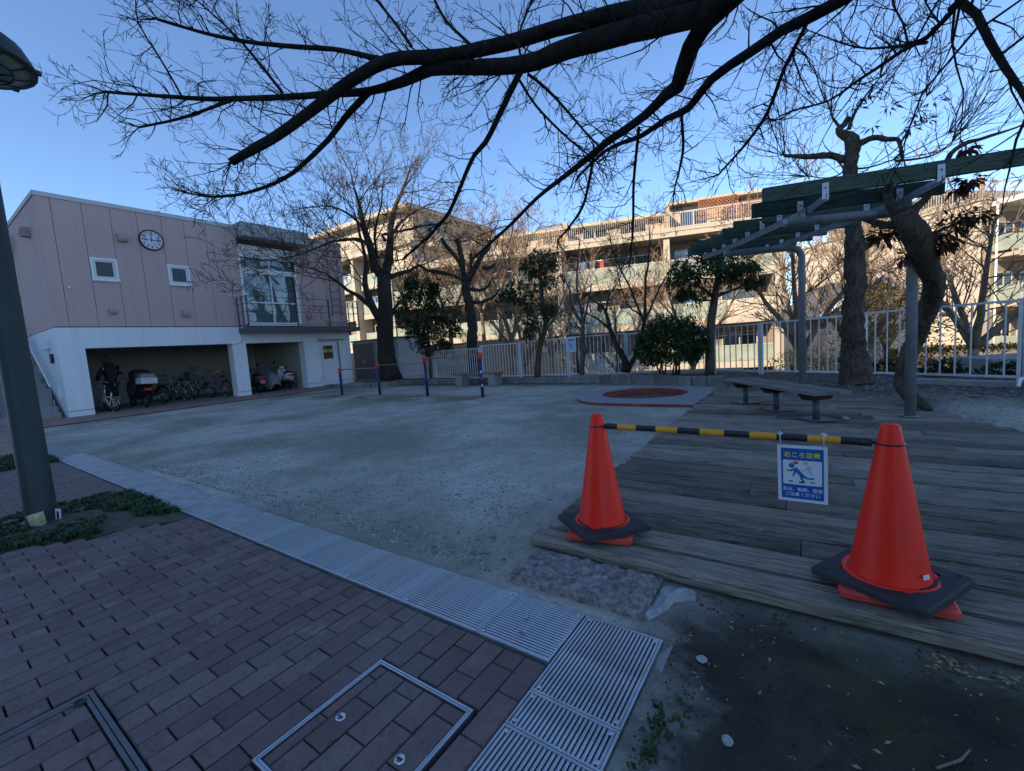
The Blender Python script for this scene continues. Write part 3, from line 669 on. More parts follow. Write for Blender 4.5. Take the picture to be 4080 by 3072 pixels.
flat('stones', [[(.080,.091),(.106,.091),(.102,.098),(.084,.099)], cpoly(.046,.098,.004,7), cpoly(.055,.097,.0045,7), cpoly(.130,.098,.004,7), cpoly(.139,.097,.004,7)], 'signdark', -.0021, sign)
for sx, sb in ((.012, .010), (SW-.014, .006)):
    m = MB().tube([(sx,-.002,SH-.006),(sx+.001,-.003,SH+.022),(sx+.001,-.0165,SH+.040),(sx+.001,0,SH+.058),(sx+.001,.018,SH+.040),(sx,.004,SH+.02)], .0022, 5)
    for k in range(7): a = U(0, 6.28); m.tube([(sx+.001,-.012,SH+.054),(sx+.012*math.cos(a),-.016+.004*math.sin(a),SH+.058+.010*math.sin(a))], .0024, 4)
    m.build('string', M['string'], sign)

# ================================================================ street lamp
lp = thing('street_lamp', 'dark green lamp post with broad domed lamp head in the grass bed', 'street lamp', (-5.43, .63, 0))
m = MB().lathe([(.102,-.05),(.100,.0),(.097,.9),(.096,.902),(.089,2.2),(.080,3.7)], (0,0,0), 24); m.build('pole', M['lamp'], lp)
MB().lathe([(.125,0),(.125,.025),(.110,.03)], (0,0,0), 24).build('base_collar', M['lamp'], lp)
MB().lathe([(.086,3.68),(.11,3.72),(.06,3.80)], (0,0,0), 20).build('neck', M['lamp'], lp)
hd = MB(); N = 28
hd.lathe([(.42,3.735),(.425,3.76),(.36,3.90),(.22,4.02),(.02,4.08)], (0,-.02,0), N); head = hd.build('shade', M['lamp'], lp)
MB().lathe([(.40,3.742),(.28,3.700),(.12,3.672),(.06,3.668)], (0,-.02,0), N).build('diffuser', M['lampglass'], head)
rb = MB()
for k in range(12):
    a = 2*math.pi*k/12; z = lambda r: 3.742 - (.42-r)*.27
    for r0, r1, da in ((.40,.28,0),(.28,.13,.26)): rb.tube([(r0*math.cos(a+da), -.02+r0*math.sin(a+da), 3.738-(.40-r0)*.30), (r1*math.cos(a+da), -.02+r1*math.sin(a+da), 3.738-(.40-r1)*.30)], .007, 5)
rb.torus((0,-.02,3.699), .28, .007, 'z', 24, 5).torus((0,-.02,3.657), .13, .007, 'z', 24, 5); rb.build('cage', M['lamp'], head)
for a in (R(70), R(130), R(10)): MB().cbox((.43*math.cos(a), -.02+.43*math.sin(a), 3.75), (.035,.035,.03)).build('clip', M['lamp'], head)

# ================================================================ grass beds
def leafblades(m, x, y, n, h, spread):
    for _ in range(n):
        a, q = U(0,6.28), U(.2,1)*spread; bx_, by_ = x+U(-.02,.02), y+U(-.02,.02); hh = h*U(.35,1.4); tx, ty = bx_+q*math.cos(a), by_+q*math.sin(a); w = U(.003,.006)
        px, py = -math.sin(a)*w, math.cos(a)*w; z0 = -.02
        m.add([(bx_-px,by_-py,z0),(bx_+px,by_+py,z0),((bx_+tx)/2+px*1.4,(by_+ty)/2+py*1.4,hh*.8),((bx_+tx)/2-px*1.4,(by_+ty)/2-py*1.4,hh*.8),(tx,ty,hh*.95)], [(0,1,2,3),(3,2,4)])
def bed_soil(poly, name):
    m = MB(); c = (sum(q[0] for q in poly)/len(poly), sum(q[1] for q in poly)/len(poly)); n = len(poly)
    m.add([(*c,.02)] + [(*q,-.006) for q in poly] + [(*q,-.07) for q in poly], [(0,k+1,(k+1)%n+1) for k in range(n)] + [(k+1,n+k+1,n+(k+1)%n+1,(k+1)%n+1) for k in range(n)]); return struct(m.build(name, M['soilbed']))
M['soilbed'] = basic('bed_soil', (.10,.085,.06), .95, .5, 12, .9, 30)
def inpoly(x, y, poly):
    r = False; n = len(poly); j = n - 1
    for i in range(n):
        (xi, yi), (xj, yj) = poly[i], poly[j]
        if (yi > y) != (yj > y) and x < (xj-xi)*(y-yi)/(yj-yi)+xi: r = not r
        j = i
    return r
PA = [(-4.20,1.305),(-4.40,1.02),(-4.72,.44),(-5.1,-.4),(-6.2,-.6),(-5.95,.4),(-5.85,.95),(-6.0,1.305)]
PB = [(-8.98,1.305),(-9.05,.4),(-9.3,-.6),(-10.9,-.6),(-10.7,.4),(-10.4,1.305)]
bed_soil(PA, 'bed_soil'); bed_soil(PB, 'bed_soil')
gm = MB()
for _ in range(6500):
    x, y = U(-6.2,-4.2), U(-.3,1.30)
    if inpoly(x, y, PA) and noise.noise((x*2.6, y*2.6, 0)) > -.12 and not (-5.40 < x < -4.95 and .62 < y < .98 and noise.noise((x*5,y*5,3)) > -.35) and (x+5.43)**2+(y-.63)**2 > .03: leafblades(gm, x, y, 5, .034 + .022*noise.noise((x*6,y*6,5)), .055)
tag(gm.build('grass_bed', M['grass']), 'ragged dark green ground cover around the lamp post', 'grass', None, 'stuff')
gm = MB()
for _ in range(1500):
    x, y = U(-10.9,-8.9), U(0,1.30)
    if inpoly(x, y, PB): leafblades(gm, x, y, 4, .06, .07)
tag(gm.build('grass_bed', M['grass']), 'dark green grass strip next to the far paving', 'grass', None, 'stuff')
gm = MB()
for _ in range(34): leafblades(gm, -.42+abs(rnd.gauss(0,.03)), U(.9,1.4), 4, .016, .022)
tag(gm.build('moss_tuft', M['grass']), 'small green tufts along the edge of the cross channel', 'grass', None, 'stuff')
# litter at the foot of the lamp
t = thing('plastic_cup', 'grubby white and yellow plastic cup leaning against the lamp post', 'cup', (-5.25,.585,.01)); t.rotation_euler = (R(6),R(-8),0)
MB().lathe([(.046,0),(.050,.10),(.053,.105),(.049,.104),(.044,.01)], (0,0,0), 16).build('body', M['pot'], t)
t = thing('plastic_tag', 'small pale plastic label standing by the lamp post', 'tag', (-5.30,.705,0)); t.rotation_euler = (0,R(5),R(35)); MB().box(-.022,.022,-.002,.002,0,.105).build('plate', M['signwhite'], t); MB().box(-.009,.009,-.0035,-.002,.02,.085).build('print', M['black'], t)
for i, (x, y, s) in enumerate(((-5.62,.47,.06),(-5.46,.86,.05),(-5.05,.74,.035))):
    m = MB(); m.lathe([(.2*s,-.3*s),(s*.9,-.1*s),(s,.15*s),(s*.6,.4*s),(.1*s,.5*s)], (0,0,0), 9)
    m.v = [(a*(1+.3*noise.noise((a*20,b*20,c*20+i))), b*(1+.3*noise.noise((a*20+9,b*20,c*20))), c) for a,b,c in m.v]
    tag(m.build('stone', M['kerbstone'], None, (x,y,.01)), ['pale rounded stone left of the lamp foot in the grass','bluish stone behind the lamp foot','small stone lying on the bare soil near the lamp foot'][i], 'stone')

# ================================================================ wooden bench on the deck
bn = thing('wooden_bench', 'long grey timber bench on three dark posts standing on the deck', 'bench', (-.385, 6.98, DECKZ), math.atan2(-1.45, .98) )
for k in range(3):
    yy = -.215 + .145*k; MB().bbox(-1.08, 1.08, yy, yy+.140, .330, .368, .006).build('seat_board', M['benchwood'], bn)
for s in (-.80, 0, .80):
    m = MB(); m.add([(s-.055,-.20,.329),(s+.055,-.20,.329),(s+.055,.20,.329),(s-.055,.20,.329),(s-.055,-.14,.245),(s+.055,-.14,.245),(s+.055,.14,.245),(s-.055,.14,.245)], [(0,1,2,3),(7,6,5,4),(0,4,5,1),(1,5,6,2),(2,6,7,3),(3,7,4,0)]); m.build('cross_support', M['bark_dark'], bn)
    p = MB().tube([(s,0,.006),(s,0,.25)], .038, 14).build('post', M['greymetal'], bn)
    MB().bbox(s-.17, s+.17, -.15, .15, .002, .012, .002).build('base_plate', M['greymetal'], bn)

# ================================================================ pergola
P1 = Vector((-.10, 8.78, 0)); P2 = Vector((.962, 6.70, 0)); RL = (P2 - P1).length
RD = (P2 - P1).normalized(); TD = Vector((RD.y, -RD.x, 0))
pg = thing('pergola', 'green stained timber pergola on bent grey steel tube posts over the deck', 'pergola', (0,0,0))
TL = (1.20, 1.33)
for P_, L_, zb, PH in ((P1, TL[0], .02, 2.56), (P2, TL[1], DECKZ, 2.46)):
    pts = [P_ + Vector((0,0,zb)), P_ + Vector((0,0,PH-.22))]
    for k in range(1, 7): a = R(90*k/6); pts.append(P_ + TD*(.18*(1-math.cos(a))) + Vector((0,0,PH-.22+.18*math.sin(a))))
    pts.append(P_ + TD*L_ + Vector((0,0,PH-.04))); MB().tube(pts, .052, 18).build('post', M['tube'], pg)
    MB().lathe([(.085,0),(.085,.012),(.056,.014)], P_ + Vector((0,0,zb)), 18).build('base_flange', M['tube'], pg)
    q = P_ + TD*L_ + Vector((0,0,PH-.04)); MB().tube([q, q + TD*.012], .053, 18).build('end_cap', M['galv'], pg)
ZT = [(-1.5,2.69),(0,2.575),(RL,2.475),(2.95,2.53)]
def rail_pt(off, s): return P1 + TD*off + RD*s + Vector((0,0,interp(ZT, s)))
def railline(off, s0, s1):
    n = TD*.006; up = Vector((0,0,.075)); st = [s0, 0, RL, s1]
    for a, b in zip(st, st[1:]):
        A_, B_ = rail_pt(off, a), rail_pt(off, b); k = n * (1 if a == 0 else -1.1); A_ = A_ + k; B_ = B_ + k
        MB().add([A_-n, A_+n, B_+n, B_-n, A_-n+up, A_+n+up, B_+n+up, B_-n+up], [(3,2,1,0),(4,5,6,7),(0,1,5,4),(1,2,6,5),(2,3,7,6),(3,0,4,7)]).build('rafter', M['galv'], pg)
    for s_ in (0, RL): MB().cbox(rail_pt(off, s_) + Vector((0,0,.03)) + TD*.016, (.13,.008,.105), Matrix.Rotation(math.atan2(RD.y,RD.x),3,'Z')).build('splice_plate', M['galv'], pg)
railline(1.13, -1.42, 2.78); railline(.16, -1.75, 2.93)
nsl = 9
for k in range(nsl):
    f = k / (nsl - 1); A_ = rail_pt(1.13, -1.30 + 4.03*f); B_ = rail_pt(.16, -1.45 + 4.33*f)
    d = (B_ - A_); d.z = 0; d.normalize(); L0, L1 = U(.12,.50), U(.3,.6)
    if k == nsl-1: L0, L1 = .58, 1.6
    if k == nsl-2: L0, L1 = .50, .42
    a = A_ - d*L0; b = B_ + d*L1; mid = (a+b)/2; ln = Vector((b.x-a.x, b.y-a.y, 0)).length
    m = MB(); seg = 7; w, h = .055, .155; vs = []; o1 = U(0,40)
    for i in range(seg+1):
        xx = -ln/2 + ln*i/seg; j = .007*noise.noise((xx*3, o1, 0)); j2 = .008*noise.noise((xx*3, o1+9, 0))
        vs += [(xx,-w/2+j,-h/2+j2),(xx,w/2+j,-h/2+j2),(xx,w/2+j,h/2+j),(xx,-w/2+j,h/2+j)]
    m.add(vs, [(i*4+q, i*4+(q+1)%4, (i+1)*4+(q+1)%4, (i+1)*4+q) for i in range(seg) for q in range(4)] + [(3,2,1,0), tuple(seg*4+q for q in range(4))])
    m.f = [tuple(reversed(q)) for q in m.f]
    sl = link('slat', m.mesh('slat', M['slat']), pg, (mid.x, mid.y, (A_.z+B_.z)/2 + .078 + h/2)); sl.rotation_euler = (U(-.03,.03), math.atan2(A_.z-B_.z, ln), math.atan2(d.y, d.x))
    for Q in (A_, B_):
        r3 = Matrix.Rotation(math.atan2(d.y, d.x), 3, 'Z'); off = r3 @ Vector((0,-.034,0)); bk = MB().cbox(Q + off + Vector((0,0,.105)), (.062,.007,.165), r3).build('bracket', M['galv'], pg)
        e = Q + off + r3 @ Vector((0,-.005,0)) + Vector((0,0,.135)); MB().tube([e, e + r3 @ Vector((0,-.006,0))], .008, 6).build('bolt', M['black'], bk)
M['coping'] = streaked('pale_coping_metal', (.58,.60,.62), (.40,.41,.42), .3)
# ================================================================ pink two storey building (facade at x = FX, faces +x)
FX = -18.13; Y0, Y1 = 2.975, 12.78; ZB, ZT_ = 2.68, 6.42
pb = thing('pink_building', 'two storey building with dusty pink panel upper floor over open white concrete parking bays', 'building', (0,0,0))
BACK = -27.0; BAYX = -22.6
w = MB()       # concrete ground floor, openings left free
t_ = .42
w.box(FX-t_, FX, Y0, 3.55, 0, ZB); w.box(FX-t_, FX, 3.55, 7.635, 2.04, ZB); w.box(FX-t_, FX, 7.635, 8.12, 0, ZB)
w.box(FX-t_, FX, 8.12, 10.47, 2.04, ZB); w.box(FX-t_, FX, 10.47, 11.21, 0, ZB); w.box(FX-t_, FX, 11.21, 12.07, 2.03, ZB); w.box(FX-t_, FX, 12.07, Y1, 0, ZB)
w.build('ground_floor_wall', M['concrete'], pb)
MB().box(BACK, FX-t_, Y0, Y0+.3, 0, ZB).build('end_wall', M['concrete'], pb); MB().box(BACK, FX-t_, Y1-.25, Y1, 0, ZB).build('end_wall', M['concrete'], pb)
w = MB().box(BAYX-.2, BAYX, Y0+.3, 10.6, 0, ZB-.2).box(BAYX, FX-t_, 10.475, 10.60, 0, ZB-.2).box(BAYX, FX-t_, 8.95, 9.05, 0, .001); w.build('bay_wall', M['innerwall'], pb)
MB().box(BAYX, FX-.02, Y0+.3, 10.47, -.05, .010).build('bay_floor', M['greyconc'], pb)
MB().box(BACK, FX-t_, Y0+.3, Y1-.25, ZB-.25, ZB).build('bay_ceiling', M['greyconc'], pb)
for (a, b) in ((Y0, 3.55), (7.635, 8.12), (10.47, 11.2), (12.08, Y1)): MB().box(FX, FX+.004, a, b, .175, .190).build('plinth_joint', M['joint'], pb)
# upper floor: core, panels with recessed joints
MB().box(BACK, FX-.5, Y0+.03, Y1-.036, ZB, ZT_-.02).box(FX-.5, FX-.03, Y0+.03, 8.22, ZB, ZT_-.02).box(FX-.5, FX-.03, 10.51, Y1-.036, ZB, ZT_-.02).box(FX-.5, FX-.03, 8.22, 10.51, 5.87, ZT_-.02).build('upper_core', M['joint'], pb)
WIN = ((3.955, 4.60), (5.905, 6.555)); WZ = (4.13, 4.82); BW_ = (8.23, 10.50); BWZ = (2.72, 5.86)
edges_ = [Y0, 3.29] + [3.29 + .6535*k for k in range(1, 8)] + [BW_[0], BW_[1], 11.15, 11.8, 12.4, Y1]
edges_ = sorted(e for e in edges_ if not (7.9 < e < 8.2))
for a, b in zip(edges_, edges_[1:]):
    if abs(a - BW_[0]) < .01: continue
    pieces = [(a, b, ZB+.02, ZT_)]
    for wy in WIN:
        if a < wy[0] + .1 < b or a < wy[1] - .1 < b:
            pieces = [(a, b, ZB+.02, WZ[0]-.002), (a, b, WZ[1]+.002, ZT_)]
            if wy[0] - a > .05: pieces.append((a, wy[0], WZ[0]-.002, WZ[1]+.002))
            if b - wy[1] > .05: pieces.append((wy[1], b, WZ[0]-.002, WZ[1]+.002))
    for (p, q, z0, z1) in pieces: MB().box(FX-.035, FX, p+.006, q-.006, z0, z1).build('wall_panel', M['pink'], pb)
MB().box(FX-.035, FX, BW_[0]+.006, BW_[1]-.006, BWZ[1]+.3, ZT_).build('wall_panel', M['pink'], pb)
xx = FX
while xx > BACK: MB().box(max(BACK, xx-.9)+.006, xx-.006, Y0, Y0+.035, ZB+.02, ZT_).build('wall_panel', M['pink'], pb); xx -= .9
MB().box(BACK, FX-.002, Y1-.035, Y1, ZB+.02, ZT_).build('wall_panel', M['pink'], pb)
MB().box(FX-.05, FX+.012, Y0-.012, Y1+.012, ZB-.004, ZB+.018).build('sill_flashing', M['joint'], pb)
r = MB().box(FX-.25, FX+.03, Y0-.03, Y1+.03, ZT_+.002, ZT_+.13).box(BACK, FX-.25, Y0-.03, Y0+.25, ZT_+.002, ZT_+.13).box(BACK, FX-.25, Y1-.25, Y1+.03, ZT_+.002, ZT_+.13).box(BACK, FX-.25, Y0+.25, Y1-.25, ZT_, ZT_+.04); r.build('roof_coping', M['coping'], pb)
def window(parent, a, b, z0, z1, x, fr, panes, glassm, depth=.06):
    """framed window on a plane x = const; panes = list of (y0,y1,z0,z1) fractions"""
    f = MB(); f.box(x-depth, x+.02, a, b, z0, z0+fr).box(x-depth, x+.02, a, b, z1-fr, z1).box(x-depth, x+.02, a, a+fr, z0+fr, z1-fr).box(x-depth, x+.02, b-fr, b, z0+fr, z1-fr)
    o = f.build('window', M['white'], parent)
    for (p, q, s, t) in panes: MB().box(x-.03, x-.022, p, q, s, t).build('pane', M[glassm], o)
    return o
for a, b in WIN:
    o = window(pb, a, b, WZ[0], WZ[1], FX, .075, [(a+.12, b-.12, WZ[0]+.12, WZ[1]-.12)], 'screen')
    f = MB(); i = .085; w2 = .035
    f.box(FX-.03, FX+.006, a+i, b-i, WZ[0]+i, WZ[0]+i+w2).box(FX-.03, FX+.006, a+i, b-i, WZ[1]-i-w2, WZ[1]-i).box(FX-.03, FX+.006, a+i, a+i+w2, WZ[0]+i+w2, WZ[1]-i-w2).box(FX-.03, FX+.006, b-i-w2, b-i, WZ[0]+i+w2, WZ[1]-i-w2); f.build('sash', M['white'], o)
    MB().box(FX+.021, FX+.06, a-.02, b+.02, WZ[0]-.03, WZ[0]+.005).build('sill', M['white'], o)
# tall glazing behind the balcony
a, b = BW_; z0, z1 = BWZ; bg_ = link('glazing', None, pb)
f = MB(); fr = .055; ym = (a+b)/2; zt = 4.86
for (p, q, s, t) in ((a,b,z0,z0+fr),(a,b,z1-fr,z1),(a,a+fr,z0,z1),(b-fr,b,z0,z1)): f.box(FX-.08, FX+.015, p, q, s, t)
f.box(FX-.07, FX+.012, a+fr, b-fr, zt, zt+.12).box(FX-.07, FX+.010, ym-.03, ym+.03, zt+.12, 5.40).box(FX-.07, FX+.010, a+fr, b-fr, 5.40, 5.46)
f.build('glazing_frame', M['white'], bg_)
MB().box(FX-.06, FX-.005, a+fr, b-fr, 5.46, z1-fr).build('spandrel', M['white'], bg_)
for (p, q, xo) in ((a+fr, ym+.03, -.05), (ym-.03, b-fr, -.02)):
    f = MB(); x = FX+xo; f.box(x-.02,x+.018,p,p+.06,z0+fr,zt).box(x-.02,x+.018,q-.06,q,z0+fr,zt).box(x-.02,x+.018,p+.06,q-.06,z0+fr,z0+fr+.08).box(x-.02,x+.018,p+.06,q-.06,zt-.07,zt).box(x-.02,x+.018,p+.06,q-.06,3.62,3.68); d_ = f.build('sliding_door', M['white'], bg_)
    for s, t in ((z0+.13, 3.62), (3.68, zt-.07)): MB().box(x-.006, x, p+.06, q-.06, s, t).build('pane', M['clear'], d_)
for p, q in ((a+fr, ym-.03), (ym+.03, b-fr)): MB().box(FX-.03, FX-.024, p, q, zt+.12, 5.40).build('pane', M['clear'], bg_)
cu = MB(); n_ = 70; cy0, cy1 = a+.08, b-.08
vs = []
for i in range(n_+1):
    yy = cy0 + (cy1-cy0)*i/n_; dx = .035*math.sin(i*1.35) + .015*math.sin(i*.51)
    vs += [(FX-.17+dx, yy, z0+.06), (FX-.17+dx, yy, 5.38)]
cu.add(vs, [(2*i,2*i+2,2*i+3,2*i+1) for i in range(n_)], True); cu.build('curtain', M['curtain'], bg_)
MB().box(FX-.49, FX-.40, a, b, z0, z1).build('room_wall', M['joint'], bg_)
# canopy box over the glazing
M['canopy'] = streaked('canopy_concrete', (.44,.45,.43), (.26,.27,.25), .5)
cn = MB().box(FX-.3, FX+.62, 8.18, 10.84, 6.06, 6.58); cn.build('canopy', M['canopy'], pb)
# balcony
bal = link('balcony', None, pb); bx0, bx1, by0, by1, bz = FX+.003, FX+.78, 7.93, 12.86, 2.42
MB().box(bx0, bx1-.05, by0+.03, by1-.03, bz+.05, bz+.10).build('balcony_floor', M['greymetal'], bal)
MB().box(bx1-.06, bx1, by0, by1, bz, bz+.19).box(bx0, bx1-.06, by0, by0+.06, bz, bz+.19).box(bx0, bx1-.06, by1-.06, by1, bz, bz+.19).build('edge_beam', M['greymetal'], bal)
for k in range(7): yy = by0 + .35 + k*.72; MB().box(bx1, bx1+.006, yy, yy+.03, bz+.01, bz+.18).build('stiffener', M['greymetal'], bal)
for yy in (by0+.02, by0+1.95, by0+3.4, by1-.06): MB().box(bx1-.045, bx1-.005, yy, yy+.05, bz+.1, bz+1.38).build('post', M['greymetal'], bal)
for xx in (bx0+.02, bx0+.4): MB().box(xx, xx+.04, by0+.01, by0+.05, bz+.1, bz+1.38).build('post', M['greymetal'], bal); MB().box(xx, xx+.04, by1-.05, by1-.01, bz+.1, bz+1.38).build('post', M['greymetal'], bal)
for zz in (bz+1.36, bz+1.08, bz+.80, bz+.30): MB().tube([(bx0, by0+.03, zz), (bx1-.025, by0+.03, zz), (bx1-.025, by1-.03, zz), (bx0, by1-.03, zz)], .010, 5).build('rail', M['greymetal'], bal)
MB().box(bx0+.05, bx0+.1, by1-1.3, by1-.1, bz+.50, bz+.56).build('pole', M['galv'], bal)
# ladder
ld = link('wall_ladder', None, pb)
for yy in (11.95, 12.42): MB().tube([(FX+.12, yy, 3.2), (FX+.12, yy, 6.75), (FX-.2, yy, 6.85)], .018, 6).build('stile', M['greymetal'], ld)
for k in range(11): MB().tube([(FX+.12, 11.95, 3.35+.31*k), (FX+.12, 12.42, 3.35+.31*k)], .011, 5).build('rung', M['greymetal'], ld)
for zz in (3.22, 4.4, 5.6):
    for yy in (11.95, 12.42): MB().box(FX+.001, FX+.12, yy-.03, yy+.03, zz, zz+.02).build('bracket', M['greymetal'], ld)
# vent hoods, sensors, drain pipe
def hood(y, z, w, h, d, ax='x', xo=0):
    m = MB(); pr = [(0,-h/2),(d*.75,-h/2),(d,-h*.2),(d,h*.15),(d*.6,h/2),(0,h/2)]; n = len(pr)
    if ax == 'x': m.add([(FX+.002+p[0], y-w/2, z+p[1]) for p in pr] + [(FX+.002+p[0], y+w/2, z+p[1]) for p in pr], [tuple(range(n)), tuple(range(2*n-1,n-1,-1))] + [(k,n+k,n+(k+1)%n,(k+1)%n) for k in range(n)])
    else: m.add([(xo-w/2, Y0-.002-p[0], z+p[1]) for p in pr] + [(xo+w/2, Y0-.002-p[0], z+p[1]) for p in pr], [tuple(range(n-1,-1,-1)), tuple(range(n,2*n))] + [((k+1)%n,n+(k+1)%n,n+k,k) for k in range(n)])
    o = m.build('vent_hood', M['ventpink'], pb); return o
M['ventpink'] = basic('vent_pink', (.44,.30,.285), .6, .1)
hood(4.80, 5.52, .25, .25, .16); hood(4.30, 3.18, .15, .18, .11); hood(6.25, 3.15, .20, .25, .13); hood(10.84, 3.14, .19, .27, .12); hood(0, 5.62, .26, .27, .24, 'y', -19.4)
for yy in (3.41, 7.76): MB().lathe([(.045,0),(.045,.03),(.02,.05)], (FX+.003, yy, 3.85), 12, axis='x').build('wall_light', M['white'], pb)
MB().tube([(FX+.04, 7.95, 2.40), (FX+.04, 7.95, 2.16), (FX+.04, 7.88, 2.08), (FX+.04, 7.62, 2.04)], .025, 8).build('drain_pipe', M['white'], pb)
# door with notice
dr = link('door', None, pb)
MB().box(FX-.16, FX-.11, 11.215, 12.065, .02, 2.025).build('door_leaf', M['white'], dr)
MB().box(FX-.11, FX-.102, 11.42, 11.90, 1.22, 1.83).build('door_window', M['glass'], dr); MB().box(FX-.102, FX-.098, 11.425, 11.895, 1.52, 1.66).build('notice', M['yellowtape'], dr)
for yy in (11.57, 11.68): MB().box(FX-.098, FX-.096, yy, yy+.07, 1.555, 1.625).build('notice_mark', M['ink'], dr)
MB().tube([(FX-.11, 11.30, .98), (FX-.06, 11.30, .98), (FX-.06, 11.41, .98)], .012, 6).build('door_handle', M['steel'], dr); MB().lathe([(.02,0),(.02,.01)], (FX-.11, 11.285, 1.10), 10, axis='x').build('lock', M['steel'], dr)
MB().box(FX+.001, FX+.16, 11.12, 12.36, 2.06, 2.10).build('door_canopy', M['greyconc'], pb); MB().box(FX+.001, FX+.03, 12.10, 12.14, .02, 2.0).build('door_jamb', M['greymetal'], pb)
MB().bbox(FX+.001, FX+.10, 11.02, 11.16, .38, .50, .01).build('meter_box', M['white'], pb)
# end wall fittings
MB().bbox(-19.62, -19.22, Y0-.16, Y0-.002, 2.10, 2.45, .02).build('junction_box', M['white'], pb); MB().box(-19.14, -18.86, Y0-.05, Y0-.002, 1.66, 1.94).build('louvre', M['black'], pb); MB().box(-18.70, -18.62, Y0-.06, Y0-.002, .58, .92).build('meter', M['white'], pb)
wn_ = MB().box(-22.9, -22.2, Y0-.07, Y0-.002, 4.1, 4.88).build('side_window', M['white'], pb); MB().box(-22.8, -22.3, Y0-.078, Y0-.070, 4.22, 4.78).build('pane', M['screen'], wn_)
MB().bbox(-23.6, -22.35, Y0-.42, Y0-.002, 5.62, 6.15, .03).build('air_unit', M['cyanbin'], pb)
# wall clock
ck = thing('wall_clock', 'round white wall clock with black rim showing three, high on the pink wall', 'clock', (FX+.002, 5.56, 5.56)); CR = .315
MB().lathe([(CR+.02,0),(CR+.02,.075),(CR+.008,.09),(CR-.012,.088),(CR-.012,.055)], (0,0,0), 40, caps=False, axis='x').build('rim', M['black'], ck)
MB().lathe([(CR,.0),(CR-.010,.058),(.001,.0581)], (0,0,0), 40, smooth=False, axis='x').build('dial', M['clockface'], ck)
rotx = (R(90), 0, R(90))
for h in range(1, 13):
    a = R(90 - 30*h); link('numeral', text_mesh(str(h), .098, M['ink'], .0015, .0035), ck, (.0612, .242*math.cos(a), .242*math.sin(a)), rotx)
for (h, rr, s, mt) in ((12,.165,.05,'cgrey'),(10,.20,.05,'cgrey'),(9,.15,.06,'cblue'),(2,.19,.045,'cgrey'),(3,.185,.045,'cblue'),(5,.15,.055,'cyel'),(6,.19,.028,'cgrey'),(7,.20,.035,'cgrey'),(4,.20,.022,'cgrey')):
    a = R(90 - 30*h); m = MB(); e = rounded_square(s, s*.5, 3); m.add([(.0596, rr*math.cos(a)+q[0]*(.55 if h == 5 else 1), rr*math.sin(a)+q[1]*(.6 if h in (9,12) else 1)) for q in e], [tuple(range(len(e)))]); m.build('dial_picture', M[mt], ck)
MB().box(.066, .069, -.010, .010, -.07, .205).build('minute_hand', M['ink'], ck); MB().box(.070, .073, -.05, .135, -.014, .014).build('hour_hand', M['ink'], ck); MB().lathe([(.018,.066),(.018,.078)], (0,0,0), 12, axis='x').build('hub', M['ink'], ck)

# ================================================================ outside stairs along the end wall
st = thing('outside_stairs', 'dark concrete outside stairs with white handrail beside the pink building', 'stairs', (0,0,0))
for k in range(15):
    x1 = -18.35 - .30*k; MB().box(x1-.30, x1, 1.60, 2.86, -.05 if k == 0 else .18*k - .10, .18*(k+1)).build('step', M['greyconc'], st)
MB().add([(-18.3,1.42,-.05),(-18.3,1.598,-.05),(-23.2,1.598,-.05),(-23.2,1.42,-.05),(-18.3,1.42,.5),(-18.3,1.598,.5),(-23.2,1.598,3.4),(-23.2,1.42,3.4)], [(3,2,1,0),(4,5,6,7),(0,1,5,4),(1,2,6,5),(2,3,7,6),(3,0,4,7)]).build('side_wall', M['greyconc'], st)
MB().box(-27, -22.85, 1.42, 2.9, 2.35, 2.70).build('landing', M['greyconc'], st)
MB().tube([(-18.9,2.80,.95),(-23.3,2.80,3.72),(-24.6,2.80,3.72)], .024, 8).build('handrail', M['white'], st)
for k in (0, 3, 6, 9, 12): x = -18.95 - .34*k; MB().tube([(x,2.80,.18*((-x-18.35)//.3+1)),(x,2.80,.95+(-x-18.9)*.63)], .018, 6).build('baluster', M['galv'], st)

# ================================================================ grey store shed behind
sh = thing('storage_shed', 'grey metal storage shed with dark sliding door behind the pink building', 'shed', (-18.6, 13.75, 0)); sh.rotation_euler.z = R(-4)
M['shedgrey'] = basic('shed_grey', (.40,.42,.45), .5, .12, 3)
MB().box(-.85,2.9,.05,1.6,-.02,1.95).build('body', M['shedgrey'], sh); MB().box(-.9,2.95,-.02,1.65,1.952,2.03).build('roof', M['greymetal'], sh)
MB().box(-.72,1.05,.0,.048,.08,1.86).build('door', M['greymetal'], sh); MB().box(-.80,-.725,-.01,.046,.02,1.9).build('door_post', M['galv'], sh); MB().box(1.055,1.12,-.01,.046,.02,1.9).build('door_post', M['galv'], sh)
MB().box(.12,.16,-.02,.0,.85,1.05).build('door_handle', M['steel'], sh)
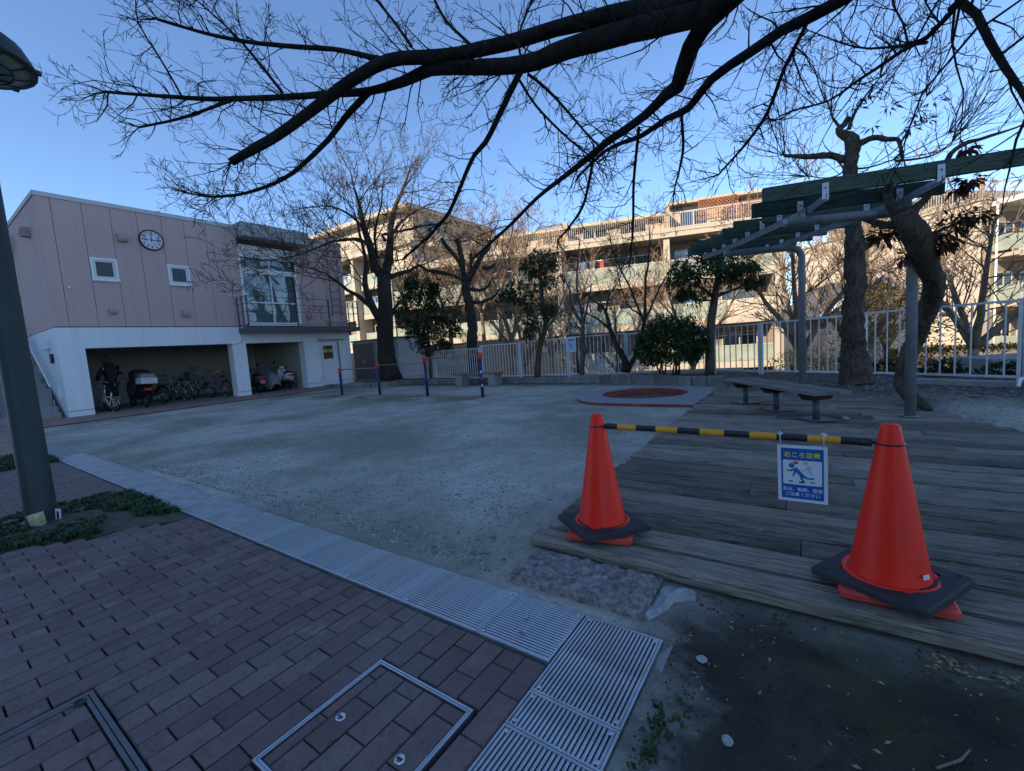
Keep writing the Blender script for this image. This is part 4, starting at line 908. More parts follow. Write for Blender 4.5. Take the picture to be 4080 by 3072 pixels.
# ================================================================ horizontal bars
hb = thing('horizontal_bars', 'set of three stepped horizontal bars on navy posts with red caps', 'exercise bars', (0,0,0))
HP = [((-12.23,8.15),.915),((-10.57,8.30),1.0),((-8.42,8.15),1.125),((-6.49,8.09),1.125)]; barh = [.85,.93,1.05]
for i, ((x, y), h) in enumerate(HP):
    p = MB().tube([(x,y,-.05),(x,y,h-.16)], .040, 14).build('post', M['navy'], hb)
    MB().tube([(x,y,h-.18),(x,y,h-.03),(x,y,h)], [.048,.050,.034], 14).build('cap', M['redcap'], hb)
    MB().lathe([(.05,-.01),(.05,.03),(.041,.034)], (x,y,0), 14).build('foot_ring', M['galv'], hb)
    if i == 3:
        for z, mt, a in ((.66,'signwhite',0),(.50,'redcap',.3),(.33,'signwhite',0)): MB().add([(x+.0415*math.cos(R(-75+a*30+12*k)), y+.0415*math.sin(R(-75+a*30+12*k)), z+dz) for k in range(5) for dz in (-.03,.03)], [(2*k,2*k+2,2*k+3,2*k+1) for k in range(4)]).build('sticker', M[mt], p)
for i in range(3):
    a, b = HP[i][0], HP[i+1][0]; z0 = barh[i]; MB().tube([(*a, z0), (*b, z0)], .016, 10).build('bar', M['bar'], hb)
    for q in (a, b):
        d = (Vector(b)-Vector(a)).normalized() * (1 if q == a else -1); MB().tube([(q[0],q[1],z0), (q[0]+d.x*.085,q[1]+d.y*.085,z0)], .030, 10).build('clamp', M['redcap'], hb)
# ================================================================ concrete and timber bench
cb = thing('concrete_bench', 'backless bench with brown timber top on two grey concrete blocks by the kerb', 'bench', (-9.12,11.22,0), R(1))
for s in (-.72, .66): MB().bbox(s-.14, s+.14, -.20, .20, -.03, .37, .012).build('leg', M['greyconc'], cb)
for k in range(3): yy = -.215 + .145*k; MB().bbox(-.98, .93, yy, yy+.138, .372, .412, .006).build('seat_board', M['brownwood'], cb)
# ================================================================ white steel fence in sections
def fence_section(a, b, zb, zt, label, mat='whitepaint', pitch=.118):
    a, b = Vector((*a, 0)), Vector((*b, 0)); d = b - a; L_ = d.length; ang = math.atan2(d.y, d.x)
    t = thing('steel_fence', label, 'fence', (a.x, a.y, 0), ang, 'white picket fence sections')
    MB().box(0, L_, -.018, .018, zt-.035, zt).build('top_rail', M[mat], t); MB().box(0, L_, -.016, .016, zb, zb+.035).build('bottom_rail', M[mat], t)
    np_ = int(L_ / 2.0 + .5) or 1
    for k in range(np_ + 1):
        x = .03 + (L_ - .06) * k / np_; MB().box(x-.022, x+.022, -.026, .026, -.12, zt+.004).build('post', M[mat], t)
    n = int(L_ / pitch); pm = MB().box(-.0085, .0085, -.0085, .0085, zb+.034, zt-.034).mesh('picket', M[mat])
    for k in range(1, n):
        x = L_ * k / n
        if all(abs(x - (.03 + (L_-.06)*q/np_)) > .04 for q in range(np_ + 1)): link('picket', pm, t, (x, 0, 0))
    return t
FP = [(-14.9,12.62),(-12.3,12.45),(-9.6,12.02),(-7.9,11.95),(-6.1,11.92),(-4.3,12.0),(-2.05,12.2),(-0.95,11.72),(-0.12,11.28),(0.87,10.82),(2.62,9.62),(5.2,8.2)]
FZ = [(.17,1.20),(.17,1.24),(.20,1.32),(.21,1.36),(.22,1.38),(.22,1.36),(.22,1.36),(.22,1.37),(.22,1.38),(.22,1.40),(.24,1.44)]
FL = ['white picket fence section behind the big dark tree','white picket fence section behind the leafy evergreen shrub','white picket fence section behind the timber topped bench','white picket fence section next to the stepped evergreen tree','white picket fence section carrying a small blue notice','white picket fence section behind the round bush','short white picket fence section behind the leaning evergreen tree','white picket fence section behind the far pergola post','white picket fence section left of the knobbly trunk, facing the bench','white picket fence section right of the knobbly trunk','brownish weathered fence section in front of the hedge and path']
M['fencebrown'] = basic('weathered_fence_paint', (.34,.32,.31), .55, .35, 9)
for i, (a, b) in enumerate(zip(FP, FP[1:])): fence_section(a, b, FZ[i][0], FZ[i][1], FL[i], mat='fencebrown' if i == 10 else 'whitepaint', pitch=.118 if i < 6 else (.138 if i < 9 else .19))
nt = thing('fence_notice', 'small blue and white notice plate fixed on the white fence', 'notice', (-5.95, 11.87, .92)); nt.rotation_euler.z = R(2.5)
MB().box(-.15,.15,-.006,.0,0,.42).build('plate', M['signwhite'], nt); MB().box(-.13,.13,-.008,-.0062,.02,.40).build('blue_field', M['noticeblue'] if 'noticeblue' in M else M['signpale'], nt)
m = MB(); [m.add([(q[0]*1.6-.15, -.0095, q[1]*1.6-.02) for q in p], [tuple(range(len(p)))]) for p in figure(0, 0)]; m.build('figure', M['signfig'], nt)
MB().box(-.10,.10,-.0095,-.0082,.34,.38).build('headline', M['signfig'], nt)
# white pipe and dark ledge at the foot of the fence on the right
tag(MB().tube([(2.30,8.55,.22),(2.36,8.72,.30),(2.55,8.85,.32),(3.2,8.75,.34)], .022, 8).build('white_pipe', M['white']), 'bent white plastic pipe lying by the fence foot', 'pipe')
tag(MB().prism([(2.45,8.5),(4.2,6.6),(4.6,6.9),(2.8,8.8)], .08, .28).build('concrete_ledge', M['greyconc']), 'low dark concrete ledge beside the bent white pipe', 'ledge')
tag(MB().prism([(1.35,9.45),(2.35,8.85),(2.45,9.0),(1.45,9.62)], .05, .24).build('concrete_edging', M['greyconc']), 'low concrete edging strip under the fence beside the curved trunk', 'edging')
# ================================================================ bicycles, motorcycles and a person in the bays
def wheel(parent, x, r, tyre=.020, spokes=10):
    w = link('wheel', None, parent, (x, 0, r))
    MB().torus((0,0,0), r-tyre, tyre, 'y', 24, 6).build('tyre', M['tyre'], w); s = MB().torus((0,0,0), r-tyre*2.1, .008, 'y', 24, 5)
    for k in range(spokes): a = 2*math.pi*k/spokes; s.tube([(.02*math.cos(a+1), .02*(-1)**k, .02*math.sin(a+1)), ((r-tyre*2)*math.cos(a), 0, (r-tyre*2)*math.sin(a))], .0022, 3)
    s.tube([(0,-.05,0),(0,.05,0)], .018, 8); s.build('rim', M['steel'], w); return w
def bicycle(loc, rz, label, frame, r=.33, basket=False, rack=True, child=False, mini=False, lean=0.06, loop=False, steer=0.0):
    t = thing('bicycle', label, 'bicycle', loc, rz, 'bicycles parked in the bay'); t.rotation_euler.x = lean; L_ = .52 if not mini else .44
    wheel(t, -L_, r); wheel(t, L_+.02, r); F = MB(); bb = (-.06,0,r-.03); seat = (-.22,0,.78 if not mini else .62); hd0 = (L_-.20,0,.62 if not mini else .52); hd1 = (L_-.25,0,.86 if not mini else .72)
    q = .016; F.tube([bb, seat], q, 8); F.tube([bb, hd0], q*1.15, 8)
    if loop: F.tube([(-.15,0,.45), (.1,0,.48), hd0], q, 8)
    else: F.tube([(seat[0]+.03,0,seat[2]-.13), hd1], q, 8)
    for s in (-.05, .05): F.tube([bb, (-L_, s, r)], .010, 6); F.tube([(seat[0]+.04,0,seat[2]-.15), (-L_, s, r)], .009, 6)
    F.tube([hd0, hd1], .020, 8); F.build('frame', frame, t)
    fk = MB()
    for s in (-.045, .045): fk.tube([(hd0[0],s*.6,hd0[2]-.02), (L_+.02, s, r)], .012, 6)
    fk.build('fork', frame, t); hz = hd1[2] + .12
    h = MB().tube([hd1, (hd1[0]-.02,0,hz)], .012, 6).tube([(hd1[0]-.16,-.28,hz+.03),(hd1[0]-.03,-.22,hz+.05),(hd1[0]+.02,0,hz),(hd1[0]-.03,.22,hz+.05),(hd1[0]-.16,.28,hz+.03)], .011, 6); h.build('handlebar', M['steel'], t)
    for s in (-1, 1): MB().tube([(hd1[0]-.07,s*.25,hz+.042),(hd1[0]-.19,s*.285,hz+.028)], .016, 6).build('grip', M['black'], t)
    MB().add([(seat[0]-.14,-.09,seat[2]+.06),(seat[0]-.14,.09,seat[2]+.06),(seat[0]+.02,.05,seat[2]+.05),(seat[0]+.14,.02,seat[2]+.04),(seat[0]+.14,-.02,seat[2]+.04),(seat[0]+.02,-.05,seat[2]+.05),(seat[0]-.12,-.07,seat[2]),(seat[0]-.12,.07,seat[2]),(seat[0]+.12,0,seat[2]+.01)],
        [(0,5,4,3,2,1),(0,1,7,6),(1,2,3,8,7),(5,0,6,8,4),(3,4,8),(6,7,8)]).build('saddle', M['black'], t)
    c = MB().torus((bb[0],-.045,bb[2]), .085, .006, 'y', 18, 4); c.build('chainring', M['steel'], t)
    for s in (-1, 1): MB().tube([(bb[0],s*.06,bb[2]),(bb[0]+s*.12,s*.09,bb[2]+s*.10)], .011, 6).tube([(bb[0]+s*.12,s*.08,bb[2]+s*.10),(bb[0]+s*.12,s*.17,bb[2]+s*.10)], .018, 6).build('pedal', M['black'], t)
    for xc in (-L_, L_+.02): MB().torus((xc,0,r), r+.015, .013, 'y', 14, 5, R(10), R(170)).build('mudguard', M['black'] if not rack else M['silver'], t)
    if rack:
        k = MB()
        for s in (-.06, .06): k.tube([(-.25,s,r*2+.06),(-L_-.22,s,r*2+.06)], .007, 5).tube([(-L_-.1,s,r*2+.06),(-L_,s,r)], .006, 5)
        for xx in (-.35,-.5,-.7): k.tube([(xx,-.06,r*2+.06),(xx,.06,r*2+.06)], .006, 5)
        k.build('rear_rack', M['steel'], t)
    if basket:
        k = MB(); x0 = hd1[0] + .05
        for i in range(6):
            for z in (0,): pass
        for z, e in ((hz-.20,.0),(hz-.10,.02),(hz,.04)): k.tube([(x0,-.14-e,z),(x0+.24+e,-.14-e,z),(x0+.24+e,.14+e,z),(x0,.14+e,z),(x0,-.14-e,z)], .006, 4)
        for i in range(5):
            yy = -.14 + .07*i; k.tube([(x0+.24,yy,hz-.20),(x0+.28,yy*1.25,hz)], .004, 3); k.tube([(x0,yy,hz-.20),(x0,yy*1.25,hz)], .004, 3); k.tube([(x0,yy,hz-.2),(x0+.24,yy,hz-.2)], .004, 3)
        k.build('basket', M['galv'], t)
    if child: MB().box(-.62,-.34,-.16,.16,r*2+.08,r*2+.22).box(-.66,-.60,-.16,.16,r*2+.1,r*2+.62).box(-.62,-.30,-.18,-.15,r*2+.1,r*2+.42).box(-.62,-.30,.15,.18,r*2+.1,r*2+.42).build('child_seat', M['childseat'], t)
    MB().tube([(-L_+.12,.05,r-.1),(-L_-.06,.11,.01)], .008, 5).build('kickstand', M['steel'], t)
    MB().bbox(-L_-.27,-L_-.24,-.03,.03,r+.18,r+.24,.004).build('reflector', M['taillight'], t); return t
M['childseat'] = basic('grey_green_child_seat', (.07,.10,.10), .6, .3); M['magenta'] = basic('magenta_frame', (.40,.03,.28), .35)
bicycle((-18.62,3.98,.01), R(190), 'small white folding bicycle with wire basket, held by the person', M['whitegloss'], .20, True, True, mini=True, loop=True)
bicycle((-19.5,5.45,.01), R(12), 'black bicycle with raised handlebar beside the delivery scooter', M['black'], .33, False, False, steer=.2)
bicycle((-20.0,6.25,.01), R(196), 'silver city bicycle with rear rack showing its back wheel', M['silver'], .33, False, True, loop=True)
bicycle((-20.6,6.75,.01), R(190), 'dark bicycle fitted with a grey green child seat', M['black'], .33, True, True, child=True, loop=True)
bicycle((-20.2,7.2,.01), R(10), 'black utility bicycle with front basket leaning among others', M['black'], .33, True, True)
bicycle((-19.4,7.45,.01), R(188), 'bicycle with magenta frame next to the white pillar', M['magenta'], .32, False, False)
bicycle((-20.9,5.9,.01), R(14), 'dark bicycle at the back wall of the bay', M['greymetal'], .33, True, True, loop=True)
def loft(m, secs, closed=True):
    """secs: list of (x, half width, z0, z1) -> rounded body"""
    n = 10; vs = []
    for (x, hw, z0, z1) in secs:
        for k in range(n):
            a = 2*math.pi*k/n; vs.append((x, hw*math.copysign(abs(math.cos(a))**.7, math.cos(a)), (z0+z1)/2 + (z1-z0)/2*math.copysign(abs(math.sin(a))**.7, math.sin(a))))
    s = len(secs); m.add(vs, [(i*n+k, i*n+(k+1)%n, (i+1)*n+(k+1)%n, (i+1)*n+k) for i in range(s-1) for k in range(n)] + [tuple(range(n-1,-1,-1)), tuple((s-1)*n+k for k in range(n))], True); return m
def scooter(loc, rz, label, body, plate=True, box=False, shade='black', lean=.05, bags=False):
    t = thing('scooter', label, 'scooter', loc, rz, 'motor scooters parked in the bays'); t.rotation_euler.x = lean; r = .23
    for x in (-.55, .62):
        w = link('wheel', None, t, (x,0,r)); MB().torus((0,0,0), r-.05, .05, 'y', 22, 7).build('tyre', M['tyre'], w); MB().lathe([(.02,-.03),(.14,-.02),(.14,.02),(.02,.03)], (0,0,0), 16, axis='y').build('rim', M['steel'], w)
    loft(MB(), [(-.80,.07,.56,.66),(-.70,.14,.46,.72),(-.45,.17,.40,.74),(-.15,.16,.36,.70),(.0,.13,.30,.60)]).build('rear_body', M[body], t)
    loft(MB(), [(-.02,.15,.27,.36),(.22,.17,.25,.34),(.36,.15,.25,.40)]).build('footboard', M['black'], t)
    MB().add([(.34,-.19,.30),(.34,.19,.30),(.46,.20,.62),(.50,.16,.88),(.50,-.16,.88),(.46,-.20,.62),(.44,-.12,.34),(.44,.12,.34),(.60,.0,.60),(.60,.0,.86)], [(0,1,2,3,4,5),(5,4,9,8),(2,8,9,3),(3,9,4),(0,5,8,6),(1,7,8,2),(6,8,7),(0,6,7,1)]).build('leg_shield', M[body], t)
    loft(MB(), [(.42,.05,.36,.42),(.55,.07,.44,.50),(.72,.07,.43,.49),(.84,.04,.32,.36)]).build('front_mudguard', M[body], t)
    loft(MB(), [(-.72,.08,.72,.76),(-.55,.14,.72,.80),(-.20,.14,.70,.79),(.02,.08,.68,.74)]).build('seat', M['black'], t)
    MB().tube([(.62,0,r),(.46,0,.92)], .026, 8).build('fork', M['greymetal'], t); loft(MB(), [(.38,.05,.90,1.0),(.46,.13,.88,1.04),(.56,.09,.90,1.0)]).build('headset', M[body], t)
    MB().tube([(.36,-.34,1.0),(.43,-.12,.98),(.43,.12,.98),(.36,.34,1.0)], .013, 6).build('handlebar', M['black'], t)
    for s in (-1, 1): MB().tube([(.42,s*.2,1.0),(.44,s*.30,1.17)], .006, 5).build('mirror_stem', M['black'], t); MB().lathe([(.055,-.006),(.055,.006)], (.44,s*.32,1.2), 12, axis='x').build('mirror', M['black'], t)
    MB().bbox(-.86,-.79,-.10,.10,.58,.66,.01).build('tail_light', M['taillight'], t)
    if plate: MB().box(-.875,-.868,-.085,.085,.40,.52).build('number_plate', M['pinkplate'], t); MB().box(-.880,-.876,-.055,.055,.43,.485).build('plate_digits', M['plateink'], t)
    MB().tube([(-.3,-.16,.24),(-.85,-.18,.30)], [.03,.05], 8).build('exhaust', M['greymetal'], t)
    if box: MB().bbox(-.98,-.50,-.22,.22,.80,1.00,.03).build('parcel_crate', M['crate'], t); MB().bbox(-.90,-.55,-.18,.18,1.004,1.13,.04).build('parcel', M['cover'], t); MB().bbox(-.45,.05,-.24,.24,.82,1.28,.10).build('bag', M['black'], t)
    return t
M['crate'] = basic('pale_crate', (.55,.54,.50), .6); M['plateink'] = basic('plate_ink', (.30,.06,.10), .6)
scooter((-18.95,4.86,.01), R(182), 'dark delivery scooter with pale crate and black bag on its rack', 'black', False, True)
scooter((-19.2,8.72,.01), R(176), 'dark motor scooter with pink plate next to the covered one', 'greymetal')
scooter((-19.35,10.12,.01), R(168), 'white motor scooter with pink plate by the bay end wall', 'whitegloss')
# covered motorcycle
cv = thing('covered_motorcycle', 'motorcycle under a creased grey cloth cover between two scooters', 'motorcycle', (-19.45, 9.42, .01), R(172))
for x in (-.6, .65): MB().torus((x,0,.27), .22, .05, 'y', 20, 6).build('wheel', M['tyre'], cv)
m = MB(); nS, nT = 22, 18; vs = []
prof = [(-.98,.30),(-.85,.62),(-.6,.80),(-.3,.88),(0,.92),(.25,1.06),(.42,1.24),(.55,1.20),(.72,.95),(.95,.55),(1.05,.25)]
for i in range(nS+1):
    x = -.98 + 2.03*i/nS; zt = interp(prof, x); wd = .16 + .20*math.sin(math.pi*i/nS)
    for k in range(nT+1):
        a = -math.pi/2*1.05 + math.pi*1.05*k/nT; sag = .12 + .10*noise.noise((x*3,k*.1,1)); yy = wd*math.sin(a)*(1+.35*max(0,abs(math.sin(a))-.6)); zz = max(sag, zt*math.cos(a)**.6 if math.cos(a) > 0 else sag)
        fold = .022*noise.noise((x*7, a*2.5, zz*2)) + .012*math.sin(x*19+a*5); vs.append((x+fold*.6, yy+math.copysign(fold, yy), zz+fold*.5))
m.add(vs, [(i*(nT+1)+k, i*(nT+1)+k+1, (i+1)*(nT+1)+k+1, (i+1)*(nT+1)+k) for i in range(nS) for k in range(nT)], True); m.build('cover', M['cover'], cv)

# ---- person standing behind the small white bicycle, seen from behind
def skin_mesh(name, pts, edges, rad, mat, sub=2, root=0):
    me = bpy.data.meshes.new(name); me.from_pydata(pts, edges, []); o = bpy.data.objects.new(name, me); col.objects.link(o)
    md = o.modifiers.new('skin', 'SKIN'); md.use_smooth_shade = True
    lay = me.skin_vertices[0].data
    for i, r_ in enumerate(rad): lay[i].radius = (r_ if isinstance(r_, tuple) else (r_, r_)); lay[i].use_root = (i == root)
    sb = o.modifiers.new('sub', 'SUBSURF'); sb.levels = sub; sb.render_levels = sub
    dg = bpy.context.evaluated_depsgraph_get(); out = bpy.data.meshes.new_from_object(o.evaluated_get(dg))
    bpy.data.objects.remove(o); bpy.data.meshes.remove(me)
    out.materials.clear(); out.materials.append(mat)
    for p in out.polygons: p.use_smooth = True
    out.name = name; return out
pe = thing('person', 'person in black hooded jacket with pale hem standing at a small white bicycle', 'person', (-18.92, 4.20, .012), R(200))
# local: faces +x, y to the left
B = [(0,0,.93),(0,0,1.10),(0,0,1.30),(.01,0,1.44),(.02,0,1.53),(.04,0,1.60),(.05,0,1.69),
     (0,.17,1.40),(.10,.24,1.18),(.30,.20,1.02),(.37,.185,.985),
     (0,-.17,1.40),(.10,-.24,1.18),(.30,-.22,1.00),(.37,-.205,.97),
     (0,.09,.88),(.02,.10,.50),(-.01,.11,.10),(.12,.12,.04),
     (0,-.09,.88),(.05,-.10,.50),(.02,-.11,.10),(.15,-.12,.04)]
E_ = [(0,1),(1,2),(2,3),(3,4),(4,5),(5,6),(3,7),(7,8),(8,9),(9,10),(3,11),(11,12),(12,13),(13,14),(0,15),(15,16),(16,17),(17,18),(0,19),(19,20),(20,21),(21,22)]
RA = [(.13,.10),(.13,.10),(.15,.10),(.10,.09),.055,.085,.085,.06,.045,.036,.03,.06,.045,.036,.03,.085,.058,.04,.035,.085,.058,.04,.035]
link('body', skin_mesh('body', B, E_, RA, M['skin']), pe)
for s in (1, -1):      # five fingers closed on the handlebar
    hx, hy, hz_ = B[10 if s > 0 else 14]
    for k in range(4):
        yy = hy + s*(.024 - .016*k); l_ = (.030,.034,.032,.026)[k]
        link('finger', skin_mesh('finger', [(hx-.005,yy,hz_+.005),(hx+.03,yy,hz_+.012),(hx+.045,yy,hz_-.012),(hx+.045-l_,yy,hz_-.03)], [(0,1),(1,2),(2,3)], [.0085]*4, M['skin'], 1), pe)
    link('thumb', skin_mesh('thumb', [(hx-.02,hy-s*.02,hz_),(hx+.005,hy-s*.04,hz_-.01),(hx+.022,hy-s*.035,hz_-.028)], [(0,1),(1,2)], [.011,.010,.009], M['skin'], 1), pe)
jk = [(0,0,.86),(0,0,1.00),(0,0,1.18),(0,0,1.34),(.0,0,1.46),(0,.18,1.40),(.10,.255,1.17),(.29,.21,1.02),(0,-.18,1.40),(.10,-.255,1.17),(.29,-.23,1.0)]
link('jacket', skin_mesh('jacket', jk, [(0,1),(1,2),(2,3),(3,4),(3,5),(5,6),(6,7),(3,8),(8,9),(9,10)], [(.18,.15),(.19,.15),(.19,.145),(.18,.13),(.09,.09),.085,.068,.055,.085,.068,.055], M['jacket']), pe)
link('jacket_hem', skin_mesh('jacket_hem', [(0,0,.80),(0,0,.86)], [(0,1)], [(.185,.155),(.18,.15)], M['hem']), pe)
link('trousers', skin_mesh('trousers', [(0,0,.92),(0,.09,.84),(.02,.10,.50),(-.01,.11,.10),(0,-.09,.84),(.05,-.10,.50),(.02,-.11,.10)], [(0,1),(1,2),(2,3),(0,4),(4,5),(5,6)], [(.15,.12),.10,.078,.065,.10,.078,.065], M['trousers']), pe)
hd = MB().lathe([(.01,-.14),(.07,-.12),(.105,-.04),(.112,.03),(.095,.09),(.05,.13),(.01,.14)], (.03,0,1.66), 18); hd.build('hair', M['hair'], pe)
hd = MB().lathe([(.05,-.07),(.12,-.05),(.145,.0),(.13,.05),(.10,.065)], (-.02,0,1.50), 18); hd.build('hood', M['jacket'], pe)
MB().torus((-.01,0,1.545), .105, .020, 'z', 18, 6).build('collar', M['hem'], pe)
for s, x in ((1,.05),(-1,.08)): loft(MB(), [(-.10,.035,0,.08),(-.02,.048,0,.10),(.10,.048,0,.065),(.17,.03,0,.04)]).xf(Matrix.Translation((x, s*.115, 0))).build('shoe', M['black'], pe)
for s in (1, -1): MB().lathe([(.012,-.012),(.014,0),(.010,.012)], (.13, s*.035, 1.675), 8).build('eye', M['black'], pe); MB().lathe([(.008,-.025),(.018,0),(.010,.028)], (.04, s*.098, 1.66), 8).build('ear', M['skin'], pe)
MB().lathe([(.006,-.018),(.014,-.008),(.004,.03)], (.145,0,1.645), 8).build('nose', M['skin'], pe); MB().cbox((.132,0,1.605), (.01,.045,.010)).build('mouth', M['redcap'], pe)

# ================================================================ silver car glimpsed by the stairs
car = thing('parked_car', 'silver car parked beyond the outside stairs, only its corner showing', 'car', (-24.6, 1.0, 0), R(90))
loft(MB(), [(-2.0,.62,.40,.72),(-1.9,.80,.30,.88),(-1.2,.84,.24,.92),(.0,.85,.22,.93),(1.2,.84,.24,.90),(1.85,.78,.30,.78),(2.0,.6,.38,.66)]).build('body', M['silver'], car)
loft(MB(), [(-1.75,.60,.80,.95),(-1.35,.68,.80,1.40),(-.4,.70,.80,1.48),(.5,.68,.80,1.40),(1.15,.62,.80,.96)]).build('cabin', M['glass'], car)
loft(MB(), [(-1.3,.60,1.38,1.42),(-.5,.66,1.42,1.50),(.4,.62,1.38,1.42)]).build('roof', M['silver'], car)
for x in (-1.25, 1.25):
    for y in (-.78, .78):
        w = link('wheel', None, car, (x, y, .31)); MB().torus((0,0,0), .22, .09, 'y', 22, 7).build('tyre', M['tyre'], w); MB().lathe([(.02,-.06),(.19,-.05),(.19,.05),(.02,.06)], (0,0,0), 18, axis='y').build('rim', M['silver'], w)
for y in (-.6, .6): MB().bbox(1.88,1.98,y-.14,y+.14,.56,.68,.02).build('headlight', M['whitegloss'], car); MB().bbox(-1.98,-1.90,y-.12,y+.12,.62,.80,.02).build('tail_light', M['taillight'], car)
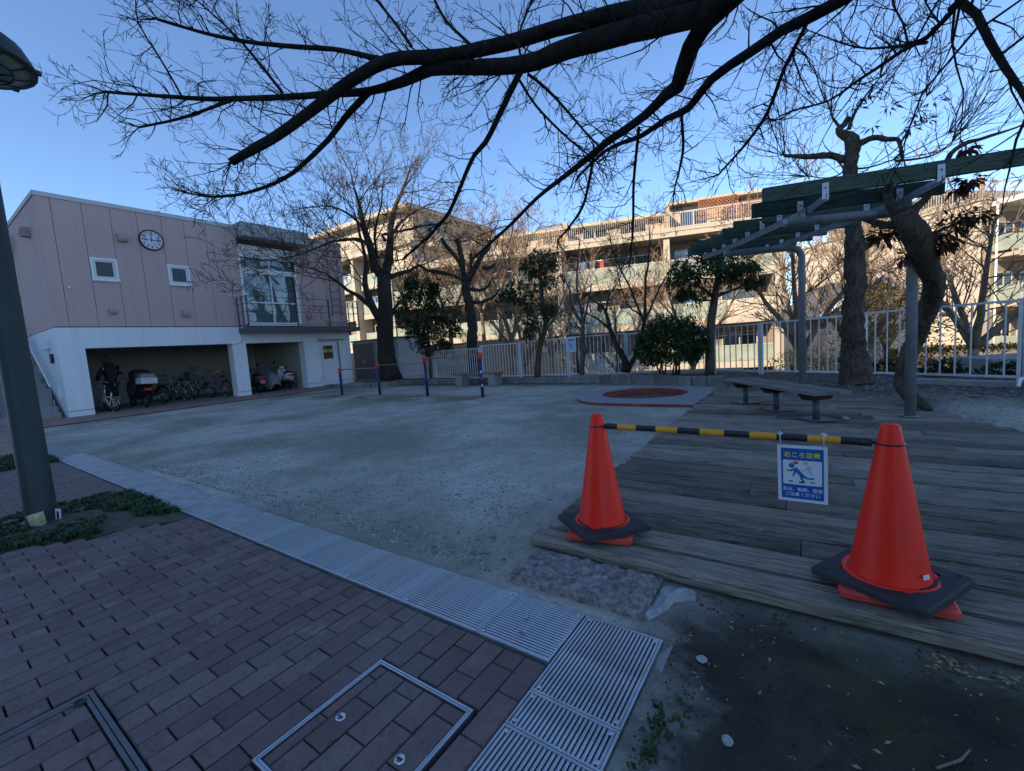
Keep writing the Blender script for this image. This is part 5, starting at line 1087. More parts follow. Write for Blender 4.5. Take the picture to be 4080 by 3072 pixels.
# ================================================================ trees: limb centre lines (x, y, z, radius) in metres
TR = {
'big':[[(-14.712,12.181,0.144,0.3937),(-14.732,12.156,0.507,0.3367),(-14.761,12.121,1.095,0.2863),(-14.755,12.128,1.763,0.2631),(-14.717,12.175,2.425,0.2624),(-14.689,12.209,2.996,0.2485),(-14.666,12.236,3.521,0.2303),(-14.644,12.262,4.131,0.2209),(-14.635,12.273,4.522,0.2161)],[(-14.594,12.322,4.52,0.1545),(-14.475,12.461,5.124,0.1368),(-14.408,12.538,5.683,0.119),(-14.369,12.583,6.199,0.1055),(-14.451,12.792,6.77,0.0932),(-14.511,13.026,7.264,0.0762),(-14.53,13.303,7.766,0.0611),(-14.515,13.614,8.277,0.0458),(-14.509,13.91,8.796,0.0324),(-14.531,14.176,9.323,0.021)],[(-14.678,12.222,4.48,0.1586),(-14.818,12.051,4.83,0.1447),(-14.885,11.968,5.389,0.1266),(-14.939,11.902,5.9,0.1087),(-14.857,11.683,6.311,0.0899),(-14.733,11.517,6.75,0.076),(-14.667,11.439,7.127,0.0587),(-14.5,11.164,7.466,0.041),(-14.387,10.983,7.826,0.0263),(-14.251,10.831,8.136,0.016)],[(-14.744,12.142,2.427,0.1334),(-14.749,11.818,2.862,0.1268),(-14.719,11.534,3.323,0.1118),(-14.711,11.382,3.822,0.0937),(-14.662,11.282,4.142,0.0845),(-14.52,11.302,4.703,0.0629),(-14.43,11.255,5.175,0.052),(-14.325,11.063,5.654,0.041),(-14.203,10.894,6.196,0.0323),(-14.104,10.694,6.68,0.0199)],[(-14.759,11.645,3.118,0.0953),(-14.703,11.229,3.435,0.0847),(-14.558,10.755,3.64,0.07),(-14.344,10.199,3.758,0.0556),(-14.105,9.667,3.974,0.0383),(-13.821,9.013,4.187,0.0256),(-13.518,8.371,4.198,0.0174),(-13.161,7.803,4.164,0.0133),(-12.824,7.185,4.151,0.0079)],[(-14.518,12.412,2.895,0.0802),(-14.619,12.754,3.227,0.068),(-14.542,13.142,3.596,0.0597),(-14.488,13.496,3.929,0.0511),(-14.426,13.853,4.269,0.0423)],[(-14.488,12.446,4.429,0.0974),(-14.403,12.847,4.608,0.0808),(-14.143,13.279,4.744,0.0681),(-13.925,13.651,4.96,0.0641),(-13.814,13.904,4.826,0.0554),(-13.567,14.284,4.667,0.0466),(-13.299,14.803,4.585,0.0402),(-12.981,15.346,4.377,0.0312)],[(-14.769,11.794,5.641,0.0775),(-14.741,11.343,5.858,0.0631),(-14.703,10.727,5.753,0.051),(-14.602,10.004,5.542,0.0393),(-14.408,9.21,5.162,0.03),(-14.172,8.451,4.807,0.0215),(-13.892,7.734,4.556,0.0153),(-13.616,6.978,4.319,0.0096)],[(-14.661,12.551,5.992,0.0665),(-14.606,12.308,6.157,0.0569),(-14.655,13.166,6.443,0.05),(-14.657,14.045,6.733,0.0448),(-14.54,15.013,7.072,0.0342),(-14.298,16.057,7.264,0.0228)],[(-14.605,12.769,6.103,0.067),(-14.692,13.422,6.853,0.0551),(-14.69,14.155,7.404,0.0426),(-14.557,14.997,7.925,0.0292),(-14.396,15.699,8.235,0.0174)],[(-14.798,11.595,6.366,0.0553),(-14.561,10.919,6.633,0.0408),(-14.327,10.222,6.707,0.0313),(-14.111,9.48,6.607,0.0205),(-13.952,8.809,6.387,0.0125)],[(-14.303,11.734,5.132,0.0552),(-13.846,11.345,5.726,0.045),(-13.309,11.052,6.192,0.0335),(-12.858,10.967,6.678,0.0231),(-12.498,10.773,7.097,0.015)]],
'pollard':[[(-10.46,12.631,0.082,0.2324),(-10.457,12.634,0.6,0.2112),(-10.451,12.638,1.37,0.1949),(-10.418,12.666,2.132,0.189),(-10.441,12.647,2.741,0.168),(-10.508,12.591,3.248,0.1623),(-10.508,12.591,3.698,0.1569)],[(-10.52,12.581,3.699,0.1164),(-10.551,12.555,4.148,0.1009),(-10.567,12.542,4.644,0.0956),(-10.602,12.512,4.892,0.1004),(-10.644,12.476,5.14,0.0852),(-10.675,12.45,5.264,0.1002)],[(-10.583,12.528,4.25,0.0756),(-10.749,12.386,4.655,0.0653),(-10.918,12.238,4.959,0.0651),(-11.016,12.149,5.16,0.0599),(-11.08,12.091,5.309,0.0499)],[(-10.44,12.648,3.743,0.1215),(-10.283,12.776,4.08,0.1062),(-10.104,12.918,4.415,0.101),(-9.97,13.021,4.653,0.1009),(-9.817,13.137,4.864,0.0908),(-9.723,13.207,5.078,0.0756)],[(-9.998,13.0,4.184,0.0658),(-9.755,13.183,4.19,0.0557),(-9.607,13.292,4.278,0.0506)],[(-10.341,12.729,4.084,0.0607),(-10.295,12.766,4.527,0.0605),(-10.303,12.76,4.725,0.0756)],[(-10.419,12.665,3.442,0.071),(-10.206,12.838,3.376,0.0609),(-9.963,13.026,3.407,0.0559),(-9.834,13.125,3.548,0.0457),(-9.784,13.162,3.694,0.0355)],[(-10.343,12.727,2.934,0.0712),(-10.113,12.911,2.927,0.0662),(-9.864,13.102,3.023,0.0561),(-9.65,13.26,3.182,0.0408),(-9.515,13.358,3.372,0.0254)],[(-10.539,12.565,3.7,0.0658),(-10.756,12.38,3.914,0.0555),(-11.082,12.09,4.083,0.0502),(-11.399,11.791,4.2,0.0375)]],
'ever1':[[(-7.121,11.704,0.174,0.0995),(-7.079,11.729,0.604,0.0949),(-7.01,11.771,1.072,0.0859),(-6.859,11.86,1.616,0.0813),(-6.802,11.892,1.993,0.0768),(-6.855,11.862,2.378,0.0681),(-6.867,11.855,2.841,0.0594),(-6.86,11.859,3.299,0.0508),(-6.89,11.841,3.759,0.0337),(-6.9,11.836,4.049,0.0168)]],
'ever1_cl':[(-6.899,11.836,3.925,0.2317),(-7.237,11.632,3.708,0.1902),(-6.617,11.996,3.732,0.2104),(-7.112,11.71,3.364,0.2329),(-6.537,12.04,3.144,0.2322),(-7.449,11.259,3.042,0.1884),(-6.943,11.461,2.908,0.2284),(-7.514,11.456,2.603,0.277),(-7.312,11.939,2.602,0.2393),(-6.729,11.934,2.325,0.2339),(-6.553,12.031,2.141,0.1913),(-7.323,11.579,2.164,0.1923),(-7.195,11.659,1.856,0.1712),(-7.176,11.67,1.535,0.1715),(-6.925,12.168,3.549,0.2157),(-7.646,11.368,2.783,0.149)],
'ever2':[[(-2.033,11.471,0.18,0.1202),(-2.017,11.474,0.58,0.1098),(-1.994,11.478,1.076,0.1026),(-1.946,11.486,1.564,0.0954),(-1.887,11.496,1.98,0.085),(-1.836,11.504,2.297,0.0716),(-1.775,11.514,2.672,0.0582),(-1.768,11.515,2.988,0.0419),(-1.773,11.514,3.178,0.0225)],[(-1.9,11.494,2.047,0.0425),(-2.101,11.459,2.264,0.0329),(-2.335,11.414,2.422,0.0232),(-2.573,11.362,2.516,0.0134)],[(-1.827,11.506,2.071,0.0424),(-1.609,11.538,2.142,0.0323),(-1.409,11.565,2.213,0.0224),(-1.184,11.59,2.31,0.0126)],[(-1.784,11.513,2.673,0.0324),(-1.54,11.548,2.702,0.0224),(-1.287,11.579,2.759,0.0126)],[(-1.8,11.51,2.612,0.0292),(-2.088,11.461,2.779,0.0196),(-2.382,11.404,2.884,0.0132)]],
'ever2_cl':[(-2.441,11.391,2.892,0.2486),(-1.997,11.478,2.894,0.1955),(-1.453,11.559,2.846,0.3024),(-1.151,11.593,2.615,0.173),(-2.575,11.362,2.45,0.2508),(-2.284,11.424,2.088,0.2323),(-1.212,11.587,2.282,0.1582),(-2.658,11.343,2.724,0.184),(-1.655,11.128,2.553,0.187),(-1.545,11.547,2.451,0.1604),(-2.21,11.438,2.601,0.1812),(-1.351,11.873,2.644,0.2114),(-2.462,11.387,2.174,0.1502),(-1.88,11.7,3.063,0.148)],
'bare1':[[(-5.598,11.733,0.141,0.0809),(-5.566,11.748,0.504,0.0726),(-5.538,11.761,0.784,0.0764),(-5.481,11.788,0.94,0.0923),(-5.512,11.774,1.183,0.0642),(-5.504,11.777,1.502,0.06),(-5.494,11.782,1.779,0.0599)],[(-5.507,11.776,1.74,0.0479),(-5.645,11.711,1.99,0.0399),(-5.755,11.657,2.277,0.0359),(-5.779,11.645,2.516,0.0319),(-5.777,11.646,2.751,0.0279)],[(-5.478,11.789,1.738,0.0439),(-5.369,11.84,2.163,0.0358),(-5.283,11.878,2.469,0.0277),(-5.212,11.91,2.852,0.0158)],[(-5.485,11.786,1.739,0.0439),(-5.529,11.766,2.177,0.0358),(-5.587,11.738,2.576,0.0318),(-5.593,11.735,3.046,0.0277),(-5.535,11.763,3.506,0.0237),(-5.474,11.791,4.039,0.0157),(-5.486,11.786,4.499,0.0078)],[(-5.779,11.645,2.712,0.0199),(-5.892,11.588,3.076,0.0159),(-5.928,11.57,3.392,0.0099)]],
'bare2':[[(-4.276,11.852,0.263,0.1151),(-4.283,11.85,0.532,0.1034),(-4.409,11.803,0.847,0.0843),(-4.535,11.756,1.162,0.069),(-4.64,11.715,1.552,0.0574),(-4.71,11.687,1.937,0.0459),(-4.803,11.648,2.173,0.0344),(-5.005,11.563,2.306,0.0192),(-5.234,11.462,2.593,0.0096)],[(-4.221,11.872,0.337,0.0766),(-4.032,11.937,0.708,0.0608),(-3.876,11.989,1.189,0.049),(-3.753,12.028,1.702,0.0487),(-3.704,12.043,2.29,0.0373),(-3.679,12.051,2.8,0.0334),(-3.593,12.077,3.298,0.024),(-3.544,12.091,3.723,0.0165),(-3.542,12.092,4.223,0.0091)],[(-3.773,12.022,1.63,0.0375),(-3.972,11.957,2.243,0.03),(-4.126,11.905,2.704,0.0263),(-4.312,11.839,3.168,0.0207),(-4.464,11.783,3.628,0.015),(-4.544,11.752,4.152,0.0094)],[(-3.718,12.039,1.736,0.0299),(-3.461,12.115,2.265,0.0222),(-3.209,12.184,2.745,0.0165),(-2.964,12.246,3.143,0.0091)],[(-3.753,12.028,1.702,0.0337),(-3.95,11.965,1.943,0.0263),(-4.149,11.897,2.111,0.0189),(-4.331,11.832,2.726,0.0151),(-4.408,11.804,3.327,0.0094)],[(-4.593,11.733,1.434,0.0306),(-4.924,11.598,1.804,0.0269),(-5.193,11.48,1.98,0.0193),(-5.465,11.353,2.081,0.0097)],[(-4.71,11.687,1.937,0.0268),(-4.618,11.723,2.457,0.0209),(-4.325,11.835,2.874,0.0151),(-4.232,11.868,3.452,0.0075)]],
'knob':[[(0.668,9.426,0.133,0.2879),(0.656,9.427,0.29,0.2613),(0.635,9.429,0.571,0.2406),(0.617,9.43,0.943,0.2012),(0.609,9.43,1.343,0.1849),(0.628,9.429,1.615,0.1687),(0.646,9.428,1.854,0.171),(0.617,9.43,2.099,0.1648),(0.63,9.429,2.395,0.1579),(0.625,9.429,2.574,0.1637),(0.62,9.43,2.812,0.13),(0.588,9.432,3.142,0.1117),(0.583,9.432,3.494,0.1083),(0.575,9.432,3.756,0.114),(0.586,9.432,3.983,0.1076),(0.586,9.432,4.155,0.1193),(0.527,9.435,4.289,0.0987),(0.444,9.44,4.374,0.0752),(0.42,9.441,4.454,0.0603),(0.503,9.437,4.497,0.0508),(0.55,9.434,4.594,0.0387)],[(0.527,9.435,3.915,0.0691),(0.359,9.443,4.039,0.0609),(0.186,9.448,4.077,0.0586),(0.008,9.45,4.115,0.0532),(-0.174,9.448,4.189,0.0412),(-0.361,9.443,4.252,0.0289)],[(0.621,9.43,4.086,0.0655),(0.759,9.42,4.125,0.0529),(0.893,9.408,4.13,0.0464),(1.024,9.394,4.062,0.043),(1.152,9.38,4.022,0.0368),(1.184,9.375,3.924,0.0311),(1.218,9.371,3.723,0.0226)],[(0.696,9.424,2.413,0.0664),(0.789,9.417,2.454,0.0569),(0.903,9.407,2.518,0.0444),(1.036,9.393,2.576,0.0292)],[(0.55,9.434,4.395,0.0388),(0.62,9.43,4.597,0.0266),(0.755,9.42,4.823,0.0175),(0.931,9.404,5.024,0.01)],[(0.432,9.44,4.436,0.0271),(0.335,9.444,4.642,0.0212),(0.311,9.445,4.795,0.0151)],[(1.196,9.374,3.812,0.0226),(1.112,9.384,3.73,0.0171),(1.28,9.363,3.675,0.0197),(1.559,9.321,3.66,0.0137),(1.745,9.287,3.774,0.008)],[(1.174,9.377,3.928,0.0198),(1.255,9.366,4.087,0.014),(1.354,9.353,4.315,0.0097),(1.469,9.335,4.528,0.0054)],[(0.622,9.43,3.742,0.0209),(0.828,9.414,3.708,0.0147),(1.155,9.379,3.744,0.0114),(1.459,9.337,3.827,0.0083),(1.706,9.295,3.917,0.0054)],[(0.359,9.443,4.01,0.0183),(0.48,9.438,3.755,0.0151),(0.285,9.446,3.693,0.0108),(-0.019,9.45,3.806,0.0063)]],
'curved':[[(1.207,7.098,0.112,0.0263),(1.15,7.31,0.169,0.0681),(1.093,7.622,0.219,0.0837),(1.051,7.83,0.34,0.0937),(1.055,7.829,0.538,0.0983),(1.101,7.823,0.757,0.095),(1.174,7.812,0.947,0.0987),(1.209,7.605,1.181,0.0998),(1.238,7.397,1.398,0.1028),(1.209,7.098,1.558,0.0981),(1.135,6.806,1.708,0.0981),(1.042,6.568,1.855,0.1029),(0.968,6.427,2.002,0.1127),(0.917,6.334,2.129,0.1189),(0.853,6.292,2.247,0.1053),(0.796,6.249,2.343,0.0859)],[(0.86,6.342,2.227,0.0676),(0.774,6.353,2.228,0.0508),(0.692,6.564,2.304,0.0409),(0.599,6.774,2.414,0.032),(0.462,6.985,2.529,0.0223)],[(0.81,6.298,2.332,0.0673),(0.749,6.406,2.463,0.0532),(0.714,6.511,2.612,0.0402),(0.732,6.408,2.735,0.0295)],[(0.874,6.34,2.233,0.0578),(0.928,6.332,2.349,0.0438),(1.035,6.316,2.485,0.0281),(1.153,6.194,2.807,0.0232),(1.189,6.187,2.845,0.0213),(1.272,6.17,2.882,0.0192),(1.342,6.155,2.88,0.0155),(1.409,6.038,2.859,0.0134),(1.546,6.004,2.866,0.0081),(1.6,5.886,2.866,0.0055)],[(1.003,6.473,2.041,0.0292),(1.092,6.458,2.096,0.0173),(1.197,6.44,2.146,0.0113),(1.324,6.415,2.205,0.0065),(1.434,6.391,2.211,0.0036)],[(1.033,6.519,1.927,0.0196),(1.081,6.511,1.994,0.0117),(1.182,6.493,2.066,0.0076),(1.26,6.479,2.103,0.0047)],[(0.845,6.445,2.143,0.0237),(0.772,6.454,2.159,0.0159),(0.682,6.464,2.179,0.0101),(0.605,6.472,2.216,0.0061)]],
'dead_cl':[(1.105,6.456,2.112,0.1054),(1.211,6.437,2.143,0.1224),(1.324,6.415,2.205,0.1015),(1.41,6.396,2.2,0.0728),(1.121,6.453,1.978,0.0862),(1.2,6.439,1.998,0.0851),(0.718,6.511,2.18,0.1113),(0.641,6.519,2.197,0.0818),(0.884,6.49,1.911,0.0596),(1.312,6.417,2.882,0.0547),(1.342,6.411,2.573,0.0548),(1.256,6.428,2.511,0.0371)],
'knob_cl':[(0.755,9.42,4.823,0.1747),(0.931,9.404,4.97,0.1858),(1.063,9.39,4.537,0.1278),(0.619,9.43,4.709,0.1328),(1.354,9.353,4.315,0.1245),(1.547,9.322,4.443,0.1487),(1.275,9.364,4.133,0.0978),(1.474,9.334,4.188,0.1094),(0.847,9.412,4.318,0.0872)],
'cam':[[(-12.225,12.099,0.204,0.0579),(-12.214,12.11,0.577,0.0537),(-12.207,12.117,0.989,0.0494),(-12.202,12.122,1.4,0.0411),(-12.194,12.13,2.013,0.0287),(-12.172,12.152,2.621,0.0204),(-12.18,12.144,3.428,0.0102)],[(-12.201,12.124,0.947,0.0288),(-12.309,12.014,1.287,0.0205),(-12.451,11.866,1.71,0.0123)],[(-12.204,12.12,1.03,0.0288),(-12.045,12.278,1.385,0.0206),(-11.816,12.499,1.775,0.0124)]],
'cam_cl':[(-12.166,12.159,3.668,0.2235),(-12.267,12.057,3.394,0.2641),(-12.046,12.278,3.299,0.2447),(-12.528,11.785,3.17,0.2835),(-12.207,12.117,2.987,0.4076),(-11.804,12.51,2.958,0.2869),(-12.691,11.609,2.701,0.2429),(-12.403,11.917,2.517,0.4481),(-12.008,12.315,2.486,0.4509),(-11.623,12.678,2.496,0.2882),(-12.64,11.665,2.213,0.3047),(-12.265,12.059,2.019,0.4503),(-11.828,12.487,2.063,0.3706),(-11.517,12.775,2.242,0.227),(-12.556,11.756,1.801,0.3059),(-12.174,12.151,1.643,0.3697),(-11.823,12.492,1.652,0.2683),(-12.298,12.024,3.796,0.1418),(-11.911,12.408,3.612,0.1428),(-12.357,11.964,1.415,0.205),(-11.989,12.333,1.338,0.1856),(-11.504,12.787,1.954,0.1654)],
}
OVER = {
'limb1':[(-0.268,2.586,2.959,0.0679),(-0.514,2.752,3.01,0.0613),(-0.933,2.851,3.235,0.0529),(-1.422,2.867,3.367,0.0482),(-1.784,2.836,3.417,0.0484),(-2.264,2.669,3.44,0.0477),(-2.636,2.451,3.456,0.0453),(-2.939,2.329,3.368,0.0435),(-3.214,2.21,3.246,0.0414),(-3.516,2.01,3.044,0.0388),(-3.672,1.933,2.977,0.0361),(-3.9,1.81,2.88,0.0319)],
'limb1b':[(-2.636,2.451,3.456,0.0235),(-3.008,2.322,3.615,0.0189),(-3.403,2.103,3.707,0.0177),(-3.766,1.86,3.792,0.0149),(-4.073,1.666,3.911,0.0123),(-4.228,1.539,3.976,0.0108)],
'limb2':[(-0.269,2.586,2.918,0.0726),(-0.506,2.703,2.939,0.0623),(-0.991,2.832,3.116,0.065),(-1.323,2.858,3.187,0.0625),(-1.681,2.84,3.225,0.0558),(-2.076,2.756,3.322,0.0501),(-2.416,2.669,3.401,0.0461),(-2.681,2.622,3.397,0.0387),(-2.969,2.529,3.395,0.0306),(-3.374,2.329,3.424,0.0264),(-3.717,2.162,3.462,0.0237),(-4.043,1.976,3.49,0.0206),(-4.374,1.72,3.512,0.0174),(-4.668,1.49,3.551,0.0126),(-4.827,1.305,3.558,0.0108)],
'limb2b':[(-4.043,1.976,3.49,0.0147),(-4.222,1.825,3.414,0.0132),(-4.392,1.672,3.339,0.0116),(-4.582,1.432,3.24,0.0085)],
'limb2c':[(-2.969,2.529,3.395,0.0283),(-3.041,2.52,3.363,0.0271),(-3.266,2.478,3.259,0.0249),(-3.442,2.407,3.107,0.0223),(-3.861,2.311,2.929,0.0187),(-4.15,2.206,2.854,0.0159),(-4.433,2.088,2.825,0.0146),(-4.716,1.941,2.834,0.0098),(-4.967,1.848,2.917,0.0067)],
'limb3':[(-1.695,2.832,3.19,0.0246),(-1.936,2.916,3.045,0.0224),(-2.18,2.99,2.893,0.021),(-2.316,3.012,2.839,0.0187),(-2.641,3.136,2.633,0.0172),(-2.962,3.254,2.473,0.0168),(-3.532,3.251,2.218,0.0109)],
'limb4':[(-0.364,2.675,2.941,0.0528),(-0.448,2.815,2.952,0.0514),(-0.576,2.944,2.923,0.051),(-0.705,3.121,2.819,0.0458),(-0.8,3.202,2.838,0.0377),(-0.994,3.356,2.831,0.0312),(-1.327,3.561,2.84,0.0302),(-1.532,3.695,2.834,0.029),(-1.98,3.929,2.8,0.0234),(-2.34,4.076,2.743,0.0194),(-2.904,4.192,2.526,0.017),(-3.445,4.287,2.326,0.0115)],
'limb5':[(0.249,2.889,2.844,0.0302),(0.135,2.997,2.877,0.0306),(0.005,3.1,2.912,0.0306),(-0.131,3.197,2.952,0.0304),(-0.323,3.385,2.992,0.0311),(-0.546,3.558,3.011,0.0315),(-0.768,3.773,2.967,0.0289),(-0.958,3.884,3.001,0.0244),(-1.198,4.025,2.999,0.0213),(-1.621,4.198,3.04,0.0162),(-1.993,4.367,2.953,0.0117)],
'limb6':[(0.005,3.1,2.901,0.0113),(-0.117,3.398,2.842,0.0118),(-0.228,3.693,2.728,0.012),(-0.39,3.981,2.67,0.0107),(-0.65,4.352,2.598,0.0075)],
'limb7':[(-1.057,3.441,2.802,0.013),(-1.196,3.712,2.521,0.0114),(-1.315,3.989,2.221,0.0109),(-1.453,4.259,1.931,0.0067)],
'limb8':[(-0.829,3.811,2.965,0.0123),(-0.84,3.911,2.787,0.0112),(-0.904,4.102,2.713,0.0104),(-1.017,4.281,2.53,0.0063)],
'limb9':[(-1.532,3.695,2.834,0.0149),(-1.658,3.859,2.674,0.0141),(-1.877,4.09,2.495,0.0136),(-2.274,4.34,2.336,0.0094)],
'limb10':[(0.633,2.932,2.679,0.0136),(0.614,3.141,2.731,0.0132),(0.578,3.249,2.721,0.013),(0.526,3.359,2.709,0.0129),(0.448,3.572,2.775,0.011),(0.34,3.785,2.81,0.0098),(0.246,3.992,2.849,0.0095),(0.12,4.198,2.871,0.0076),(-0.11,4.499,2.998,0.0071),(-0.256,4.693,3.046,0.0045)],
'limb10b':[(0.526,3.359,2.686,0.0083),(0.406,3.577,2.822,0.0071),(0.257,3.791,2.991,0.0055),(0.006,4.1,3.364,0.0038)],
'limb11':[(0.512,2.753,2.612,0.0175),(0.554,2.796,2.543,0.0162),(0.586,2.738,2.458,0.0149),(0.627,2.729,2.325,0.0141),(0.667,2.719,2.205,0.0126),(0.706,2.71,2.104,0.011),(0.736,2.702,2.009,0.0082)],
'up1':[(-2.476,2.544,3.534,0.013),(-2.59,2.5,3.739,0.0104),(-2.704,2.451,3.916,0.0092),(-2.811,2.406,4.106,0.0066)],
'up2':[(-3.697,2.196,3.506,0.0132),(-3.868,2.097,3.79,0.0117),(-4.022,2.018,4.02,0.0087),(-4.309,1.876,4.35,0.0058)],
'up3':[(-4.379,1.707,3.501,0.0087),(-4.427,1.579,3.823,0.0071),(-4.459,1.485,4.034,0.0055),(-4.458,1.49,4.199,0.0041)],
'up4':[(-1.681,2.84,3.235,0.0098),(-1.699,2.829,3.408,0.0086),(-1.6,2.886,3.64,0.0073)],
'up5':[(-2.037,2.723,3.436,0.0114),(-2.248,2.683,3.702,0.0103),(-2.314,2.626,3.895,0.009)],
'mid1':[(-1.656,2.854,3.153,0.0111),(-1.581,3.122,3.078,0.0104),(-1.526,3.48,2.952,0.0084),(-1.469,3.721,2.866,0.0074)],
'mid2':[(-1.715,2.819,3.129,0.0098),(-1.758,3.142,3.081,0.0095),(-1.675,3.522,2.94,0.0087),(-1.548,3.797,2.796,0.0061)],
}
def smooth_path(pts, step=.25, jit=.012, seed=0):
    """Catmull-Rom through (x,y,z,r) with a little wander"""
    P_ = [Vector(p[:3]) for p in pts]; r = [p[3] for p in pts]; o = []; ro = []; n = len(P_)
    for i in range(n-1):
        p0, p1, p2, p3 = P_[max(0,i-1)], P_[i], P_[i+1], P_[min(n-1,i+2)]; m = max(1, int((p2-p1).length/step + .5))
        for k in range(m):
            t = k/m; q = .5*((2*p1) + (p2-p0)*t + (2*p0-5*p1+4*p2-p3)*t*t + (3*p1-p0-3*p2+p3)*t**3)
            rr = r[i] + (r[i+1]-r[i])*t
            if o: q = q + noise.noise_vector(q*2.3 + Vector((seed,0,0)))*min(jit, rr*.5 + .004)
            o.append(q); ro.append(rr)
    o.append(P_[-1]); ro.append(r[-1]); return o, ro
def rdir(base, spread, up=0.0):
    v = Vector((rnd.gauss(0,1), rnd.gauss(0,1), rnd.gauss(0,1))).normalized(); d = (base*(1-spread) + v*spread); d.z += up; return d.normalized()
def twig(mb, p, d, L_, r, lvl, up, wand, kids, shrink, thick=3, minr=.002, out=None, crook=.0):
    n = max(3, int(4 + L_*2)); pts = [p]; q = p.copy(); dd = d.copy(); sl = L_/n
    for i in range(n):
        dd = (dd + Vector((rnd.gauss(0,1),rnd.gauss(0,1),rnd.gauss(0,1)))*wand + Vector((0,0,up))*.12).normalized(); q = q + dd*sl; pts.append(q.copy())
    rad = [max(minr, r*(1-.75*i/n)) for i in range(n+1)]; mb.tube(pts, rad, thick if lvl < 2 else 3, cap=False)
    if out is not None: out.append((pts[-1], dd))
    if lvl <= 0: return
    m = max(1, int(kids*L_ + rnd.random()))
    for k in range(m):
        f = U(.15,1); i = min(n-1, int(f*n)); base = (pts[i+1]-pts[i]).normalized()
        side = base.orthogonal().normalized(); side.rotate(Matrix.Rotation(U(0,6.283),3,base)); a = U(.5,1.0)
        twig(mb, pts[i].lerp(pts[i+1], U(0,1)), (base*math.cos(a) + side*math.sin(a) + Vector((0,0,up*.3))).normalized(), L_*shrink*U(.5,1.15)*(1.1-.4*f), max(minr, rad[i]*.62), lvl-1, up, wand, kids/ shrink*.85, shrink, 3, minr, out, crook)
def dress(mb, paths, per_m, L_, lvl, up=.3, wand=.16, kids=5, shrink=.45, rmax=.012, minr=.002, r0=0, start=.15, out=None, spread=None):
    """twigs along limb paths"""
    for pts, rad in paths:
        acc = 0.0; tot = sum((b-a).length for a, b in zip(pts, pts[1:])); run = 0
        for i in range(len(pts)-1):
            seg = pts[i+1]-pts[i]; run += seg.length
            if run/tot < start: continue
            acc += seg.length*per_m*(.6 + .8*run/tot)
            while acc > 1:
                acc -= 1
                base = seg.normalized(); side = base.orthogonal().normalized(); side.rotate(Matrix.Rotation(U(0,6.283),3,base)); a = U(.5,1.25)
                d = (base*math.cos(a) + side*math.sin(a)); d.z += up*.5; d.normalize()
                twig(mb, pts[i].lerp(pts[i+1], rnd.random()), d, L_*U(.45,1.2), min(rmax, rad[i]*.5+.001), lvl, up, wand, kids, shrink, 4, minr, out)
def leaves(mb, c, r, n, size, flat=.8, droop=.25, shell=.35, aspect=.36, up=None):
    c = Vector(c)
    for _ in range(n):
        v = Vector((rnd.gauss(0,1), rnd.gauss(0,1), rnd.gauss(0,1)*flat)).normalized(); p = c + Vector((v.x, v.y, v.z*flat))*r*(shell + (1-shell)*rnd.random()**.6)*U(.7,1.12)
        one_leaf(mb, p, (v + Vector((U(-.6,.6),U(-.6,.6),U(-.5,.4)-droop))).normalized(), size*U(.6,1.25), aspect)
def one_leaf(mb, p, d, s, aspect=.36):
    w = d.cross(Vector((U(-.4,.4),U(-.4,.4),1))).normalized()*s*aspect*.5; nrm = w.cross(d).normalized()*s*.08
    mb.add([p, p+d*s*.45+w+nrm, p+d*s, p+d*s*.45-w+nrm, p+d*s*.5-nrm*.4], [(0,1,4),(1,2,4),(2,3,4),(3,0,4)])
def rosettes(mb, c, r, n, size, flat=.6, aspect=.30, per=8):
    """whorls of long leaves at twig ends"""
    c = Vector(c)
    for _ in range(n):
        v = Vector((rnd.gauss(0,1), rnd.gauss(0,1), rnd.gauss(0,1)*flat)); v = v.normalized()*rnd.random()**.45*r*1.05; v.z *= flat*1.2; p = c + v
        ax = (v.normalized() + Vector((0,0,.35))).normalized(); o = ax.orthogonal().normalized(); m_ = rnd.randint(per-3, per+2); a0 = U(0,6.28)
        for k in range(m_):
            s_ = o.copy(); s_.rotate(Matrix.Rotation(a0 + 6.283*k/m_ + U(-.3,.3), 3, ax)); d = (s_*U(.75,1.1) + ax*U(.0,.55) + Vector((0,0,U(-.45,.05)))).normalized()
            one_leaf(mb, p + d*size*.08, d, size*U(.65,1.2), aspect)
def tree(name, label, cat, base, group=None): return thing(name, label, cat, base, 0, group)
def rel(paths, base): b = Vector(base); return [([p-b for p in pts], r) for pts, r in paths]
def mk_limbs(t, base, data, mat, step=.22, sides=10, jit=.012, names=('trunk','limb'), rough=.12):
    paths = [smooth_path(d, step, jit, i*7) for i, d in enumerate(data)]; lp = rel(paths, base)
    for i, (pts, r) in enumerate(lp): MB().tube(pts, r, sides if i == 0 else max(6, sides-3), jit=rough).build(names[0] if i == 0 else names[1], M[mat], t)
    return lp

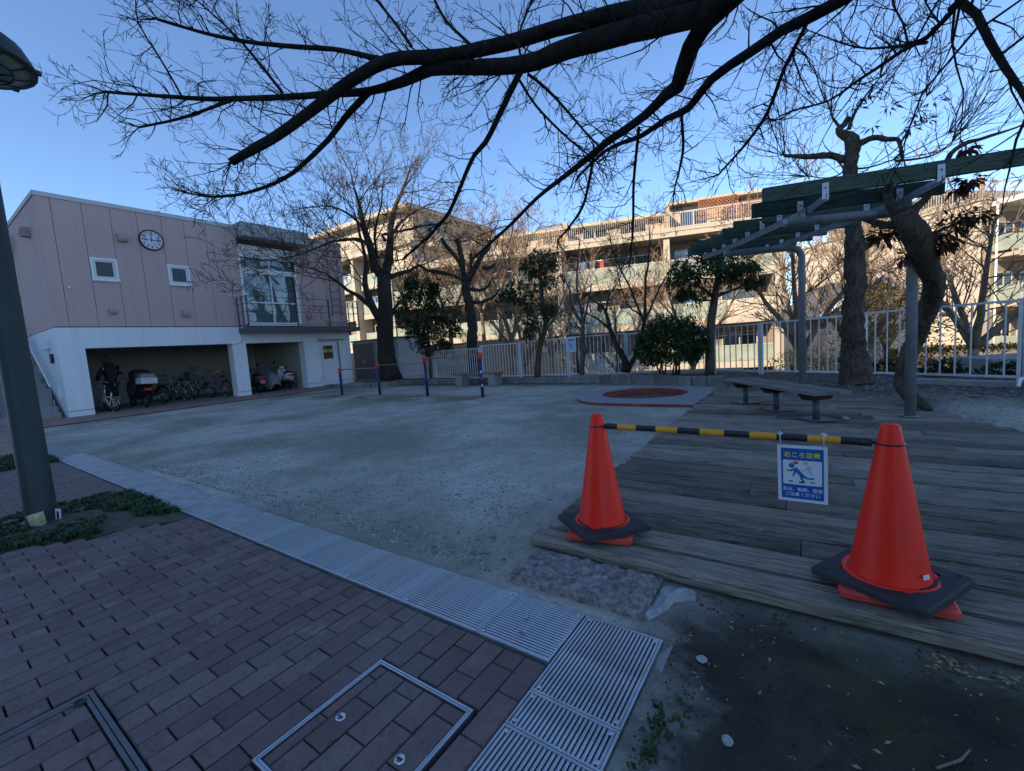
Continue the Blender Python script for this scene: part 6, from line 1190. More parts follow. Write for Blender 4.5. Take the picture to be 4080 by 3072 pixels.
# ---- the cherry tree over the camera: trunk stands behind and to the right of the viewer
base = (2.47, -.25, 0); t = tree('cherry_tree', 'big bare cherry tree with dark limbs spreading over the whole playground', 'tree', base)
crotch = (2.30,-.10,2.35,.20); OV = [smooth_path([(2.47,-.25,-.1,.36),(2.46,-.24,.25,.27),(2.42,-.2,1.2,.235),crotch], .3, .02)]
l1, l4, l5, l10, l11 = OVER['limb1'][0], OVER['limb4'][0], OVER['limb5'][0], OVER['limb10'][0], OVER['limb11'][0]
def mid(a, b, f, dz, r): return tuple(a[i]+(b[i]-a[i])*f + (dz if i == 2 else 0) for i in range(3)) + (r,)
OV.append(smooth_path([crotch, mid(crotch,OVER['limb2'][0],.5,.25,.16)] + OVER['limb2'], .12, .010, 3))
OV.append(smooth_path([OVER['limb2'][0]] + OVER['limb1'][1:], .12, .010, 5)); OV.append(smooth_path([OVER['limb2'][0]] + OVER['limb4'], .12, .010, 9))
OV.append(smooth_path([crotch, mid(crotch,l5,.5,.2,.10)] + OVER['limb5'], .12, .010, 11)); OV.append(smooth_path([crotch, mid(crotch,l10,.5,.25,.07)] + OVER['limb10'], .12, .010, 13)); OV.append(smooth_path([mid(crotch,l10,.5,.25,.06), mid(crotch,l11,.75,.2,.05)] + OVER['limb11'], .12, .010, 17))
for k in OVER:
    if k not in ('limb1','limb2','limb4','limb5','limb10','limb11'): OV.append(smooth_path(OVER[k], .10, .010, len(OV)*3))
lp = rel(OV, base)
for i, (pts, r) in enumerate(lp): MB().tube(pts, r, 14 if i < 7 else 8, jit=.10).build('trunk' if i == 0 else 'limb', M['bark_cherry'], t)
tw = MB(); main = [q for i, q in enumerate(lp) if i]
vis = []
for i, (pts, r) in enumerate(main):        # dress only from the first traced point on
    vis.append((pts, r))
dress(tw, vis[:6], 10.0, .56, 2, .22, .22, 8.5, .50, .0070, .0019, start=.22)
dress(tw, vis[6:], 14.0, .42, 2, .20, .22, 9.5, .50, .0055, .0018, start=.05)
ends = []
for pts, r in vis: 
    for _ in range(5): twig(tw, pts[-1], rdir((pts[-1]-pts[-2]).normalized(), .45, .05), U(.25,.5), min(.005, r[-1]), 2, .15, .2, 9, .5, 3, .0018)
# short spurs with buds along the limbs
for pts, r in vis:
    for i in range(len(pts)-1):
        if rnd.random() < .55:
            d = (pts[i+1]-pts[i]).normalized(); s = d.orthogonal(); s.rotate(Matrix.Rotation(U(0,6.283),3,d)); L_ = U(.02,.06); tw.tube([pts[i], pts[i]+s*(r[i]+L_*.6), pts[i]+s*(r[i]+L_)], [.0035,.003,.0045], 4)
stuff(tw.build('twig', M['bark_cherry'], t))

# ---- big dark cherry by the fence
TR['big'] = [[(a, b, c, r*(1.30 if i < 4 else 1.1)) for a, b, c, r in q] for i, q in enumerate(TR['big'])]; base = TR['big'][0][0][:3]; t = tree('cherry_tree', 'large bare tree with thick dark trunk standing by the kerb behind the horizontal bars', 'tree', base)
lp = mk_limbs(t, base, TR['big'], 'bark_dark', .3, 14, .03); tw = MB()
dress(tw, lp[1:], 2.6, 2.6, 3, .30, .15, 2.3, .52, .032, .0060, start=.18)
for pts, r in lp[1:]:
    for _ in range(3): twig(tw, pts[-1], rdir((pts[-1]-pts[-2]).normalized(), .35, .15), U(1.0,2.0), max(.012, r[-1]*.7), 3, .3, .14, 2.4, .5, 4, .0055)
stuff(tw.build('crown', M['bark_brown'], t))
# ---- pollarded tree
base = TR['pollard'][0][0][:3]; t = tree('pollarded_tree', 'pollarded bare tree with stubby knuckled limbs behind the timber topped bench', 'tree', base)
lp = mk_limbs(t, base, TR['pollard'], 'bark_dark', .2, 12, .03, rough=.3); tw = MB()
for pts, r in lp[1:]:
    for _ in range(14): twig(tw, pts[-1 - int(3*rnd.random())], rdir(Vector((0,0,.6)), .8), U(.25,1.0), .010, 1, .3, .22, 3, .5, 3, .004)
stuff(tw.build('crown', M['bark_grey'], t))
# ---- stepped evergreen tree and the one by the round bush
base = TR['ever1'][0][0][:3]; t = tree('evergreen_tree', 'slender evergreen tree with clipped tiers of dark leaves in front of the fence', 'tree', base)
lp = mk_limbs(t, base, TR['ever1'], 'bark_brown', .2, 10, .02); lf = MB(); br = MB(); b = Vector(base)
for c in TR['ever1_cl']:
    c3 = Vector(c[:3]) - b + Vector((U(-.1,.1),U(-.25,.25),0)); rosettes(lf, c3, c[3]*1.6, 14, .20, .6, .32)
    k = min(range(len(lp[0][0])), key=lambda i: (lp[0][0][i]-c3).length + abs(lp[0][0][i].z-c3.z+.25)*.5); br.tube([lp[0][0][k], lp[0][0][k].lerp(c3,.5)+Vector((0,0,-.06)), c3], [.018,.013,.008], 5)
br.build('limb', M['bark_brown'], t); stuff(lf.build('crown', M['leaf_dark'], t))
base = TR['ever2'][0][0][:3]; t = tree('evergreen_tree', 'evergreen tree with layered glossy leaves rising beside the round bush', 'tree', base)
lp = mk_limbs(t, base, TR['ever2'], 'bark_grey', .2, 12, .02); lf = MB(); b = Vector(base); br = MB()
for c in TR['ever2_cl']:
    c3 = Vector(c[:3]) - b + Vector((U(-.1,.1),U(-.3,.3),0)); rosettes(lf, c3, c[3]*1.55, 30, .155, .5, .30)
    k = min(range(len(lp[0][0])), key=lambda i: (lp[0][0][i]-c3).length + abs(lp[0][0][i].z-c3.z+.2)*.5); br.tube([lp[0][0][k], lp[0][0][k].lerp(c3,.5)+Vector((0,0,-.05)), c3], [.016,.011,.006], 5)
stuff(br.build('limb', M['bark_grey'], t)); stuff(lf.build('crown', M['leaf_mid'], t))
# ---- leafy shrub behind the bars
base = TR['cam'][0][0][:3]; t = tree('camellia', 'dense dark evergreen shrub on a thin trunk between the big tree and the bench', 'shrub', base)
mk_limbs(t, base, TR['cam'], 'bark_brown', .2, 8, .02); lf = MB(); b = Vector(base)
for c in TR['cam_cl']: rosettes(lf, Vector(c[:3]) - b + Vector((U(-.2,.2),U(-.5,.5),0)), c[3]*1.45, 42, .17, .9, .36, 7)
stuff(lf.build('crown', M['leaf_dark'], t))
# ---- round bush
base = (-2.93, 11.35, .16); t = tree('round_bush', 'rounded dense evergreen bush with bare lower stems behind the sandpit', 'bush', base); lf = MB(); sm = []
for k in range(9):
    a = U(0,6.28); q = U(.15,.5); p0 = Vector((.25*math.cos(a), .12*math.sin(a), -.05)); p1 = Vector((q*math.cos(a), q*.6*math.sin(a), .35)); p2 = Vector((1.4*q*math.cos(a), q*math.sin(a), .9)); MB().tube([p0, p0.lerp(p1,.5)+Vector((U(-.05,.05),0,0)), p1, p2], [.028,.022,.016,.008], 6, jit=.2).build('stem', M['bark_dark'], t)
for _ in range(1150):
    a, v = U(0,6.283), U(-.75,1); h = math.sqrt(max(0,1-v*v)); n_ = noise.noise((2.3*h*math.cos(a),2.3*h*math.sin(a),2.3*v)); k = (.50+.50*rnd.random()**.5)*(1+.30*n_); p = Vector((.88*h*math.cos(a)*k, .72*h*math.sin(a)*k, .82 + .72*v*k))
    if p.z > .30 + .18*noise.noise((p.x*4,p.y*4,0)): rosettes(lf, p, .06, 1, .10, .8, .46, 8)
stuff(lf.build('crown', M['leaf_mid'], t))
# ---- small bare trees in front of the fence
base = TR['bare1'][0][0][:3]; t = tree('bare_tree', 'small pale bare tree with a knobbed trunk by the blue notice on the fence', 'tree', base)
lp = mk_limbs(t, base, TR['bare1'], 'bark_grey', .15, 10, .015, rough=.25); tw = MB(); dress(tw, lp[1:], 3.2, .75, 2, .45, .14, 4.0, .5, .012, .0038, start=.2); stuff(tw.build('crown', M['bark_grey'], t))
base = TR['bare2'][0][0][:3]; t = tree('bare_tree', 'many stemmed bare tree spreading fine branches beside the round bush', 'tree', base)
lp = mk_limbs(t, base, TR['bare2'], 'bark_dark', .15, 10, .02, rough=.2); tw = MB(); dress(tw, lp, 4.0, .95, 3, .42, .14, 3.6, .52, .013, .0036, start=.25)
for pts, r in lp:
    for _ in range(3): twig(tw, pts[-1], rdir((pts[-1]-pts[-2]).normalized(), .4, .2), U(.5,1.0), .007, 2, .4, .15, 4, .5, 3, .0036)
stuff(tw.build('crown', M['bark_brown'], t))
# ---- knobbly trunk and curved trunk on the right
TR['knob'] = [[(a, b, c, r*.86) for a, b, c, r in q] for q in TR['knob']]; base = TR['knob'][0][0][:3]; t = tree('knobbly_tree', 'upright knobbly bark trunk with pollarded bare arms behind the bench', 'tree', base)
lp = mk_limbs(t, base, TR['knob'], 'bark_brown', .045, 28, .03, rough=.24); tw = MB()
dress(tw, lp[1:], 6.5, .9, 2, .40, .15, 3.6, .5, .010, .0032, start=.3); ends = []
for pts, r in lp[1:]:
    for _ in range(9): twig(tw, pts[-1], rdir((pts[-1]-pts[-2]).normalized(), .5, .25), U(.6,1.4), .008, 1, .35, .15, 4, .5, 3, .003, ends)
stuff(tw.build('crown', M['bark_brown'], t)); lf = MB(); b = Vector(base)
for c in TR['knob_cl']: leaves(lf, Vector(c[:3])-b, c[3]*.95, 16, .115, .7, .5, .1, .30)
stuff(lf.build('dead_leaf', M['leaf_dead'], t))
base = TR['curved'][0][3][:3]; t = tree('curved_tree', 'snaking curved trunk climbing beside the near pergola post with dead brown leaves', 'tree', base)
lp = mk_limbs(t, base, TR['curved'], 'bark_brown', .05, 24, .02, rough=.18); tw = MB(); dress(tw, lp[2:], 4.0, .35, 1, .1, .2, 4, .5, .006, .0028, start=.3); stuff(tw.build('crown', M['bark_brown'], t)); lf = MB(); b = Vector(base)
for c in TR['dead_cl']: leaves(lf, Vector(c[:3])-b, c[3]*1.15, 46, .105, .8, .7, .05, .32)
stuff(lf.build('dead_leaf', M['leaf_dead'], t))
# ---- trees and planting beyond the fence, in the sun
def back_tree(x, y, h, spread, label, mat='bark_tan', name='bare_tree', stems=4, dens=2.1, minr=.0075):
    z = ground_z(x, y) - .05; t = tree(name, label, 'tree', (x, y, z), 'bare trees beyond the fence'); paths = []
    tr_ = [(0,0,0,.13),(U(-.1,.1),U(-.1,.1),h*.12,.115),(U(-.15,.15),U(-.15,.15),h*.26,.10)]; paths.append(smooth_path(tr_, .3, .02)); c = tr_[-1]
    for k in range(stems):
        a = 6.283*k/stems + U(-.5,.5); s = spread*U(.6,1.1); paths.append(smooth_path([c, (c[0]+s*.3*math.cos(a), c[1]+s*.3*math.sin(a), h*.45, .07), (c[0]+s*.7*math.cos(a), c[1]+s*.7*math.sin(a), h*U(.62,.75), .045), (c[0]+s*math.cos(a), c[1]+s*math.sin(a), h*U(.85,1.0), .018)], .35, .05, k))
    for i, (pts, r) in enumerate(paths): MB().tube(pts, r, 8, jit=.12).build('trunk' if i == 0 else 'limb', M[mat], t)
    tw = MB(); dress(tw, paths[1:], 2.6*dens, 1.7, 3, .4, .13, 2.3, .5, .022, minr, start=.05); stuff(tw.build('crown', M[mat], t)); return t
BT = [(-15.6,17.2,7.0,3.0,'tan bare tree on the sunlit bank behind the big dark tree'),(-13.0,19.0,7.2,3.0,'sunlit bare tree behind the leafy evergreen shrub'),(-10.6,16.6,5.6,2.6,'sunlit bare tree behind the pollarded tree'),(-16.8,21.5,7.5,3.0,'bare tree standing against the tall corner building'),
      (-6.9,18.0,4.6,2.4,'sunlit bare tree behind the stepped evergreen tree'),(-3.6,16.8,5.2,2.4,'sunlit bare tree behind the many stemmed one'),(-.1,15.6,5.6,2.3,'bare tree with fine twigs beyond the fence behind the bench'),(1.1,17.6,6.0,2.5,'bare tree in front of the dark roofed house'),(2.2,19.6,5.4,2.2,'bare tree beside the yellow green bush'),(3.3,15.0,4.2,2.2,'low bare tree twigs against the cream end wall'),(-18.2,17.4,5.0,2.4,'bare tree behind the storage shed'),(-12.0,21.5,7.6,3.2,'tall sunlit bare tree between the corner block and the middle block'),(-14.6,20.2,6.6,3.0,'sunlit bare tree on top of the earth bank')]
for q in BT: back_tree(*q)
def leaf_ball(name, label, cat, x, y, z, rx, ry, rz, n, size, mat, group=None, box=False, stem=True):
    t = thing(name, label, cat, (x, y, z), 0, group); lf = MB()
    for _ in range(n):
        if box:
            p = Vector((U(-1,1), U(-1,1), U(0,1))); ax = rnd.choice((0,1,2,2)); p[ax] = (1 if ax == 2 else rnd.choice((-1,1)))*U(.9,1.03); p = Vector((p.x*rx, p.y*ry, p.z*rz)); d = rdir(Vector((p.x/rx,p.y/ry,.4)).normalized(), .6)
        else:
            v = Vector((rnd.gauss(0,1),rnd.gauss(0,1),rnd.gauss(0,1))).normalized(); k = (.55+.45*rnd.random()**.5)*(1+.25*noise.noise(v*2.2+Vector((x,y,0)))); p = Vector((v.x*rx*k, v.y*ry*k, rz + v.z*rz*k)); d = rdir(v, .6)
        one_leaf(lf, p, d, size*U(.6,1.3), .5)
    stuff(lf.build('crown', M[mat], t))
    if stem: MB().tube([(0,0,-.15),(0.03,0,rz*.5),(0,0,rz)], [.06,.05,.03], 7).build('trunk', M['bark_brown'], t)
    return t
leaf_ball('yellow_bush', 'large yellow green bush glowing in the sun behind the knobbly trunk', 'bush', 1.9, 17.3, ground_z(1.9,17.3), 1.5, 1.3, 1.75, 2600, .12, 'leaf_yellow')
leaf_ball('yellow_bush', 'low yellow bush at the fence foot behind the bench', 'bush', -.4, 13.6, ground_z(-.4,13.6), .55, .45, .38, 700, .08, 'leaf_yellow')
leaf_ball('yellow_bush', 'small yellow bush beside the low one under the bare tree', 'bush', .55, 13.2, ground_z(.55,13.2), .5, .4, .32, 600, .08, 'leaf_yellow')
leaf_ball('clipped_hedge', 'clipped orange brown hedge below the cream end wall', 'hedge', 4.3, 16.5, ground_z(4.3,16.5)-.05, 2.4, .6, 1.05, 4200, .09, 'leaf_hedge', None, True, False)
leaf_ball('clipped_hedge', 'small clipped hedge block behind the knobbly trunk foot', 'hedge', 1.9, 15.0, ground_z(1.9,15)-.05, .8, .4, .75, 1400, .08, 'leaf_hedge', None, True, False)
leaf_ball('clipped_bush', 'round clipped yellowish bush below the tall corner building', 'bush', -20.4, 21.0, ground_z(-20.4,21)-.05, 1.0, .8, .75, 1300, .1, 'leaf_yellow')
leaf_ball('clipped_bush', 'yellowish clipped bush next to the round one on the bank', 'bush', -18.0, 21.6, ground_z(-18,21.6)-.05, .7, .6, .5, 800, .1, 'leaf_yellow')
leaf_ball('young_shrub', 'sparse green shrub growing behind the fence beside the stepped evergreen', 'shrub', -6.35, 13.0, ground_z(-6.35,13)-.05, .65, .6, .95, 420, .12, 'leaf_mid')
for i, (x, y, s, lb) in enumerate(((1.35,11.7,.42,'glossy leafed shrub at the fence foot beside the curved trunk'),(2.0,11.0,.40,'glossy leafed shrub under the weathered fence'),(2.75,10.9,.36,'low glossy shrub in front of the pale path'),(3.9,10.6,.85,'tall glossy leafed shrub at the fence by the balconies'),(3.3,10.2,.45,'glossy shrub beside the tall one at the fence'))):
    leaf_ball('glossy_shrub', lb, 'shrub', x, y, ground_z(x,y)-.03, s*.8, s*.6, s*(.62 if s > .6 else .36), int(260*s/.4), .13, 'leaf_dark', 'glossy shrubs along the fence')
# drooping evergreen branch at the right
t = tree('evergreen_tree', 'dark evergreen tree with drooping leaves beyond the weathered fence', 'tree', (6.4, 11.6, ground_z(6.4,11.6)-.05)); MB().tube([(0,0,0),(-.05,.05,1.6),(-.25,-.05,2.6),(-.4,-.1,3.4)], [.11,.09,.07,.03], 9, jit=.2).build('trunk', M['bark_brown'], t); lf = MB()
for (px, py, pz, r) in ((-1.25,-.5,3.0,.35),(-.9,-.3,2.75,.4),(-.5,0,3.4,.6),(-1.5,-.6,2.65,.28),(.2,.2,3.0,.7),(-.3,-.2,2.4,.5),(-.8,-.3,3.5,.4)): leaves(lf, (px,py,pz), r, 130, .17, .7, .5, .15, .34); MB().tube([(-.25,-.05,2.6),(px*.6,py*.6,pz*.5+1.35),(px,py,pz)], [.03,.02,.008], 5).build('limb', M['bark_brown'], t)
stuff(lf.build('crown', M['leaf_dark'], t))
# ================================================================ apartment blocks beyond the fence
def abox(name, mat, parent, *b): return MB().box(*b).build(name, M[mat], parent)
def railing(parent, x0, x1, y, z, h, mat='beige', step=.13, wire=.02):
    m = MB().box(x0, x1, y-.02, y+.02, z+h-.05, z+h).box(x0, x1, y-.018, y+.018, z+.06, z+.10)
    k = int((x1-x0)/step)
    for i in range(k+1): x = x0 + .01 + (x1-x0-.02)*i/max(1,k); m.box(x-wire/2, x+wire/2, y-wire/2, y+wire/2, z+.10, z+h-.05)
    return stuff(m.build('railing', M[mat], parent))
def lattice(parent, x0, x1, y, z0, z1, mat):
    m = MB().box(x0, x1, y-.02, y+.02, z1-.05, z1).box(x0, x1, y-.02, y+.02, z0, z0+.05); h = z1-z0; s = .21; q = x0-h
    while q < x1:
        for sg in (1, -1):
            a, b = (q, q+h) if sg > 0 else (q+h, q); za, zb = z0, z1
            pa, pb_ = [a, za], [b, zb]
            for P_, Q_ in ((pa, pb_), (pb_, pa)):
                for lim, cmp in ((x0, -1), (x1, 1)):
                    if (P_[0]-lim)*cmp > 0 and abs(Q_[0]-P_[0]) > 1e-6: f = (lim-P_[0])/(Q_[0]-P_[0]); P_[1] += (Q_[1]-P_[1])*f; P_[0] = lim
            if abs(pa[0]-pb_[0]) > .02: w = .026; yy = y + .008*sg; m.add([(pa[0]-w,yy,pa[1]),(pa[0]+w,yy,pa[1]),(pb_[0]+w,yy,pb_[1]),(pb_[0]-w,yy,pb_[1])], [(0,1,2,3)])
        q += s
    for x in (x0, (x0+x1)/2, x1): m.box(x-.025, x+.025, y-.025, y+.025, z0, z1)
    return stuff(m.build('lattice', M[mat], parent))
def sliding_window(parent, x0, x1, y, z0, z1, n=2, curt=True):
    f = MB().box(x0, x1, y-.06, y, z0, z0+.05).box(x0, x1, y-.06, y, z1-.05, z1)
    for i in range(n+1): x = x0 + (x1-x0)*i/n; f.box(x-.03, x+.03, y-.07, y, z0+.05, z1-.05)
    o = f.build('window', M['beige'], parent)
    for i in range(n):
        a, b = x0+(x1-x0)*i/n+.03, x0+(x1-x0)*(i+1)/n-.03; MB().box(a, b, y-.035, y-.03, z0+.05, z1-.05).build('pane', M['clear' if curt else 'glass'], o)
    if curt:
        m = MB(); k = 24; a, b = x0+.05, x0+(x1-x0)*U(.35,.98); m.add([v for i in range(k+1) for v in ((a+(b-a)*i/k, y-.012+.008*math.sin(i*2.1), z0+.06), (a+(b-a)*i/k, y-.012+.008*math.sin(i*2.1), z1-.06))], [(2*i,2*i+2,2*i+3,2*i+1) for i in range(k)]); m.build('curtain', M['curtain'], o)
    return o
def balcony_bay(parent, x0, x1, y0, depth, zf, fh, kind, panel='frost', extras=True):
    """one flat's balcony: floor slab and beam, glass parapet, recessed wall with windows"""
    b = link('balcony', None, parent); yw = y0 + depth
    MB().box(x0, x1, y0, yw, zf-.22, zf).box(x0, x1, y0-.06, y0+.14, zf-.30, zf+.14).build('floor_slab', M['slab'], b)
    n = 4; g = MB()
    for i in range(n): MB().box(x0+(x1-x0)*i/n+.03, x0+(x1-x0)*(i+1)/n-.03, y0-.012, y0+.012, zf+.16, zf+1.08).build('parapet_panel', M[panel], b)
    for i in range(n+1): x = x0+.015+(x1-x0-.03)*i/n; g.box(x-.015, x+.015, y0-.02, y0+.02, zf+.14, zf+1.10)
    g.box(x0, x1, y0-.03, y0+.03, zf+1.10, zf+1.15); g.build('parapet_frame', M['beige'], b)
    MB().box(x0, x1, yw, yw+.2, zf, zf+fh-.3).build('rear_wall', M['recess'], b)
    w = x1-x0; sliding_window(b, x0+w*.07, x0+w*.40, yw, zf+.02, zf+1.95); sliding_window(b, x0+w*.55, x0+w*.90, yw, zf+.02, zf+1.95)
    if kind and extras:
        r_ = rnd.random()
        if r_ < .8:     # washing on a pole
            y = y0+.45; z = zf+1.75; q = MB().tube([(x0+.4,y,z),(x1-.5,y,z)], .015, 5); q.build('drying_pole', M['steel'], b); x = x0 + U(.6,1.4)
            for k in range(rnd.choice((2,3,4,5))):
                ww = U(.3,.6); hh = U(.5,.9); mt = rnd.choice(('cl_white','cl_white','cl_blue','cl_red','cl_grey')); MB().add([(x,y,z),(x+ww,y,z),(x+ww-.03,y+.06,z-hh*.5),(x+.02,y+.05,z-hh*.5),(x+.01,y-.02,z-hh),(x+ww-.02,y+.02,z-hh)], [(0,1,2,3),(3,2,5,4)]).build('laundry', M[mt], b); x += ww + U(.05,.5)
                if x > x1-1: break
        if rnd.random() < .6: MB().bbox(x1-1.1, x1-.35, yw-.40, yw-.05, zf+.02, zf+.60, .03).build('air_unit', M['cyanbin'], b)
    return b
for n_, c in (('cl_white',(.75,.74,.70)),('cl_blue',(.12,.22,.42)),('cl_red',(.45,.08,.06)),('cl_grey',(.25,.25,.27))): M[n_] = basic(n_, c, .9, .1)
# ---- middle block
ap = thing('apartment_block', 'long sunlit beige apartment block with glass balconies and roof terraces behind the fence', 'apartment block', (-7.44, 28.92, 0), R(18))
FLR = [-3.60,-.80,2.0,4.80,7.62]; FH = 2.8; PX = [-20.0,-13.55,-6.90,0.0,6.15]
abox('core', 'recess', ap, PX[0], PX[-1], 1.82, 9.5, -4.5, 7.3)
for i in range(4):
    zf = FLR[i]
    for j in range(len(PX)-1): balcony_bay(ap, PX[j]+.18, PX[j+1]-.18, 0, 1.6, zf, FH, j > 0 and i > 0, 'frost')
for x in PX: abox('pillar', 'slab', ap, x-.18, x+.18, -.14, 1.82, -4.5, 7.60)
abox('terrace_slab', 'slab', ap, PX[0]-.3, PX[-1]+.3, -.30, 9.5, 7.32, 7.60)
abox('terrace_beam', 'slab', ap, PX[0]-.3, PX[-1]+.3, -.34, -.10, 7.62, 7.82)
railing(ap, PX[1]-.2, PX[-1]+.2, -.2, 7.80, 1.0)
lattice(ap, -12.9, -9.2, .05, 7.9, 9.2, 'lattice'); lattice(ap, -8.3, -6.6, .3, 7.9, 9.25, 'lattice'); lattice(ap, 2.0, 4.2, .3, 8.2, 9.45, 'latticered'); lattice(ap, 4.3, 5.6, .3, 8.1, 9.0, 'latticered')
abox('penthouse_wall', 'tile', ap, -12.4, .25, 3.2, 9.5, 7.6, 9.42); abox('penthouse_roof', 'slab', ap, -12.7, .24, 2.6, 9.6, 9.42, 9.64)
abox('penthouse_wall', 'tile', ap, .25, 6.0, 2.0, 9.5, 7.6, 9.66); abox('penthouse_roof', 'slab', ap, .25, 6.3, 1.3, 9.6, 9.66, 9.86); abox('penthouse_band', 'slab', ap, .3, 3.0, 1.95, 1.998, 9.3, 9.6)
for x in (-11.5, -8.6, -5.6, -2.9): sliding_window(ap, x, x+1.8, 3.2, 7.65, 9.3)
for x in (1.0, 3.6): sliding_window(ap, x, x+1.7, 2.0, 7.65, 9.3)
gm = MB()
for i in range(10):
    for k in range(3): gm.box(3.2+.14*i, 3.3+.14*i, 1.96, 2.0, 9.24+.13*k, 9.34+.13*k)
stuff(gm.build('block_grille', M['slab'], ap)); abox('terrace_wall', 'tile', ap, -6.5, -6.2, -.1, 3.2, 7.6, 9.2); abox('terrace_wall', 'tile', ap, .02, .24, -.09, 1.98, 7.61, 9.4)
abox('solid_parapet', 'tile2', ap, 3.4, 5.95, -.05, -.02, 2.16, 3.1); o = MB().box(4.3, 5.15, 1.52, 1.56, 3.1, 3.6).build('small_window', M['glass'], ap)
abox('side_wall', 'tile', ap, 6.33, 6.6, -.1, 9.5, -4.5, 7.32)
# ---- tall corner block on the left
tb = thing('apartment_block', 'tall cream corner apartment block rising above the pink building', 'apartment block', (-28.3, 26.9, 0))
abox('front_wall', 'tile2', tb, -20, -.06, 1.81, 11.98, -2, 10.6); abox('side_wall', 'tile', tb, -.05, 0, 0.52, 12, 10.9, 13.59); abox('side_wall', 'tile', tb, -.05, .02, 1.62, 12.0, -2, 10.61)
abox('roof_slab', 'slab', tb, -20.3, .35, -.4, 12.3, 13.6, 13.95); abox('penthouse_wall', 'slab', tb, -20, -.06, .5, 11.9, 10.9, 13.6)
for zf in (2.3, 5.1, 7.9):
    for x0 in (-19.2, -13.6, -8.0): balcony_bay(tb, x0, x0+5.2, .6, 1.0, zf, 2.8, True, 'frost')
for x in (-19.4, -13.8, -8.2, -2.6): abox('pillar', 'slab', tb, x-.185, x+.185, -.1, 1.59, -2, 10.61)
abox('lower_wall', 'tile2', tb, -20, -.03, .62, 1.6, -2, 2.0); abox('terrace_slab', 'slab', tb, -20.2, .3, -.3, 12.2, 10.62, 10.9); railing(tb, -9, .25, -.22, 10.9, 1.05); abox('stair_core', 'tile2', tb, -2.4, -.01, .1, 1.6, -2, 10.6)
# side face windows and railings (plane x = const)
def side_window(y0, y1, z0, z1):
    f = MB().box(.021, .07, y0, y1, z0, z0+.06).box(.021, .07, y0, y1, z1-.06, z1)
    for y in (y0, (y0+y1)/2, y1): f.box(.021, .08, y-.03, y+.03, z0+.06, z1-.06)
    o = f.build('window', M['beige'], tb); MB().box(.03, .04, y0, y1, z0+.06, z1-.06).build('pane', M['glass'], o)
for y0 in (2.2, 4.6, 7.4, 9.6): side_window(y0, y0+1.5, 11.3, 13.0)
for zf in (8.6, 5.8, 3.0):
    for y0 in (3.0, 6.2, 9.0): side_window(y0, y0+1.2, zf, zf+1.2)
abox('side_balcony_slab', 'slab', tb, .03, 1.2, 1.7, 11.9, 10.5, 10.85)
m = MB().box(1.12, 1.17, 1.7, 11.9, 11.85, 11.92)
for i in range(70): m.box(1.13, 1.16, 1.75+.145*i, 1.78+.145*i, 10.85, 11.85)
stuff(m.build('side_railing', M['beige'], tb))
for x, h in ((-14.2, 2.0), (-12.5, 1.8)): MB().tube([(x, 2, 13.9), (x, 2, 13.9+h)], .12, 8).build('roof_vent_pipe', M['slab'], tb)
# ---- right block: plain end wall, balconies on the front
rb2 = thing('apartment_block', 'cream tiled apartment block with blank end wall and white framed balconies', 'apartment block', (8.6, 38.5, 0), R(45))
# local x runs along the front to the right, y away from the viewer
abox('end_wall', 'tile2', rb2, -.02, 14, 0, 14, -2, 8.0); abox('end_pilaster', 'tile', rb2, -.03, .55, -.06, -.004, -2, 8.0)
abox('roof_coping', 'slab', rb2, -.12, 14.2, -.12, 14.2, 8.0, 8.14)
m = MB().box(-.06, -.02, .1, 13.9, 9.10, 9.16).box(-.06, -.02, .1, 13.9, 8.22, 8.27)
for i in range(92): m.box(-.055, -.025, .12+.15*i, .15+.15*i, 8.27, 9.10)
stuff(m.build('roof_railing', M['beige'], rb2)); railing(rb2, .1, 14, -.05, 8.14, 1.0); MB().tube([(-.02,.02,8.1),(-.02,.02,9.45)], .10, 8).build('rail_post', M['slab'], rb2)
abox('penthouse_wall', 'tile', rb2, 3.0, 14, 4.0, 13, 8.14, 9.5); abox('penthouse_roof', 'roofgrey', rb2, 2.4, 14.4, 3.4, 13.4, 9.5, 9.75); MB().tube([(3.5,6,9.7),(3.5,6,10.7)], .16, 8).build('roof_vent_pipe', M['slab'], rb2)
for zf in (-1.3, 1.75, 4.75):
    for x0 in (.75, 5.0): balcony_bay(rb2, x0, x0+4.0, -1.5, 1.45, zf, 2.9, False, 'frost', False)
    MB().box(.74, .78, -1.5, -.08, zf+.16, zf+1.1).build('parapet_panel', M['frost'], rb2)
abox('balcony_roof', 'white', rb2, .6, 9.3, -1.6, -.07, 7.62, 7.90)
for x in (2.35, 6.6, 9.1): abox('pillar', 'white', rb2, x-.22, x+.22, -1.72, -1.52, -2, 7.6)
for x in (.66,): MB().tube([(x,-.35,-2),(x,-.35,7.6)], .06, 8).build('downpipe', M['white'], rb2)
# window and bracket on the blank end wall
o = MB().box(-.06, -.021, 4.2, 6.6, .6, 2.0).build('window', M['beige'], rb2); MB().box(-.07, -.061, 4.35, 6.45, .75, 1.85).build('pane', M['glass'], o)
for z in (4.9,): MB().box(-.028, -.021, .6, 13.9, z, z+.03).build('wall_joint', M['tile'], rb2)
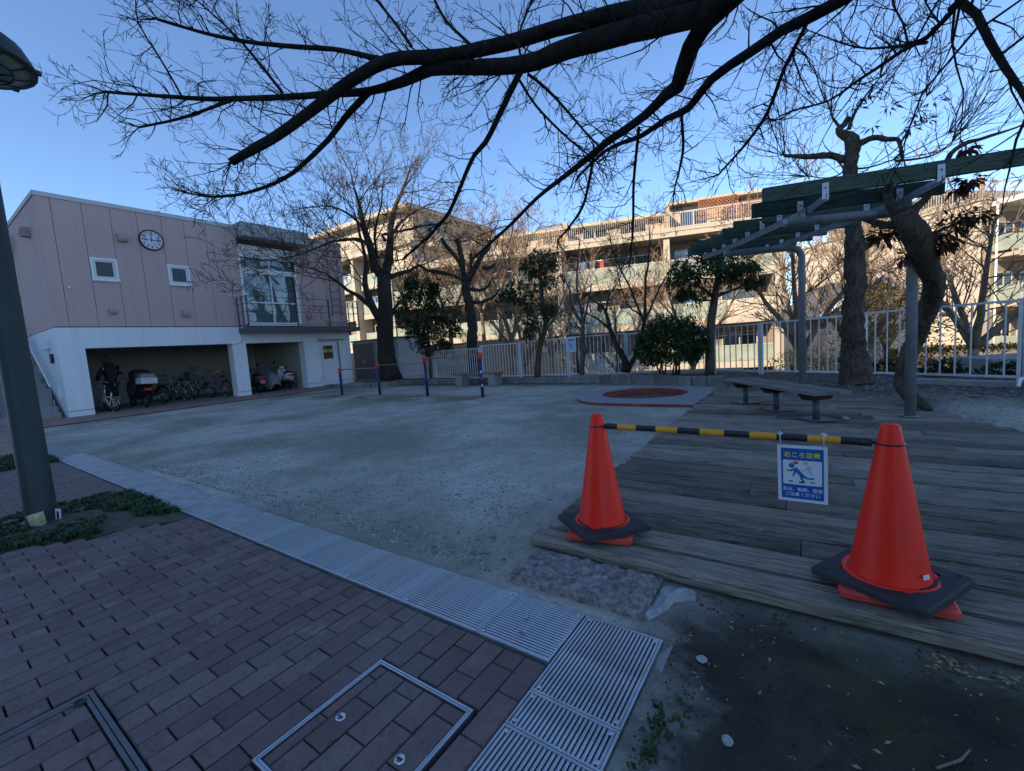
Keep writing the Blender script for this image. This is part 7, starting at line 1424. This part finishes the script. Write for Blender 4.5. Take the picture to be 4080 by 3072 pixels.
# ---- house with dark roof between the blocks
hs = thing('house', 'house with dark metal gable roof and white bargeboard among the bare trees', 'house', (2.2, 25.0, -.5), R(30)); hs.scale = (.8, .8, .85)
abox('wall', 'greymetal', hs, -2.2, 2.4, 0, 4.5, -1.4, 3.0)
MB().add([(-2.9,-.6,2.5),(.1,-.6,4.35),(3.1,-.6,2.5),(-2.9,5,2.5),(.1,5,4.35),(3.1,5,2.5),(-2.9,-.6,2.32),(.1,-.6,4.17),(3.1,-.6,2.32),(-2.9,5,2.32),(.1,5,4.17),(3.1,5,2.32)], [(0,1,4,3),(1,2,5,4),(6,9,10,7),(7,10,11,8),(0,6,7,1),(1,7,8,2),(3,4,10,9),(4,5,11,10),(0,3,9,6),(2,8,11,5)]).build('roof', M['roofgrey'], hs)
MB().add([(-2.95,-.64,2.34),(.1,-.64,4.20),(.1,-.64,4.42),(-2.95,-.64,2.54),(-2.95,-.60,2.34),(.1,-.60,4.20),(.1,-.60,4.42),(-2.95,-.60,2.54)], [(0,1,2,3),(7,6,5,4),(0,4,5,1),(3,2,6,7),(0,3,7,4)]).build('bargeboard', M['white'], hs); MB().add([(3.15,-.64,2.20),(.1,-.64,4.06),(.1,-.64,4.42),(3.15,-.64,2.54),(3.15,-.60,2.20),(.1,-.60,4.06),(.1,-.60,4.42),(3.15,-.60,2.54)], [(3,2,1,0),(4,5,6,7),(1,5,4,0),(7,6,2,3),(4,7,3,0)]).build('bargeboard', M['galv'], hs)
abox('gable', 'greymetal', hs, -1.6, 1.8, .02, .2, 3.0, 3.3); abox('window', 'glass', hs, -1.2, .2, -.03, 0, .6, 1.8)
# low wall and pale path beyond the fence
wl = MB().box(-11, -2.2, 0, .2, -2.5, -.25); o = wl.build('garden_wall', M['tile2'], None, (0, 19.5, 0)); o.rotation_euler.z = R(8); tag(o, 'low pale garden wall in front of the middle apartment block', 'wall')
o = MB().prism([(3.0,12.5),(6.5,14.4),(6.2,15.6),(2.6,13.6)], -.5, .30).build('pale_path_kerb', M['pitconc']); tag(o, 'pale concrete path edge beyond the weathered fence', 'path edge')
o = MB().box(-24, -13.6, 0, .3, -.5, .55).build('retaining_wall', M['tile'], None, (0, 16.2, 0)); tag(o, 'low brown retaining wall under the sunlit earth bank', 'wall')
# ---- unseen tall block added behind the viewer, stepped in height to shade the playground
ob = thing('apartment_block', 'tall grey unseen block added behind the viewer to shade the playground', 'apartment block', (-6, -60, 0))
for (x0, x1, h) in ((-62, -14.6, 43.8), (-14.6, 30, 41.6)):
    abox('shade_wing', 'tile', ob, x0, x1, -12, 0, -1, h)
    for zf in range(1, int(h/2.9)): abox('floor_band', 'slab', ob, x0, x1, .002, .9, zf*2.9-.2, zf*2.9+.15)
# ================================================================ small things lying about
def pebble(name, label, x, y, z, s, mat, flat=.6, seed=0):
    m = MB().lathe([(.25*s,-.45*s*flat),(.85*s,-.2*s*flat),(s,.1*s*flat),(.7*s,.6*s*flat),(.15*s,.8*s*flat)], (0,0,0), 7, smooth=False)
    m.v = [tuple(c*(1+.6*noise.noise((q[0]/s*1.3+seed, q[1]/s*1.3, q[2]/s+k*5))) for k, c in enumerate(q)) for q in m.v]
    o = m.build(name, M[mat], None, (x, y, z)); o.rotation_euler = (U(-.3,.3), U(-.3,.3), U(0,6)); return tag(o, label, 'stone')
M['palestone'] = basic('pale_stone', (.36,.36,.34), .85, .3, 40, .4, 60)
pebble('stone', 'pale knuckle sized stone on the dark soil beside the cross channel', -.339, 1.608, .006, .021, 'palestone', .6, 1)
pebble('stone', 'pointed grey stone on the dark soil near the corner grate', -.206, 1.295, .006, .016, 'palestone', .8, 2)
pebble('pebble', 'small pebble lying on the grate beside the stepping stone', -1.05, 1.50, .014, .012, 'palestone', .7, 3)
pebble('pebble', 'tiny pebble on the long channel grate near the paving edge', -1.01, 1.40, .013, .009, 'kerbstone', .7, 4)
pebble('stone', 'white stone lying on the deck near the bench', .35, 6.35, DECKZ+.02, .035, 'palestone', .6, 5)
pebble('stone', 'pale flat stone on the ground below the curved trunk', 1.75, 7.9, ground_z(1.75,7.9)+.01, .05, 'palestone', .4, 6)
# loose stones and clods: dense on the soil, thinner over the packed dirt, strewn behind the deck
def scatter(n, fn, sz, name, mat, label, cat):
    m = MB(); k = 0; tries = 0
    while k < n and tries < n*30:
        tries += 1; p = fn()
        if p is None: continue
        x, y = p; z = ground_z(x, y); s = sz()
        pts = [(s*U(.6,1.1)*math.cos(a)*U(.7,1), s*U(.6,1.1)*math.sin(a)*U(.7,1)) for a in (0.3,1.4,2.5,3.6,4.6,5.6)]
        m.add([(x+a, y+b, z-.002) for a, b in pts] + [(x+a*.6, y+b*.6, z+s*U(.35,.75)) for a, b in pts], [tuple(range(6,12))] + [(i,(i+1)%6,6+(i+1)%6,6+i) for i in range(6)]); k += 1
    return tag(m.build(name, M[mat], None), label, cat, None, 'stuff')
def f_soil():
    x, y = U(-.45,1.6), U(.2,2.08); return (x, y) if noise.noise((x*3,y*3,8)) > -.25 else None
def f_dirt():
    t_ = rnd.random()**1.6; y = 1.75 + 8.2*t_; x = U(-13,-1.5) if y > 3 else U(-7,-.9)
    return (x, y) if noise.noise((x*.8,y*.8,2)) + U(-.35,.35) > .05 and x < -1.6 - .02*y or (y < 2.0 and x < -1.45) else None
def f_back():
    x, y = U(-1.4,3.2), U(7.0,11.5); return (x, y) if y > interp(BEDF, x) + .05 and noise.noise((x*1.5,y*1.5,4)) > -.1 else None
M['clod'] = basic('soil_clod', (.055,.046,.036), .95, .5, 30, .5); M['gravel'] = basic('gravel', (.30,.29,.27), .95, .7, 14, .4); M['gravelpale'] = basic('pale_gravel', (.52,.50,.47), .95, .35, 22, .3)
scatter(4500, f_soil, lambda: U(.002,.011)*U(.5,1), 'soil_crumb', 'clod', 'dark crumbs of soil beside the cross channel', 'soil')
scatter(160, f_soil, lambda: U(.002,.005), 'grit', 'gravelpale', 'pale grit on the dark soil', 'gravel')
scatter(7000, f_dirt, lambda: U(.004,.016), 'loose_gravel', 'gravel', 'loose grey gravel strewn over the packed dirt yard', 'gravel')
scatter(2600, f_dirt, lambda: U(.004,.012), 'loose_gravel', 'gravelpale', 'pale grit strewn over the packed dirt yard', 'gravel')
scatter(1100, f_back, lambda: U(.006,.022), 'loose_gravel', 'gravel', 'pale gravel and debris behind the deck', 'gravel')
# fallen leaves: single ones on the soil and deck, drifts by the deck edge
def fallen(m, x, y, z, s):
    a = U(0,6.28); d = Vector((math.cos(a), math.sin(a), U(-.05,.25))).normalized(); one_leaf(m, Vector((x,y,z+.004)), d, s, .45)
lf = MB()
for _ in range(230):
    x, y = U(-.45,1.7), U(.3,2.07); fallen(lf, x, y, max(ground_z(x,y),-.02)+.006, U(.010,.026))
for _ in range(60): x = .35+abs(rnd.gauss(0,.25)); y = 2.04 - abs(rnd.gauss(0,.05)); fallen(lf, x, y, ground_z(x,y)+.008, U(.012,.032))
stuff(tag(lf.build('fallen_leaf', M['litter']), 'small yellow leaves scattered on the dark soil below the deck', 'leaves'))
lf = MB()
for _ in range(120):
    x, y = U(-1.2,2.2), U(2.15,7.5); fallen(lf, x, y, DECKZ+.006, U(.012,.035))
for _ in range(130): x, y = .95+rnd.gauss(0,.14), 2.5+rnd.gauss(0,.22); fallen(lf, x, y, DECKZ+abs(rnd.gauss(0,.03)), U(.02,.045))
stuff(tag(lf.build('fallen_leaf', M['litter']), 'dry yellow leaves lying on the deck planks', 'leaves'))
lf = MB()
for _ in range(700):
    p = f_back()
    if p: fallen(lf, p[0], p[1], ground_z(*p)+.01, U(.03,.08))
stuff(tag(lf.build('fallen_leaf', M['leaf_dead']), 'brown leaf litter around the tree feet behind the deck', 'leaves'))
lf = MB()
for _ in range(500):
    x = U(-14.5,-2); y = interp(KERB, x) + U(.15,.9); fallen(lf, x, y, ground_z(x,y)+.01, U(.04,.09))
stuff(tag(lf.build('fallen_leaf', M['leaf_dead']), 'brown leaf litter on the planting bed behind the kerb', 'leaves'))
def stick(label, pts, r, mat='bark_brown'):
    o = MB().tube([(x, y, ground_z(x,y)+r*.8+dz) for x, y, dz in pts], [r, r*.9, r*.6] if len(pts) == 3 else [r]+[r*.8]*(len(pts)-2)+[r*.5], 6, jit=.3).build('twig', M[mat]); return tag(o, label, 'twig')
M['stickpale'] = basic('pale_stick', (.20,.175,.15), .9, .3)
stick('short thick stick on the dark soil', [(.085,1.34,0),(.12,1.27,0),(.145,1.21,0)], .006, 'stickpale')
stick('forked pale twig on the dark soil near the yellow leaves', [(.28,1.50,0),(.34,1.56,.004),(.37,1.62,.002)], .004, 'stickpale')
stick('bent pale twig lying on the soil by the deck', [(.62,1.52,0),(.70,1.45,.006),(.73,1.37,.004),(.74,1.33,0)], .005, 'stickpale')
stick('thin dark twig lying on the packed dirt by the long channel', [(-1.66,1.86,0),(-1.60,1.90,.004),(-1.55,1.91,0)], .003)
tw = MB()
for _ in range(60):
    x, y, a, L_ = U(-.4,1.6), U(.4,2.0), U(0,6.28), U(.03,.10); z = ground_z(x,y)+.004; tw.tube([(x,y,z),(x+L_*.5*math.cos(a+.2),y+L_*.5*math.sin(a+.2),z+.003),(x+L_*math.cos(a),y+L_*math.sin(a),z)], .0014, 4)
stuff(tag(tw.build('twig_litter', M['bark_brown']), 'fine broken twig litter on the dark soil', 'twigs'))
# trailing vine on the deck at the right
t = thing('trailing_vine', 'trailing vine with yellowing leaves over the deck edge', 'vine', (1.05, 2.45, DECKZ)); m = MB(); lf = MB()
for k in range(6):
    p = Vector((U(.0,.3),U(-.3,.3),.02)); pts = [p.copy()]
    for _ in range(7): p = p + Vector((U(-.11,.02),U(-.07,.07),U(-.01,.02))); p.z = max(.008,p.z); pts.append(p.copy())
    m.tube(pts, .0022, 4)
    for q in pts:
        for _ in range(3): one_leaf(lf, q, rdir(Vector((0,0,.4)), .8), U(.022,.045), .55)
stuff(m.build('stem', M['bark_brown'], t)); stuff(lf.build('leaf', M['vineleaf'] if 'vineleaf' in M else M['litter'], t))
# moss in the joints of the steel rimmed cover
mm = MB()
for _ in range(900):
    x, y = U(H1[0]+.02,H1[1]-.02), U(H1[2]+.02,H1[3]-.02); j = min(abs(((x-H1[1]+.018) % .1)), .1-abs(((x-H1[1]+.018) % .1)))
    if j < .006 and noise.noise((x*9,y*9,1)) > -.1: mm.add([(x-.003,y,-.003),(x+.003,y,-.003),(x+U(-.003,.003),y+U(-.003,.003),U(.002,.006))], [(0,1,2)]); mm.add([(x,y-.003,-.003),(x,y+.003,-.003),(x,y,U(.001,.005))], [(0,1,2)])
M['moss'] = m_leaf('moss', (.05,.055,.012), (.09,.085,.02), .9, .1); stuff(tag(mm.build('moss', M['moss']), 'moss in the brick joints of the steel rimmed access cover', 'moss'))
